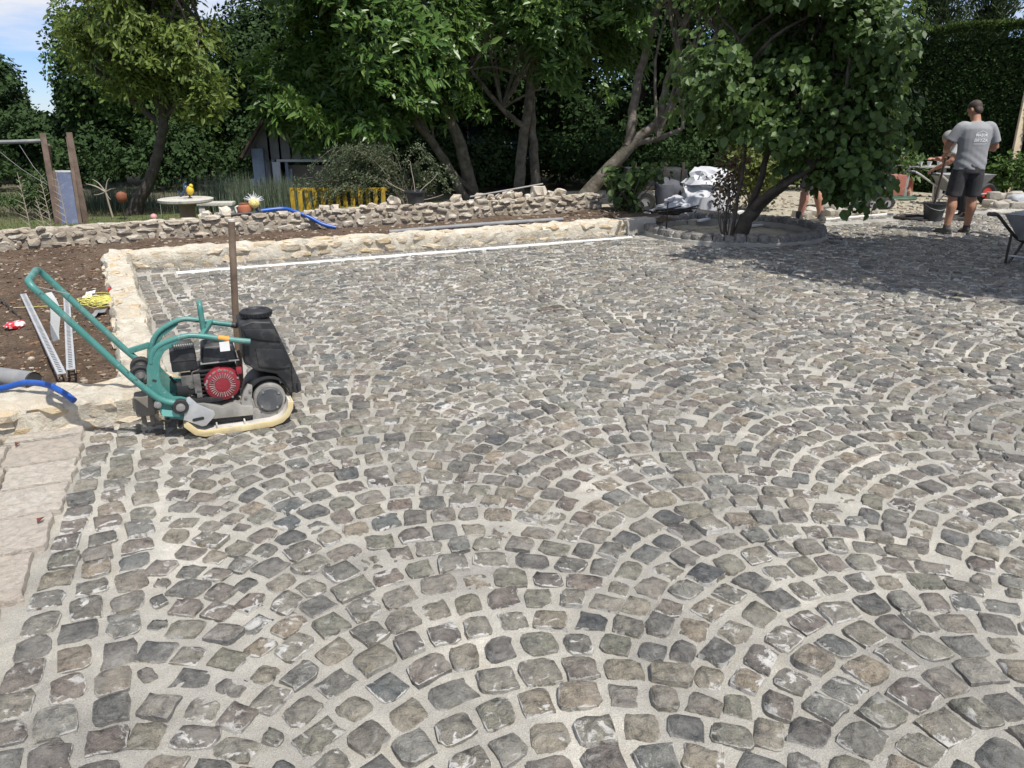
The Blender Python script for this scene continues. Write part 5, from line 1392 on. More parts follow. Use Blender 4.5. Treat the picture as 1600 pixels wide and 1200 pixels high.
MB().tube(catmull([(-0.06, 0, 0.12), (-0.055, 0, 0.19), (-0.02, 0, 0.215)], 4), [0.02, 0.006], 6).build('crest', BF, fg, smooth=80)
MB().lathe([(0.03, 0.0), (0.03, 0.012), (0.012, 0.02), (0.012, 0.06)], 10).build('stand', IRON, fg)
P = W(338, 318, 11.5)
bn = thing('stone_bench', 'low pale stone bench right of the round garden table', 'bench', (P.x, P.y, 0), R(4))
MB().box((0, 0, P.z), (0.50, 0.22, 0.05)).build('seat', CONC, bn, 0.008)
MB().box((0.17, 0, P.z / 2 - 0.03), (0.11, 0.18, P.z - 0.0)).build('leg', CONC, bn, 0.01)
MB().box((-0.19, 0, P.z / 2 - 0.03), (0.09, 0.18, P.z - 0.0)).build('leg', CONC, bn, 0.01)

# ornaments
P = on_wall(383); pt = thing('terracotta_pot', 'round terracotta pot on the old wall before the playhouse', 'pot', P + Vector((0, 0, 0)))
MB().lathe([(0.035, 0), (0.075, 0.03), (0.088, 0.08), (0.075, 0.13), (0.05, 0.15), (0.056, 0.165), (0.045, 0.165), (0.04, 0.14)], 20).build('pot_body', TERRA, pt)
MB().tube(catmull([(-0.07, 0, 0.13), (-0.11, 0, 0.11), (-0.10, 0, 0.05), (-0.08, 0, 0.03)], 4), 0.012, 6).build('handle', WHITEW, pt, smooth=80)
P = on_wall(399); br_ = thing('feathered_ornament', 'spiky yellow dotted bird ornament beside the terracotta pot', 'ornament', P)
YS = M('dotted_yellow_glaze', [(0.05, 0.045, 0.03), (0.55, 0.43, 0.12), (0.66, 0.55, 0.22)], 55, 0.5, lo=0.36, hi=0.5)
MB().add(V * np.array([0.075, 0.07, 0.065]) + np.array([0, 0, 0.155]), F).build('head', YS, br_, smooth=80)
mb = MB(); rr = random.Random(4)
for k in range(15):
    a = R(20 + 9.5 * k); mb.tube([(0.05 * math.cos(a), 0, 0.165 + 0.05 * math.sin(a)), (0.145 * math.cos(a), rr.gauss(0, 0.015), 0.16 + (0.125 + rr.gauss(0, 0.012)) * math.sin(a))], [0.008, 0.002], 5)
mb.build('feather_crest', WHITEW, br_)
mb = MB()
for k in range(8): mb.tube([(0.03, 0, 0.11), (0.05 + 0.012 * k, rr.gauss(0, 0.03), 0.0)], [0.012, 0.005], 5)
mb.build('body', CHAR, br_)
P = W(190, 309, 12.6); ms = thing('rusty_ball_ornament', 'rusty metal ball ornament on a thin stake before the lavender', 'ornament', (P.x, P.y, 0))
MB().add(rock_np(3, 2, 0.9, 0.3)[0] * 0.09 + np.array([0, 0, P.z]), ICO2[1]).build('ball', M('rusty_iron', [(0.14, 0.045, 0.02), (0.26, 0.10, 0.05)], 12, 0.8), ms, smooth=30)
MB().tube([(0, 0, -0.05), (0, 0, P.z)], 0.008, 6).build('stake', IRON, ms)
P = G(241, 343, 0.0); bl = MB().add(V * 0.055, F).build('pink_ball', M('pink_plastic', [(0.55, 0.26, 0.26), (0.62, 0.33, 0.32)], 4, 0.5), smooth=80)
bl.location = (P.x, P.y, 0.04); tag(bl, 'small pink ball lying on the lawn near the walnut trunk', 'ball')
# pale driftwood
P = W(165, 300, 12.9); dw = thing('driftwood_stake', 'pale branching driftwood piece standing right of the slide', 'ornament', (P.x, P.y, 0))
mb = MB(); c = Vector((0, 0, P.z))
mb.tube([(0.05, 0, -0.05), (0.02, 0, P.z * 0.5), c], [0.018, 0.014], 6)
for (dx, dz, r_) in ((-0.30, 0.13, 0.018), (-0.18, 0.2, 0.014), (0.10, 0.22, 0.014), (0.17, 0.06, 0.012), (-0.2, -0.05, 0.012), (0.06, -0.12, 0.012)):
    mb.tube(catmull([c, c + Vector((dx * 0.5, 0, dz * 0.7)), c + Vector((dx, 0, dz))], 3), [r_, 0.005], 6)
mb.build('branch', TWIGM, dw, smooth=60)
# dry stems at the far left
rr = random.Random(14)
for (px, py, h, lab) in ((18, 300, 0.62, 'leftmost tall bare pale stem behind the old wall'), (44, 330, 0.34, 'short bare pale stem between two taller ones left of the slide'), (53, 308, 0.55, 'thin bare pale stem in front of the box ball'), (78, 298, 0.62, 'feathery bare pale stem right beside the slide post')):
    P = on_wall(px, h=0.34); P = P + Vector((0, 0.35, -0.3)); st_ = thing('dry_plant', lab, 'plant', P, 0, 'dry stems behind the old wall')
    top = Vector((rr.gauss(-0.04, 0.02), 0, h + 0.3)); mb = MB(); mb.tube([(0, 0, 0), top * 0.5 + Vector((0.01, 0, 0)), top], [0.008, 0.003], 5)
    for k in range(14):
        t = 0.35 + 0.62 * k / 14; q = top * t; s_ = 1 if k % 2 else -1; l = 0.13 * (1.2 - t)
        mb.tube([q, q + Vector((s_ * l, rr.gauss(0, 0.03), l * 0.75))], [0.004, 0.0015], 4)
    mb.build('stem', TWIGM, st_)

# rocks lying on the old wall
r = random.Random(8)
rockm = rock_meshes(rubble_mat('loose_limestone', [(0.56, 0.50, 0.41), (0.66, 0.61, 0.53), (0.48, 0.41, 0.31)], (0.40, 0.33, 0.23), 0.9), 'rock')
RK = [(322, 20, 'whitish rock left of two smaller ones before the stone bench'), (342, 15, 'small whitish rock between two others before the stone bench'), (354, 20, 'tall white rock nearest the terracotta pot on the wall'), (400 + 78, 8, 'tiny pale rock on the wall left of the yellow fence rocks'),
      (506, 18, 'pale rock on the wall before the yellow picket fence, left of its neighbour'), (522, 15, 'pale rock on the wall before the yellow picket fence, right of its neighbour'), (569, 13, 'brownish round rock on the wall, first left of the grey tub'), (583, 15, 'pale round rock beside the brownish one left of the grey tub'), (598, 13, 'small white rock third left of the grey tub'), (617, 22, 'large angular pale rock just left of the grey tub'),
      (712, 18, 'squat grey rock under the low end of the iron rod'), (750, 17, 'flat brown stone between rocks under the iron rod'), (766, 13, 'small grey rock under the middle of the iron rod'), (779, 15, 'leaning whitish rock under the iron rod'), (796, 20, 'pointed yellowish rock under the iron rod'), (809, 17, 'grey slab-like rock right of the pointed yellowish one'), (824, 10, 'small white rock beside the biggest grey rock'), (842, 28, 'biggest grey rock on the wall under the tip of the iron rod'), (861, 14, 'low white rock right of the biggest grey rock'), (875, 19, 'upright cream boulder standing alone near the end of the old wall')]
for i, (px, wd, lab) in enumerate(RK):
    P = on_wall(px, h=0.355 if px < 600 else 0.385); q = wd / 1200.0 * P.y / 2 * 1.05
    o = link('loose_rock', rockm[r.randrange(len(rockm))]); o.scale = (q, q * 0.9, q * r.uniform(0.62, 0.85) * (1.25 if px in (354, 796, 875) else 1)); o.location = P + Vector((0, r.gauss(0, 0.02), o.scale.z * 0.75 - 0.01)); o.rotation_euler = (0, r.gauss(0, 0.25), r.uniform(0, 6))
    tag(o, lab, 'rock', 'loose rocks on the old wall')
A_ = on_wall(735, h=0.43); B_ = on_wall(848, h=0.57)
o = MB().tube([A_ + Vector((0, -0.12, 0.02)), B_ + Vector((0, 0.05, 0.0))], 0.012, 7).build('iron_rod', M('grey_rod', [(0.25, 0.24, 0.23), (0.36, 0.35, 0.33)], 6, 0.6)); tag(o, 'thin iron rod lying across the rocks on the old wall', 'rod')
P = on_wall(650, h=0.365); tu = thing('black_tub', 'dark grey plastic planting tub standing on the old wall', 'tub', P)
MB().lathe([(0.105, 0.0), (0.138, 0.175), (0.160, 0.18), (0.160, 0.20), (0.132, 0.20), (0.125, 0.16), (0.0, 0.155)], 22, cap=False).build('tub_body', CHAR, tu)
mb = MB()
for (a, l, h) in ((0.4, 0.35, 0.45), (2.8, 0.45, 0.35), (1.9, 0.2, 0.6), (0.1, 0.4, 0.15)):
    d = Vector((math.cos(a), math.sin(a) * 0.4, 0)); mb.tube(catmull([(0, 0, 0.1), d * l * 0.3 + Vector((0, 0, h * 0.5)), d * l * 0.8 + Vector((0, 0, h * 0.8)), d * l + Vector((0, 0, h))], 4), [0.007, 0.003], 5)
mb.build('bare_stems', TWIGM, tu, smooth=60)

# pipes on and by the old wall
pts = [on_wall(400, h=0.40), on_wall(440, h=0.42), on_wall(462, h=0.39) - Vector((0, 0.10, 0)), on_wall(490, h=0.31) - Vector((0, 0.22, 0)), on_wall(512, h=0.22) - Vector((0, 0.30, 0)), on_wall(534, h=0.17) - Vector((0, 0.36, 0))]
o = MB().tube(catmull(pts, 5), 0.026, 8).build('blue_pipe', BLUEH, smooth=60); tag(o, 'blue water pipe drooping over the face of the old wall', 'pipe')
pts = [on_wall(325, h=0.375), on_wall(360, h=0.385), on_wall(402, h=0.395)]
tag(MB().tube([p - Vector((0, 0.08, 0)) for p in pts], 0.020, 8).build('dark_conduit', CHAR, smooth=60), 'dark slotted conduit lying along the top of the old wall', 'conduit')
a = S(2.6, 9.72, 0.165); b_ = S(5.15, 9.80, 0.185)
tag(MB().tube(catmull([a, (a + b_) / 2 + Vector((0, 0, 0.01)), b_], 4), 0.030, 8).build('grey_conduit', GREYP, smooth=60), 'long grey conduit lying on the soil behind the cream back wall', 'conduit')

# playhouse
PH = Vector((-4.35, 15.9, -0.03))
ph = thing('playhouse', 'small blue-grey wooden playhouse half hidden under the laurel', 'playhouse', PH)
def Pl(px, py, Y): return W(px, py, Y) - PH
def panel(mb, x0, y0, x1, y1, Y, th):
    a = Pl(x0, y1, Y); b_ = Pl(x1, y0, Y); mb.box(((a.x + b_.x) / 2, Y - PH.y + th / 2, (a.z + b_.z) / 2), (b_.x - a.x, th, b_.z - a.z)); return mb
for k in range(4):
    panel(MB(), 431 + 4.6 * k, 250, 435.3 + 4.6 * k, 325, 15.6, 0.03).build('wall_board', BWALL, ph, 0.004)
for k in range(12):
    panel(MB(), 403 + 17 * k, 206, 419.5 + 17 * k, 250, 15.66, 0.03).build('wall_board', GREYW, ph, 0.004)
panel(MB(), 402, 232, 410, 325, 15.4, 0.09).build('corner_post', BWALL, ph, 0.006)
panel(MB(), 411, 240, 420, 325, 15.9, 0.06).build('corner_post', GREYW, ph, 0.006)
panel(MB(), 432, 249, 545, 253, 15.5, 0.06).build('lintel', WHITEW, ph, 0.004)
panel(MB(), 432, 253, 437, 325, 15.5, 0.05).build('door_frame', WHITEW, ph, 0.004)
panel(MB(), 447, 264, 456, 300, 15.75, 0.03).build('door_pane', M('pale_door_glass', [(0.50, 0.56, 0.66), (0.60, 0.65, 0.74)], 2, 0.2), ph, 0.003)
panel(MB(), 456, 258, 600, 325, 15.85, 0.03).build('inner_wall', M('beige_inner_wall', [(0.22, 0.19, 0.15), (0.30, 0.26, 0.20)], 5, 0.8), ph)
panel(MB(), 592, 252, 600, 325, 15.5, 0.05).build('door_frame', WHITEW, ph, 0.004)
panel(MB(), 391, 280, 405, 291, 15.25, 0.12).build('window_box', BWALL, ph, 0.006)
a, b_, c = Pl(378, 246, 15.2), Pl(415, 180, 15.2), Pl(620, 190, 15.2)
for (p, q) in ((a, b_),):
    MB().beam(p, q, 0.05, 0.12, up=(0, -1, 0)).build('barge_board', WOODB, ph, 0.004)
mb = MB(); e = Vector((0, 1.3, 0)); t_ = Vector((0, 0, 0.05))
mb.add([a, b_, b_ + e, a + e, a + t_, b_ + t_, b_ + e + t_, a + e + t_], [(0, 3, 2, 1), (4, 5, 6, 7), (0, 1, 5, 4), (1, 2, 6, 5), (2, 3, 7, 6), (3, 0, 4, 7)])
mb.build('roof', GREYW, ph)
d_ = Pl(800, 246, 15.2); c2 = Vector((b_.x + 1.9, b_.y, b_.z))
mb = MB(); mb.add([b_, c2, c2 + e, b_ + e, b_ + t_, c2 + t_, c2 + e + t_, b_ + e + t_], [(0, 3, 2, 1), (4, 5, 6, 7), (0, 1, 5, 4), (1, 2, 6, 5), (2, 3, 7, 6), (3, 0, 4, 7)])
mb.build('roof', GREYW, ph)
# yellow picket fence
pf = thing('picket_fence', 'low yellow picket fence with shrub shade mottled into its paint before the playhouse', 'fence', (-3.2, 12.65, 0))
O2 = Vector((-3.2, 12.65, 0)); r = random.Random(2)
for k in range(13):
    px = 456 + 11.8 * k; a = W(px, 294 + r.gauss(0, 1), 12.65) - O2; wd = 0.070
    MB().box((a.x, 0, a.z / 2 - 0.05), (wd, 0.02, a.z + 0.1), Matrix.Rotation(r.gauss(0, 0.02), 3, 'Y')).build('picket', YELP, pf, 0.004)
a = W(452, 294, 12.65) - O2; b_ = W(604, 294, 12.65) - O2
MB().box(((a.x + b_.x) / 2, 0.022, a.z - 0.02), (b_.x - a.x, 0.02, 0.05)).build('rail', YELP, pf, 0.003)
MB().box(((a.x + b_.x) / 2, 0.022, 0.08), (b_.x - a.x, 0.02, 0.05)).build('rail', YELP, pf, 0.003)

# a car in the dark under the trees
CARP = M('dark_green_car_paint', [(0.012, 0.030, 0.032), (0.016, 0.038, 0.040)], 2, 0.25)
CGL = M('car_glass', [(0.10, 0.16, 0.17), (0.14, 0.20, 0.21)], 2, 0.08)
ca = thing('parked_car', 'dark car parked in deep shade between the laurel stems', 'car', (-0.35, 19.0, -0.05))
hull = [(-0.0, 0.22), (0.0, 0.62), (0.10, 0.74), (1.0, 0.90), (1.65, 1.38), (3.0, 1.42), (3.8, 0.95), (3.9, 0.30), (3.85, 0.22)]
m_b = MB().prism(hull, -0.80, 0.80); m_b.v = [(v[1], v[0], v[2]) for v in m_b.v]; body = m_b.build('body', CARP, ca, 0.06, 3)
m_b = MB().prism([(1.04, 0.93), (1.62, 1.345), (1.60, 1.365), (1.0, 0.945)], -0.68, 0.68); m_b.v = [(v[1], v[0], v[2]) for v in m_b.v]; m_b.build('windscreen', CGL, ca)
for s_ in (-1, 1):
    MB().add(V * np.array([0.14, 0.05, 0.075]) + np.array([s_ * 0.58, 0.03, 0.58]), F).build('headlight', M('headlight_glass', [(0.45, 0.52, 0.54), (0.55, 0.6, 0.62)], 3, 0.15), ca, smooth=80)
    for yy in (0.75, 3.1):
        wl = MB().lathe([(0.0, -0.1), (0.24, -0.1), (0.30, -0.08), (0.30, 0.08), (0.24, 0.1), (0.0, 0.1)], 20, (s_ * 0.74, yy, 0.30), 'X', cap=False).build('wheel', RUBB, ca)

# trailer and rubbish beyond the end of the old wall
tr = thing('small_trailer', 'small black trailer in shade behind the hazel shoot', 'trailer', (2.55, 14.2, -0.03))
MB().box((0, 0, 0.55), (1.0, 0.8, 0.32)).build('trailer_box', CHAR, tr, 0.01)
MB().box((0.0, -0.41, 0.40), (1.04, 0.03, 0.06)).build('frame_rail', IRON, tr, 0.003)
for xx in (-0.42, 0.10, 0.42): MB().box((xx, -0.40, 0.62), (0.05, 0.04, 0.42)).build('stake', IRON, tr, 0.003)
for s_ in (-1, 1):
    wl = MB().lathe([(0.08, -0.05), (0.15, -0.06), (0.18, -0.04), (0.18, 0.04), (0.15, 0.06), (0.08, 0.05)], 20, (-0.22, s_ * 0.47, 0.18), 'Y', cap=False).build('wheel', RUBB, tr)
    MB().lathe([(0.0, -0.03), (0.085, -0.04), (0.085, 0.04), (0.0, 0.03)], 14, (-0.22, s_ * 0.47, 0.18), 'Y', cap=False).build('rim', GREYP, wl)
def crumple(name, c, dims, seed, mat, parent, boxy=0.45, amp=0.16):
    V3, F3 = ICO3
    p = np.sign(V3) * np.abs(V3) ** boxy; p = p / np.abs(p).max()
    f = vn3(V3 * 2.0 + seed, seed) * amp + np.abs(vn3(V3 * 4.5 + seed * 2, seed + 3)) * -amp * 1.3 + vn3(V3 * 9 + seed, seed + 6) * amp * 0.25
    q = p * (1 + f)[:, None] * np.array(dims); q[:, 2] = np.where(p[:, 2] < -0.8, -dims[2], q[:, 2])
    me = np_mesh(name, q + np.array(c), F3, mat, True); me.set_sharp_from_angle(angle=R(32)); return link(name, me, parent)
P = G(1110, 337); bg_ = thing('rubble_bag', 'big crumpled white rubble bag standing left of the hazel', 'bag', (P.x, P.y + 0.25, -0.03))
crumple('bag_body', (0, 0, 0.34), (0.50, 0.40, 0.36), 3, WBAG, bg_, 0.72, 0.38)
crumple('bag_top', (-0.05, 0, 0.60), (0.40, 0.33, 0.20), 7, WBAG, bg_, 0.9, 0.45)
mb = MB()
for s_ in (-1, 1): mb.tube(catmull([(s_ * 0.28, -0.25, 0.5), (s_ * 0.2, -0.3, 0.74), (s_ * 0.05, -0.25, 0.6)], 4), 0.014, 5, flat=0.3)
mb.build('lifting_loops', WBAG, bg_)
P = G(1058, 338); b2 = thing('rubble_bag', 'smaller slumped white bag beside the dark stick pile', 'bag', (P.x, P.y + 0.15, -0.03))
crumple('bag_body', (0.05, 0, 0.13), (0.36, 0.28, 0.15), 5, WBAG, b2, 0.9, 0.35)
crumple('bag_fold', (0.0, 0.03, 0.26), (0.20, 0.16, 0.09), 8, WBAG, b2, 0.9, 0.3)
P = W(1040, 300, 13.8); b3 = thing('dark_sack', 'crumpled dark grey sack between the trailer and the white bag', 'sack', (P.x + 0.05, P.y, -0.03))
crumple('sack_body', (0, 0, 0.30), (0.26, 0.24, 0.32), 9, M('dark_grey_sacking', [(0.05, 0.055, 0.07), (0.09, 0.095, 0.11)], 5, 0.7), b3, 0.8, 0.3)
P = G(1050, 343); sp = thing('stick_pile', 'pile of dark charred sticks in front of the white bags', 'sticks', (P.x, P.y, -0.02)); r = random.Random(6)
for k in range(26):
    a = r.gauss(0.15, 0.35); l = r.uniform(0.35, 0.75); c = Vector((r.gauss(0, 0.10), r.gauss(0, 0.08), 0.03 + 0.006 * k)); d = Vector((math.cos(a), math.sin(a) * 0.6, r.gauss(0.1, 0.12))) * l / 2
    MB().tube([c - d, c, c + d], [0.014, 0.011], 5).build('stick', DBARK, sp)
for (a, b_, lab) in (((1000, 336), (1038, 322), 'short white plastic tube poking left from the stick pile'), ((1092, 345), (1160, 330), 'long white plank lying between the bags and the hazel trunk')):
    p, q = G(*a, 0.06), G(*b_, 0.10)
    tag(MB().beam(p, q, 0.07, 0.03).build('white_batten', WHITEW, None, 0.005), lab, 'batten')
o = MB().tube([G(1041, 358) + Vector((0, 0, -0.03)), G(1041, 358) + Vector((0, 0, 0.40))], 0.008, 6).build('iron_peg', IRON); tag(o, 'thin iron peg upright at the left rim of the tree pit', 'peg')
# cut stone blocks waiting to be laid
BLK = rubble_mat('cut_stone_block', [(0.40, 0.37, 0.32), (0.50, 0.47, 0.41), (0.33, 0.30, 0.26)], (0.36, 0.31, 0.24), 0.8)
blkm = []
for k in range(5):
    V_, F_ = rock_np(600 + k, 2, 0.35, 0.16); me = np_mesh('stone_block', V_, F_, BLK, True); me.set_sharp_from_angle(angle=R(35)); blkm.append(me)
r = random.Random(12)
def blocks(lst, size, lab, group):
    for i, (px, py, lift) in enumerate(lst):
        P = G(px, py); o = link('stone_block', blkm[r.randrange(5)]); q = size * r.uniform(0.8, 1.15)
        o.scale = (q, q * 0.8, q * 0.72); o.location = (P.x, P.y, q * 0.62 + lift - 0.03); o.rotation_euler = (r.gauss(0, 0.1), r.gauss(0, 0.1), r.uniform(0, 3)); tag(o, lab, 'stone', group)
blocks([(1026, 357, 0), (1038, 352, 0), (1052, 350, 0), (1067, 350, 0), (1082, 350, 0), (1020, 362, 0), (1095, 348, 0)], 0.075, 'cut stone block in the loose row between the stick pile and the tree pit', 'stone blocks behind the tree pit')
blocks([(1268, 335, 0), (1282, 336, 0), (1296, 335, 0), (1310, 335, 0), (1325, 336, 0), (1286, 332, 0.10), (1302, 331, 0.10), (1318, 331, 0.10), (1260, 338, 0), (1340, 334, 0), (1363, 333, 0), (1247, 336, 0)], 0.095, 'rough pale stone in the heap behind the hazel, before the mini dumper', 'stones heaped before the dumper')
blocks([(1545 + 9 * k, 322 + (k % 3) * 2, 0.0) for k in range(7)] + [(1550 + 12 * k, 318, 0.11) for k in range(4)], 0.10, 'grey stone in the low stack at the foot of the leaning plank', 'stones stacked by the plank')

# mini dumper
P = G(1345, 326); md = thing('mini_dumper', 'small tracked dumper with grey tipping skip behind the hazel leaves', 'dumper', (P.x, P.y + 0.35, -0.03), R(6))
GRSK = M('grey_skip_paint', [(0.16, 0.165, 0.17), (0.24, 0.245, 0.25)], 5, 0.6, dirt_or_shade=(0.33, 0.30, 0.26), dirt_or_shade_amt=0.5)
MB().box((-0.12, 0, 0.45), (1.0, 0.62, 0.34), taper=(1.12, 1.15)).build('skip', GRSK, md, 0.012)
MB().box((0.62, 0, 0.42), (0.34, 0.56, 0.36)).build('engine_cover', M('dull_red_cover', [(0.26, 0.09, 0.06), (0.34, 0.13, 0.09)], 5, 0.6, dirt_or_shade=(0.35, 0.28, 0.22), dirt_or_shade_amt=0.5), md, 0.02)
MB().box((0.0, 0, 0.24), (1.1, 0.4, 0.08)).build('chassis', IRON, md, 0.005)
for s_ in (-1, 1):
    trk = MB().prism([(-0.50, 0.03), (-0.42, 0.0), (0.50, 0.0), (0.60, 0.04), (0.64, 0.13), (0.58, 0.20), (0.48, 0.22), (-0.42, 0.20), (-0.54, 0.12)], s_ * 0.22 - 0.08, s_ * 0.22 + 0.08).build('track', RUBB, md, 0.008)
    for k in range(4): MB().lathe([(0.0, -0.01), (0.06, -0.01), (0.06, 0.01), (0.0, 0.012)], 14, (-0.36 + 0.28 * k, s_ * 0.31, 0.105), 'Y', cap=False).build('roller', STEEL, trk)
for s_ in (-1, 1): MB().tube(catmull([(0.7, s_ * 0.22, 0.55), (0.85, s_ * 0.22, 0.72), (1.0, s_ * 0.22, 0.72)], 4), 0.014, 6).build('control_handle', CHAR, md)

P = G(1412, 305); ob = thing('painted_pillar_pot', 'tall pale pot with worn red paint at the back of the yard', 'pot', (P.x, P.y, -0.03))
MB().lathe([(0.15, 0.0), (0.16, 0.05), (0.145, 0.34), (0.16, 0.40), (0.13, 0.40), (0.12, 0.3)], 18).build('pot_body', M('worn_red_paint', [(0.42, 0.11, 0.06), (0.52, 0.36, 0.28)], 6, 0.8, lo=0.44, hi=0.54), ob)
P = G(1398, 308); gr_ = MB().lathe([(0.40, 0.0), (0.42, 0.03), (0.40, 0.045), (0.0, 0.04)], 26, cap=False).build('green_lid', M('green_plastic', [(0.05, 0.10, 0.07), (0.07, 0.13, 0.09)], 5, 0.5)); gr_.location = (P.x, P.y, -0.03); tag(gr_, 'flat round green lid lying on the sand by the pillar pot', 'lid')
P = W(1408, 248, 16.6); bh = thing('bird_table', 'little bird table with an orange roof on a post', 'bird table', (P.x, P.y, -0.03))
MB().tube([(0, 0, -0.1), (0, 0, P.z - 0.02)], 0.025, 7).build('post', WOODB, bh)
MB().box((0, 0, P.z - 0.02), (0.22, 0.2, 0.025)).build('tray', WHITEW, bh, 0.003)
MB().lathe([(0.12, P.z), (0.015, P.z + 0.14), (0.0, P.z + 0.15)], 4, cap=False).build('roof', M('orange_tile', [(0.45, 0.16, 0.09), (0.55, 0.22, 0.13)], 5, 0.7), bh, smooth=0)
P = W(1445, 258, 16.2); ptb = thing('potting_bench', 'rough plank potting bench behind the far wheelbarrow', 'bench', (P.x, P.y, -0.03))
MB().box((0, 0, P.z), (0.85, 0.35, 0.035)).build('bench_top', GREYW, ptb, 0.004)
for xx in (-0.36, 0.36): MB().box((xx, 0, P.z / 2), (0.06, 0.25, P.z)).build('trestle', GREYW, ptb, 0.004)
r = random.Random(5)
for k, (dx, lab) in enumerate(((-0.12, 'white pot on the potting bench, left of three'), (0.06, 'white pot on the potting bench, middle of three'), (0.26, 'white pot on the potting bench, right of three'))):
    o = MB().lathe([(0.03, 0), (0.045, 0.07), (0.05, 0.085), (0.04, 0.085), (0.035, 0.05)], 12).build('small_pot', WHITEW); o.location = (P.x + dx, P.y - 0.05, P.z - 0.012); tag(o, lab, 'pot', 'white pots on the bench')

# plank, crates, sack, bucket
A_ = G(1573, 309, -0.02); B_ = W(1612, 120, A_.y + 0.25)
tag(MB().beam(A_, B_, 0.045, 0.20, up=(0.9, 0.3, 0)).build('leaning_plank', WOODP, None, 0.004), 'long pale timber plank leaning upright at the right edge', 'plank')
for (px, py, h, z, lab) in ((1534, 308, 0.24, 0, 'black plastic crate on the ground right of the standing man'), (1528, 308, 0.17, 0.24, 'black plastic crate with a grey lid on top of another crate')):
    P = G(px, py); cr = thing('plastic_crate', lab, 'crate', (P.x, P.y + 0.2, z - 0.03), R(8))
    MB().box((0, 0, h / 2), (0.62, 0.42, h), taper=(1.06, 1.06)).build('crate_body', CHAR, cr, 0.01)
    MB().box((0, 0, h + 0.006), (0.68, 0.47, 0.02)).build('rim', GREYP if z > 0 else CHAR, cr, 0.004)
P = G(1586, 322); sk_ = thing('cement_sack', 'pale grey sack lying by the stones under the plank', 'sack', (P.x + 0.1, P.y, 0.12)); crumple('sack_body', (0, 0, 0), (0.25, 0.18, 0.11), 15, M('pale_sack', [(0.36, 0.37, 0.39), (0.45, 0.46, 0.48)], 5, 0.7), sk_, 0.7, 0.2)
P = G(1464, 348); bk = thing('black_bucket', 'black mason\'s bucket on the cobbles left of the standing man', 'bucket', (P.x, P.y + 0.15, 0.0))
MB().lathe([(0.12, 0), (0.165, 0.27), (0.178, 0.275), (0.178, 0.29), (0.158, 0.29), (0.118, 0.03), (0.0, 0.03)], 22, cap=False).build('bucket_body', CHAR, bk)
MB().tube(catmull([(-0.17, 0, 0.28), (-0.12, -0.12, 0.22), (0, -0.18, 0.19), (0.12, -0.12, 0.22), (0.17, 0, 0.28)], 4), 0.005, 5).build('bail', STEEL, bk)
MB().lathe([(0.0, 0.25), (0.155, 0.25), (0.0, 0.262)], 18, cap=False).build('mortar_fill', MORT, bk)
P = G(1437, 343); mf = thing('manhole_frame', 'square iron drain frame set in the cobbles left of the bucket', 'drain frame', (P.x, P.y, 0.0), SA)
for (c, d) in (((0, -0.25, 0.02), (0.56, 0.04, 0.04)), ((0, 0.25, 0.02), (0.56, 0.04, 0.04)), ((-0.26, 0, 0.02), (0.04, 0.46, 0.04)), ((0.26, 0, 0.02), (0.04, 0.46, 0.04))): MB().box(c, d).build('frame_bar', IRON, mf, 0.003)
MB().box((0, 0, 0.005), (0.48, 0.46, 0.01)).build('sunk_cover', CHAR, mf)

# wheelbarrows
def wheelbarrow(label, loc, rz, tubm, load):
    frm = IRON if load else GALV
    wb = thing('wheelbarrow', label, 'wheelbarrow', loc, rz)
    def ring(f, z, x0, x1, w0, w1): return [(x0, -w0 * f, z), (x1, -w1 * f, z), (x1, w1 * f, z), (x0, w0 * f, z)]
    mb = MB(); rings = [ring(1, 0.27, -0.10, 0.42, 0.20, 0.17), ring(1, 0.55, -0.28, 0.62, 0.33, 0.29), ring(1, 0.56, -0.30, 0.64, 0.345, 0.305), ring(1, 0.56, -0.265, 0.605, 0.315, 0.275), ring(1, 0.29, -0.085, 0.405, 0.185, 0.155)]
    vs_ = [v for rg in rings for v in rg]; fs = [(3, 2, 1, 0)]
    for k in range(4):
        for i in range(4): fs.append((k * 4 + i, k * 4 + (i + 1) % 4, (k + 1) * 4 + (i + 1) % 4, (k + 1) * 4 + i))
    fs.append((16, 17, 18, 19)); mb.add(vs_, fs).build('tub', tubm, wb, 0.006)
    for s_ in (-1, 1):
        fr = MB().tube(catmull([(-0.80, s_ * 0.30, 0.60), (-0.62, s_ * 0.29, 0.58), (-0.30, s_ * 0.25, 0.40), (0.0, s_ * 0.20, 0.25), (0.45, s_ * 0.12, 0.20), (0.78, s_ * 0.06, 0.19)], 4), 0.017, 8).build('shaft', frm, wb, smooth=60)
        MB().tube([(-0.83, s_ * 0.302, 0.603), (-0.66, s_ * 0.293, 0.585)], 0.023, 10).build('grip', RUBB, fr, smooth=60)
        MB().tube(catmull([(-0.24, s_ * 0.235, 0.36), (-0.20, s_ * 0.25, 0.15), (-0.15, s_ * 0.26, 0.012), (-0.09, s_ * 0.25, 0.012), (0.0, s_ * 0.21, 0.15), (0.04, s_ * 0.19, 0.24)], 4), 0.0145, 8).build('leg', frm, wb, smooth=60)
    MB().tube([(-0.17, -0.255, 0.10), (-0.17, 0.255, 0.10)], 0.011, 7).build('leg_brace', GALV, wb)
    wl = MB().lathe([(0.12, -0.03), (0.165, -0.042), (0.19, -0.025), (0.19, 0.025), (0.165, 0.042), (0.12, 0.03)], 24, (0.78, 0, 0.19), 'Y', cap=False).build('wheel', RUBB, wb)
    MB().lathe([(0.0, -0.04), (0.03, -0.04), (0.04, -0.015), (0.125, -0.02), (0.125, 0.02), (0.04, 0.015), (0.0, 0.04)], 18, (0.78, 0, 0.19), 'Y', cap=False).build('rim', REDPL if not load else GREYP, wl)
    return wb
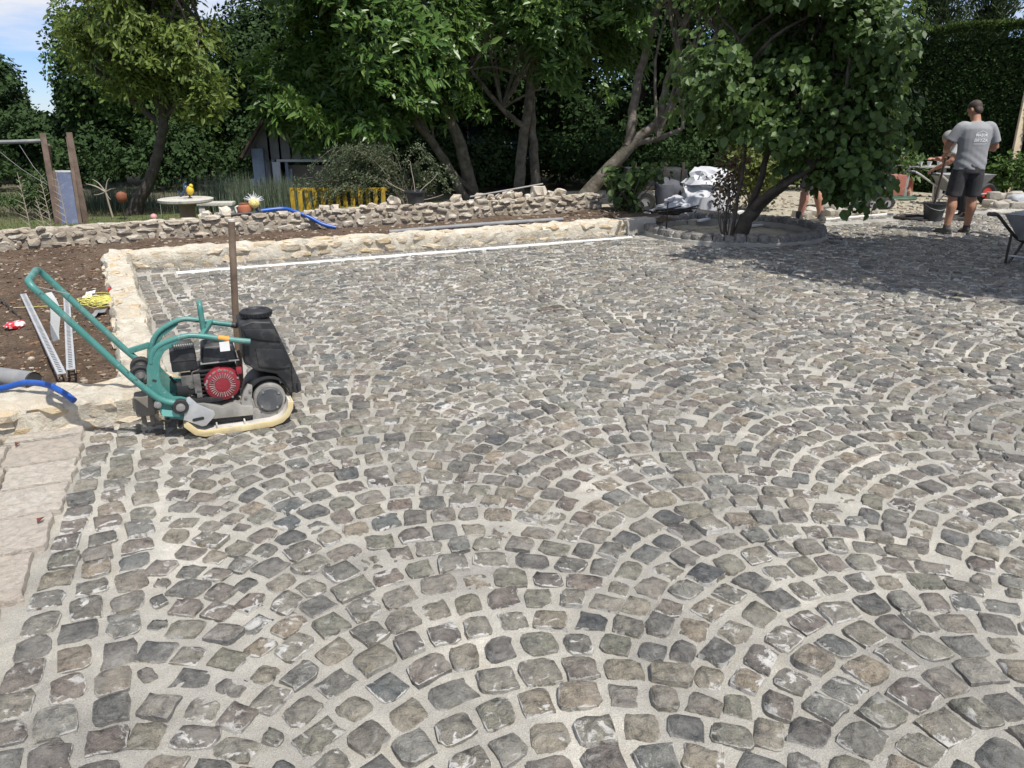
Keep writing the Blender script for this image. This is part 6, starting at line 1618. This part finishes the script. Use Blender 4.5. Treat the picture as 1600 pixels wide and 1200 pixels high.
TUBM = M('scuffed_galvanised_tub', [(0.26, 0.27, 0.275), (0.38, 0.39, 0.39)], 7, 0.55, 0.1, 0.002, 30, metal=0.3, dirt_or_shade=(0.48, 0.45, 0.40), dirt_or_shade_amt=0.6)
wheelbarrow('galvanised wheelbarrow cut off by the right edge, holding a tilted pail', (5.85, 8.52, 0.0), R(40), TUBM, True)
wheelbarrow('grey wheelbarrow standing at the back of the yard beside the bucket', (8.25, 14.75, -0.02), R(15), M('pale_grey_tub', [(0.20, 0.21, 0.215), (0.30, 0.31, 0.315)], 7, 0.6, dirt_or_shade=(0.5, 0.48, 0.44), dirt_or_shade_amt=0.4), False)
pl_ = thing('white_pail', 'dirty white pail lying tilted in the near wheelbarrow', 'pail', (5.98, 8.62, 0.42))
mb = MB().lathe([(0.0, 0.0), (0.125, 0.0), (0.15, 0.27), (0.16, 0.28), (0.16, 0.30), (0.142, 0.30), (0.12, 0.02)], 24, cap=False)
Mx = Matrix.Rotation(R(-58), 3, 'Y') @ Matrix.Identity(3)
mb.v = [tuple(Mx @ Vector(v) + Vector((0.14, 0, 0.11))) for v in mb.v]; mb.build('pail_body', M('mortar_stained_white', [(0.45, 0.45, 0.43), (0.60, 0.60, 0.58)], 7, 0.6, dirt_or_shade=(0.40, 0.37, 0.32), dirt_or_shade_amt=0.6), pl_)

# ------------------------------------------------------------------ on the soil bed
def rail(name, a, b_, label):
    a = Vector(a); b_ = Vector(b_); d = b_ - a; L = d.length; rz = math.atan2(d.y, d.x)
    t = thing(name, label, 'metal rail', a, rz, 'slotted metal rails'); slope = math.atan2(d.z, math.hypot(d.x, d.y)); t.rotation_euler = (0, -slope, rz)
    mb = MB(); wd = 0.046; h = 0.026; n = int(L / 0.042); slw = 0.018
    # perforated web: two side strips and the bridges between the slots
    mb.box((L / 2, -wd / 2 + 0.006, h), (L, 0.012, 0.003)); mb.box((L / 2, wd / 2 - 0.006, h), (L, 0.012, 0.003))
    for k in range(n + 1): mb.box((min(L - 0.008, k * L / n + 0.008), 0, h), (0.018, wd - 0.024, 0.003))
    mb.build('slotted_web', GALV, t)
    for s_ in (-1, 1): MB().box((L / 2, s_ * (wd / 2 - 0.0015), h / 2 - 0.0015), (L, 0.003, h - 0.003)).build('flange', GALV, t)
    return t
def sz(p, up=0.0): s_, t_ = to_site(p.x, p.y); return Vector((p.x, p.y, float(soil_z(s_, t_)) + up))
rail('slotted_rail', sz(G(37, 463, 0.13), 0.015), G(99, 596, 0.15) + Vector((0, 0, 0.02)), 'slotted metal rail lying slantwise on the soil, left of the pair')
rail('slotted_rail', sz(G(105, 466, 0.13), 0.015), G(113, 589, 0.15) + Vector((0, 0, 0.02)), 'slotted metal rail lying on the soil nearer the compactor')
YST = M('yellow_string', [(0.62, 0.58, 0.10), (0.72, 0.68, 0.22)], 8, 0.7)
c = sz(G(160, 477, 0.12), 0.01); tg = thing('string_tangle', 'tangled yellow string heap on the soil', 'string', c); r = random.Random(3); mb = MB()
for k in range(30):
    a = r.uniform(0, 6.3); q = Vector((r.gauss(0, 0.09), r.gauss(0, 0.10), 0.01)); rad = r.uniform(0.04, 0.13); pts = []
    for i in range(9):
        b2_ = a + i * r.uniform(0.5, 0.8); pts.append(q + Vector((rad * math.cos(b2_) * 1.2, rad * math.sin(b2_) * 1.1, 0.012 + 0.02 * r.random())))
    mb.tube(catmull(pts, 3), 0.0022, 4)
mb.tube(catmull([(-0.1, -0.05, 0.01), (-0.35, -0.12, 0.015), (-0.6, -0.2, 0.02)], 4), 0.002, 4)
tag(mb.build('loops', YST, tg), kind='stuff')
for (px, py, rz, lab) in ((140, 466, 0.2, 'upper crumpled clear plastic label on the yellow string'), (150, 492, -0.3, 'lower pale plastic label under the yellow string')):
    c = sz(G(px, py, 0.12), 0.03); vs_ = []; n = 7
    for i in range(n):
        for k in range(3): vs_.append((-0.028 + 0.028 * k, -0.09 + 0.03 * i, 0.012 * math.sin(i * 1.9 + k)))
    fs = [(i * 3 + k, i * 3 + k + 1, i * 3 + k + 4, i * 3 + k + 3) for i in range(n - 1) for k in range(2)]
    o = MB().add([(v[0], v[1], v[2] - 0.002) for v in vs_] + vs_, [tuple(reversed(f)) for f in fs] + [tuple(i + 21 for i in f) for f in fs]).build('plastic_label', GREYP if py > 480 else WHITEP, smooth=60); o.location = c; o.rotation_euler = (0.15, 0.1, rz); tag(o, lab, 'label', 'plastic labels on the soil')
c = sz(G(179, 457, 0.12), 0.015); rd = thing('red_plastic_piece', 'broken red plastic piece on the soil by the side wall', 'plastic piece', c, 0.5)
MB().box((0, 0, 0.02), (0.10, 0.07, 0.012), Matrix.Rotation(0.35, 3, 'X')).box((0.03, 0.02, 0.035), (0.03, 0.02, 0.03)).box((-0.03, -0.02, 0.02), (0.03, 0.03, 0.03)).build('shell', REDPL, rd, 0.004)
c = sz(G(25, 509, 0.12), 0.02); pk = thing('crumpled_packet', 'crumpled red and white packet on the soil at the left', 'packet', c, 0.4)
V_, F_ = rock_np(31, 2, 0.7, 0.6); MB().add(V_ * np.array([0.06, 0.04, 0.022]), F_).build('wrapper', M('red_white_print', [(0.55, 0.02, 0.03), (0.60, 0.03, 0.04), (0.78, 0.76, 0.74)], 26, 0.35, lo=0.45, hi=0.53), pk, smooth=25)
pts = [sz(G(-20, 450, 0.12), 0.01), sz(G(10, 478, 0.12), 0.03), sz(G(32, 496, 0.12), 0.01)]
tag(MB().tube(catmull(pts, 4), 0.006, 6).build('dark_cable', RUBB, smooth=60), 'thin dark cable end on the soil at the left edge', 'cable')

# pipes lying on the front wall
p0 = G(-60, 585, 0.17); p1 = G(54, 601, 0.20)
gp = thing('grey_pipe', 'fat grey drain pipe end lying on the front of the cream wall', 'pipe', p0)
d = (p1 - p0)
MB().tube([(0, 0, 0.02), d * 0.5 + Vector((0, 0, 0.02)), d + Vector((0, 0, 0.02))], 0.052, 18, cap=False).tube([(0, 0, 0.02), d + Vector((0, 0, 0.02))], 0.046, 18, cap=False).build('pipe_body', GREYP, gp, smooth=50)
e = d.normalized()
MB().tube([d - e * 0.002 + Vector((0, 0, 0.02)), d - e * 0.01 + Vector((0, 0, 0.02))], 0.046, 18).build('dark_bore', RUBB, gp, smooth=40)
pts = [G(-30, 612, 0.20), G(10, 605, 0.22), G(40, 598, 0.25), G(72, 601, 0.25), G(98, 613, 0.225), G(116, 626, 0.19)]
tag(MB().tube(catmull(pts, 6), 0.0165, 12).build('blue_hose', BLUEH, smooth=60), 'bright blue hose end curving over the front of the cream wall', 'hose')
for (px, py, lab) in ((30, 692, 'dry red-brown leaf on the flagstones at the foot of the wall'), (58, 817, 'dry dark leaf at the edge of the pink flagstones')):
    P = G(px, py, 0.036); lf = MB().add([(0, 0, 0), (0.015, 0.012, 0.012), (0.045, 0.0, 0.004), (0.015, -0.012, 0.014), (0.0, 0, -0.001), (0.015, 0.012, 0.011), (0.045, 0, 0.003), (0.015, -0.012, 0.013)], [(0, 2, 1), (0, 3, 2), (4, 5, 6), (4, 6, 7)]).build('dry_leaf', M('dry_leaf_brown', [(0.14, 0.03, 0.02), (0.20, 0.05, 0.03)], 20, 0.7), smooth=0)
    lf.location = P; lf.rotation_euler = (0, 0, px); tag(lf, lab, 'leaf')
# ------------------------------------------------------------------ people
SKIN = M('tanned_skin', [(0.34, 0.17, 0.105), (0.42, 0.22, 0.14)], 6, 0.55)
SKINL = M('ruddy_skin', [(0.42, 0.20, 0.13), (0.50, 0.26, 0.18)], 6, 0.55)
TEE = M('heather_grey_cotton', [(0.24, 0.245, 0.26), (0.30, 0.305, 0.32)], 5, 0.9, 0.35, 0.004, 22)
TEEW = M('pale_cotton', [(0.50, 0.50, 0.50), (0.60, 0.60, 0.60)], 5, 0.9, 0.3, 0.004, 22)
TEED = M('dark_cotton', [(0.035, 0.037, 0.045), (0.055, 0.057, 0.065)], 5, 0.9, 0.3, 0.004, 22)
SHORT = M('charcoal_work_shorts', [(0.028, 0.028, 0.031), (0.050, 0.049, 0.052)], 6, 0.9, 0.4, 0.004, 20, dirt_or_shade=(0.12, 0.11, 0.10), dirt_or_shade_amt=0.3)
SHOE = M('dusty_work_shoe', [(0.04, 0.038, 0.036), (0.075, 0.07, 0.065)], 9, 0.8, dirt_or_shade=(0.20, 0.18, 0.16), dirt_or_shade_amt=0.5)
HAIRD = M('short_brown_hair', [(0.035, 0.024, 0.018), (0.065, 0.047, 0.036)], 40, 0.7, 0.6, 0.004, 90)
HAIRG = M('grey_hair', [(0.17, 0.165, 0.16), (0.30, 0.29, 0.28)], 40, 0.7, 0.6, 0.004, 90)

def fused(name, mb, mat, parent, voxel=0.013, smooth=5, sub=True):
    """closed shapes fused into one continuous skin"""
    me = mb.mesh(name + '_raw', mat, smooth=0)
    o = bpy.data.objects.new(name + '_raw', me); col.objects.link(o)
    rm = o.modifiers.new('r', 'REMESH'); rm.mode = 'VOXEL'; rm.voxel_size = voxel; rm.use_smooth_shade = True
    sm = o.modifiers.new('s', 'SMOOTH'); sm.iterations = smooth; sm.factor = 0.5
    dg = bpy.context.evaluated_depsgraph_get()
    out = bpy.data.meshes.new_from_object(o.evaluated_get(dg))
    out.name = name
    bpy.data.objects.remove(o); bpy.data.meshes.remove(me)
    out.materials.clear(); out.materials.append(mat); out.shade_smooth()
    return link(name, out, parent)

def ell(mb, c, d, rot=None, sub=ICO2):
    Mx = rot or Matrix.Identity(3)
    return mb.add([Mx @ Vector((v[0] * d[0], v[1] * d[1], v[2] * d[2])) + Vector(c) for v in sub[0]], sub[1])

def head(mb, c, rot):
    c = Vector(c)
    def q(p): return rot @ Vector(p) + c
    ell(mb, q((0, 0.0, 0.035)), (0.076, 0.095, 0.088), rot); ell(mb, q((0, 0.028, -0.035)), (0.060, 0.066, 0.080), rot)
    ell(mb, q((0, 0.098, -0.01)), (0.014, 0.022, 0.024), rot)                       # nose
    ell(mb, q((0, 0.082, -0.052)), (0.026, 0.016, 0.009), rot)                      # lips
    ell(mb, q((0, 0.080, -0.088)), (0.026, 0.022, 0.018), rot)                      # chin
    for s_ in (-1, 1):
        ell(mb, q((s_ * 0.078, -0.005, -0.005)), (0.013, 0.022, 0.033), rot)        # ears
        ell(mb, q((s_ * 0.030, 0.083, 0.030)), (0.020, 0.012, 0.008), rot)          # brows

def eyes(parent, c, rot):
    c = Vector(c); mb = MB()
    for s_ in (-1, 1): ell(mb, rot @ Vector((s_ * 0.030, 0.084, 0.012)) + c, (0.011, 0.008, 0.007), rot)
    mb.build('eyes', M('eye_dark', [(0.03, 0.02, 0.015), (0.05, 0.035, 0.03)], 5, 0.3), parent, smooth=80)

def hand(mb, wpos, d, up, side, curl=0.7):
    d = Vector(d).normalized(); up = Vector(up); sd = d.cross(up).normalized(); up = sd.cross(d)
    w_ = Vector(wpos); Mx = Matrix((d, sd, up)).transposed()
    ell(mb, w_ + d * 0.05, (0.052, 0.040, 0.019), Mx)
    for k in range(4):
        L = (0.078, 0.088, 0.082, 0.064)[k]; b_ = w_ + d * 0.088 + sd * side * (0.030 - 0.020 * k)
        m1 = b_ + d * L * 0.45 - up * L * 0.25 * curl; m2 = m1 + d * L * 0.2 * (1 - curl * 0.6) - up * L * 0.35 * curl
        mb.tube([b_ - d * 0.02, b_, m1, m2], [0.0105, 0.0095, 0.008], 6)
    b_ = w_ + d * 0.03 + sd * side * 0.035
    mb.tube([b_ - d * 0.01, b_ + sd * side * 0.022 + d * 0.03, b_ + sd * side * 0.020 + d * 0.06 - up * 0.015], [0.013, 0.011, 0.009], 6)

def limb(mb, pts, rad, n=12, flat=1.0): mb.tube(catmull(pts, 4), rad, n, flat=flat)

def shoe(mb, ankle, d, L=0.28):
    a = Vector(ankle); d = Vector(d).normalized(); sd = Vector((-d.y, d.x, 0)); Mx = Matrix((d, sd, Vector((0, 0, 1)))).transposed()
    c = Vector((a.x, a.y, 0)) + d * 0.06
    ell(mb, c + Vector((0, 0, 0.035)), (L / 2, 0.048, 0.040), Mx); ell(mb, c - d * 0.07 + Vector((0, 0, 0.055)), (0.075, 0.042, 0.055), Mx)
    mb.tube([a + Vector((0, 0, -0.03)), a + Vector((0, 0, 0.045))], [0.050, 0.047], 12)
    mb.box(c + Vector((0, 0, 0.012)), (L * 0.94, 0.086, 0.022), Mx)

# the standing man, seen from behind
p1 = thing('person', 'man in grey printed t-shirt and dark shorts standing with his back turned', 'person', (6.22, 10.84, 0.01), R(-2))
Hc = (-0.015, 0.085, 1.635); Hr = Matrix.Rotation(R(24), 3, 'Z') @ Matrix.Rotation(R(-28), 3, 'X')
LSh, RSh = (-0.205, 0.01, 1.425), (0.205, 0.01, 1.425)
LEl, REl = (-0.315, 0.06, 1.155), (0.335, 0.05, 1.140)
LWr, RWr = (-0.19, 0.30, 1.10), (0.20, 0.27, 1.17)
LHp, RHp = (-0.10, 0.0, 0.92), (0.10, 0.0, 0.92)
LKn, RKn = (-0.128, 0.03, 0.49), (0.135, 0.03, 0.49)
LAn, RAn = (-0.150, 0.0, 0.085), (0.155, 0.06, 0.085)
b_ = MB()
head(b_, Hc, Hr)
limb(b_, [(0, 0.0, 0.88), (0, -0.01, 1.1), (0, 0.0, 1.3), (0, 0.01, 1.43), (0, 0.02, 1.48)], [0.155, 0.150, 0.165, 0.13, 0.08], 16, 0.62)
limb(b_, [(0, 0.015, 1.44), (-0.005, 0.045, 1.52), (-0.012, 0.07, 1.59)], [0.066, 0.060, 0.058])
for sh, el_, wr, sd in ((LSh, LEl, LWr, 1), (RSh, REl, RWr, -1)):
    limb(b_, [(sh[0] * 0.7, 0.01, 1.43), sh, ((sh[0] + el_[0]) / 2, 0.03, 1.30), el_], [0.05, 0.050, 0.048, 0.043])
    limb(b_, [el_, tuple((Vector(el_) * 0.65 + Vector(wr) * 0.35)), wr], [0.043, 0.044, 0.028])
    hand(b_, wr, Vector(wr) - Vector(el_), (0, 0, 1), sd)
for hp_, kn, an in ((LHp, LKn, LAn), (RHp, RKn, RAn)):
    limb(b_, [hp_, tuple((Vector(hp_) + Vector(kn)) / 2), kn], [0.098, 0.085, 0.060])
    k, a = Vector(kn), Vector(an)
    limb(b_, [kn, tuple(k * 0.72 + a * 0.28 + Vector((0, -0.022, 0))), tuple(k * 0.4 + a * 0.6 + Vector((0, -0.010, 0))), an], [0.058, 0.068, 0.052, 0.040])
    ell(b_, (a.x, a.y + 0.05, 0.04), (0.04, 0.10, 0.035))
fused('body', b_, SKIN, p1, 0.011, 4)
eyes(p1, Hc, Hr)
t_ = MB()
limb(t_, [(0, -0.005, 0.865), (0, -0.005, 0.95), (0, -0.01, 1.1), (0, -0.005, 1.27), (0, 0.0, 1.39), (0, 0.012, 1.455), (0, 0.02, 1.485)], [0.205, 0.207, 0.198, 0.212, 0.205, 0.13, 0.082], 20, 0.66)
for sh, el_ in ((LSh, LEl), (RSh, REl)):
    s_, e_ = Vector(sh), Vector(el_)
    limb(t_, [(s_.x * 0.55, 0.01, 1.415), (s_.x * 0.95, 0.012, 1.405), tuple(s_ * 0.45 + e_ * 0.55), tuple(s_ * 0.30 + e_ * 0.70)], [0.074, 0.080, 0.076, 0.080], 14)
shirt = fused('t_shirt', t_, TEE, p1, 0.012, 3)
bm = bmesh.new(); bm.from_mesh(shirt.data)                                           # folds
for v in bm.verts:
    k = 0.0035 * math.sin(v.co.z * 60 + v.co.x * 22 + 2.2 * math.sin(v.co.x * 9)) * max(0, min(1, (1.18 - v.co.z) * 4)) + 0.0018 * math.sin(v.co.x * 34 - v.co.z * 12)
    v.co += v.normal * k
bm.to_mesh(shirt.data); bm.free()
s_ = MB()
limb(s_, [(0, -0.01, 0.82), (0, -0.01, 0.90), (0, -0.005, 0.98)], [0.175, 0.190, 0.182], 18, 0.70)
for hp_, kn in ((LHp, LKn), (RHp, RKn)):
    h, k = Vector(hp_), Vector(kn)
    limb(s_, [tuple(h), tuple(h * 0.6 + k * 0.4), tuple(h * 0.22 + k * 0.78), tuple(h * 0.06 + k * 0.94)], [0.105, 0.110, 0.104, 0.106], 14)
fused('shorts', s_, SHORT, p1, 0.012, 3)
for an, d in ((LAn, (-0.35, 1, 0)), (RAn, (0.15, 1, 0))):
    mb = MB(); shoe(mb, an, d); fused('shoe', mb, SHOE, p1, 0.010, 2)
mb = MB(); ell(mb, Vector(Hc) + Hr @ Vector((0, -0.010, 0.048)), (0.079, 0.094, 0.082), Hr, ICO3)
ell(mb, Vector(Hc) + Hr @ Vector((0, -0.05, -0.015)), (0.066, 0.045, 0.065), Hr)
fused('hair', mb, HAIRD, p1, 0.010, 5)
# print on the back of the shirt
bvh = BVHTree.FromPolygons([v.co[:] for v in shirt.data.vertices], [p.vertices[:] for p in shirt.data.polygons])
def on_back(pts, lift=0.003):
    out = []
    for (x, z) in pts:
        h = bvh.ray_cast(Vector((x, -0.6, z)), Vector((0, 1, 0)))
        y = h[0].y if h[0] is not None else -0.14
        out.append((x, y - lift, z))
    return out
PRINT = M('white_shirt_print', [(0.62, 0.62, 0.63), (0.70, 0.70, 0.71)], 5, 0.85)
mb = MB()
def strip(a, b2, wd):
    n = 8; vs2 = []; d = Vector((b2[0] - a[0], b2[1] - a[1])); nr = Vector((-d.y, d.x)).normalized() * wd / 2
    P_ = []
    for i in range(n + 1):
        t = i / n; P_ += [(a[0] + d.x * t + nr.x, a[1] + d.y * t + nr.y), (a[0] + d.x * t - nr.x, a[1] + d.y * t - nr.y)]
    mb.add(on_back(P_), [(2 * i, 2 * i + 1, 2 * i + 3, 2 * i + 2) for i in range(n)])
strip((-0.045, 1.345), (0.02, 1.375), 0.006); strip((0.02, 1.375), (0.085, 1.345), 0.006); strip((-0.045, 1.345), (-0.045, 1.325), 0.006); strip((0.085, 1.345), (0.085, 1.325), 0.006)
strip((-0.06, 1.293), (0.11, 1.293), 0.004); strip((-0.075, 1.215), (0.105, 1.215), 0.004); strip((-0.07, 1.198), (0.09, 1.198), 0.004)
def text_print(txt, x, z, size, shear=0.0):
    cu = bpy.data.curves.new('print', 'FONT'); cu.body = txt; cu.size = size; cu.align_x = 'CENTER'; cu.shear = shear; cu.resolution_u = 2; cu.offset = 0.002
    o = bpy.data.objects.new('print_src', cu); col.objects.link(o)
    me = bpy.data.meshes.new_from_object(o.evaluated_get(bpy.context.evaluated_depsgraph_get()))
    pts = [(x + v.co.x, z + v.co.y) for v in me.vertices]
    mb.add(on_back(pts, 0.004), [tuple(p.vertices) for p in me.polygons])
    bpy.data.objects.remove(o); bpy.data.curves.remove(cu)
text_print('MAZOK', 0.02, 1.305, 0.045)
text_print('BRYZA', 0.015, 1.235, 0.060, 0.2)
mb.build('shirt_print', PRINT, shirt, smooth=0)

# the man behind him, bending to his work
p2 = thing('person', 'grey-haired man in pale shirt bending forward behind the standing man', 'person', (7.10, 12.40, 0.01), R(75))
Hc = (0.0, 0.33, 1.22); Hr = Matrix.Rotation(R(20), 3, 'Z') @ Matrix.Rotation(R(-48), 3, 'X')
b_ = MB(); head(b_, Hc, Hr)
limb(b_, [(0, -0.10, 0.88), (0, 0.0, 1.0), (0, 0.14, 1.12), (0, 0.24, 1.17)], [0.15, 0.15, 0.16, 0.08], 16, 0.7)
limb(b_, [(0, 0.2, 1.15), (0, 0.30, 1.19)], [0.062, 0.057])
for s_ in (-1, 1):
    sh, el_, wr = (s_ * 0.20, 0.2, 1.12), (s_ * 0.26, 0.32, 0.90), (s_ * 0.10, 0.48, 0.85 + 0.07 * s_)
    limb(b_, [(s_ * 0.13, 0.19, 1.13), sh, el_], [0.06, 0.058, 0.043]); limb(b_, [el_, wr], [0.043, 0.029]); hand(b_, wr, Vector(wr) - Vector(el_), (0, 0, 1), -s_, 0.9)
    limb(b_, [(s_ * 0.1, -0.10, 0.90), (s_ * 0.12, 0.02, 0.49)], [0.098, 0.06]); limb(b_, [(s_ * 0.12, 0.02, 0.49), (s_ * 0.13, -0.03, 0.34), (s_ * 0.13, -0.06, 0.09)], [0.058, 0.066, 0.04]); ell(b_, (s_ * 0.13, 0.0, 0.04), (0.04, 0.1, 0.035))
fused('body', b_, SKINL, p2, 0.012, 4); eyes(p2, Hc, Hr)
t_ = MB(); limb(t_, [(0, -0.12, 0.86), (0, -0.03, 1.0), (0, 0.10, 1.10), (0, 0.20, 1.15), (0, 0.245, 1.17)], [0.19, 0.19, 0.205, 0.17, 0.085], 18, 0.72)
for s_ in (-1, 1): limb(t_, [(s_ * 0.12, 0.18, 1.12), (s_ * 0.2, 0.2, 1.11), (s_ * 0.24, 0.275, 0.98)], [0.075, 0.08, 0.08])
fused('shirt', t_, TEEW, p2, 0.013, 3)
s2 = MB(); limb(s2, [(0, -0.13, 0.82), (0, -0.09, 0.95)], [0.17, 0.18], 16, 0.75)
for s_ in (-1, 1): limb(s2, [(s_ * 0.1, -0.10, 0.88), (s_ * 0.12, 0.0, 0.55), (s_ * 0.13, -0.05, 0.14)], [0.105, 0.088, 0.075])
fused('trousers', s2, SHORT, p2, 0.013, 3)
for s_ in (-1, 1):
    mb = MB(); shoe(mb, (s_ * 0.13, -0.06, 0.085), (0, 1, 0)); fused('shoe', mb, SHOE, p2, 0.010, 2)
mb = MB(); ell(mb, Vector(Hc) + Hr @ Vector((0, -0.012, 0.045)), (0.082, 0.098, 0.084), Hr, ICO3); fused('hair', mb, HAIRG, p2, 0.010, 4)

# long-handled shovel held by the bending man
A_ = W(1478, 246, 12.0); B_ = G(1453, 346)
B_.z = 0.02
sv = thing('shovel', 'long-handled shovel slanting down beside the black bucket', 'shovel', B_)
d = A_ - B_
MB().tube([d * 0.18, d], 0.018, 8).build('handle', WOODB, sv, smooth=60)
MB().beam(Vector((0, 0, 0)), d * 0.2, 0.17, 0.012, up=(0.2, 1, 0.2)).build('blade', IRON, sv, 0.003)

# third worker, mostly behind the hazel leaves
p3 = thing('person', 'worker in dark clothes and boots half hidden behind the hazel leaves', 'person', (4.52, 11.88, 0.01), R(80))
Hc = (0.0, 0.08, 1.60); Hr = Matrix.Rotation(R(-18), 3, 'X')
LA, RA = (0.11, -0.20, 0.085), (-0.11, 0.16, 0.085)
b_ = MB(); head(b_, Hc, Hr)
limb(b_, [(0, 0, 0.88), (0, 0.0, 1.15), (0, 0.02, 1.36), (0, 0.03, 1.45)], [0.15, 0.15, 0.16, 0.08], 16, 0.66); limb(b_, [(0, 0.03, 1.42), (0, 0.06, 1.55)], [0.062, 0.056])
for s_ in (-1, 1):
    sh, el_, wr = (s_ * 0.20, 0.02, 1.39), (s_ * 0.27, 0.05, 1.12), (s_ * 0.18, 0.28, 1.05)
    limb(b_, [(s_ * 0.13, 0.02, 1.40), sh, el_], [0.06, 0.058, 0.043]); limb(b_, [el_, wr], [0.043, 0.029]); hand(b_, wr, Vector(wr) - Vector(el_), (0, 0, 1), -s_, 0.6)
for an, kn, hp_ in ((LA, (0.11, -0.07, 0.49), (0.1, 0, 0.9)), (RA, (-0.11, 0.13, 0.49), (-0.1, 0, 0.9))):
    limb(b_, [hp_, kn], [0.098, 0.06]); k, a = Vector(kn), Vector(an); limb(b_, [kn, tuple(k * 0.7 + a * 0.3 + Vector((0, -0.02, 0))), an], [0.058, 0.066, 0.04]); ell(b_, (a.x, a.y + 0.05, 0.04), (0.04, 0.1, 0.035))
fused('body', b_, SKINL, p3, 0.012, 4); eyes(p3, Hc, Hr)
t_ = MB(); limb(t_, [(0, 0, 0.86), (0, 0.0, 1.1), (0, 0.01, 1.3), (0, 0.02, 1.42), (0, 0.03, 1.46)], [0.19, 0.185, 0.2, 0.16, 0.085], 18, 0.68)
for s_ in (-1, 1): limb(t_, [(s_ * 0.12, 0.02, 1.38), (s_ * 0.2, 0.02, 1.375), (s_ * 0.245, 0.035, 1.2)], [0.075, 0.08, 0.08])
fused('shirt', t_, TEED, p3, 0.013, 3)
s2 = MB(); limb(s2, [(0, 0, 0.82), (0, 0, 0.96)], [0.17, 0.18], 16, 0.75)
limb(s2, [(0.1, 0, 0.88), (0.11, -0.065, 0.52)], [0.105, 0.1]); limb(s2, [(-0.1, 0, 0.88), (-0.11, 0.115, 0.52)], [0.105, 0.1]); fused('shorts', s2, SHORT, p3, 0.013, 3)
for an in (LA, RA):
    mb = MB(); shoe(mb, an, (0, 1, 0)); mb.tube([(an[0], an[1], 0.06), (an[0], an[1], 0.20)], [0.052, 0.054], 12); fused('boot', mb, SHOE, p3, 0.010, 2)
mb = MB(); ell(mb, Vector(Hc) + Hr @ Vector((0, -0.012, 0.045)), (0.082, 0.098, 0.084), Hr, ICO3); fused('hair', mb, HAIRD, p3, 0.010, 4)
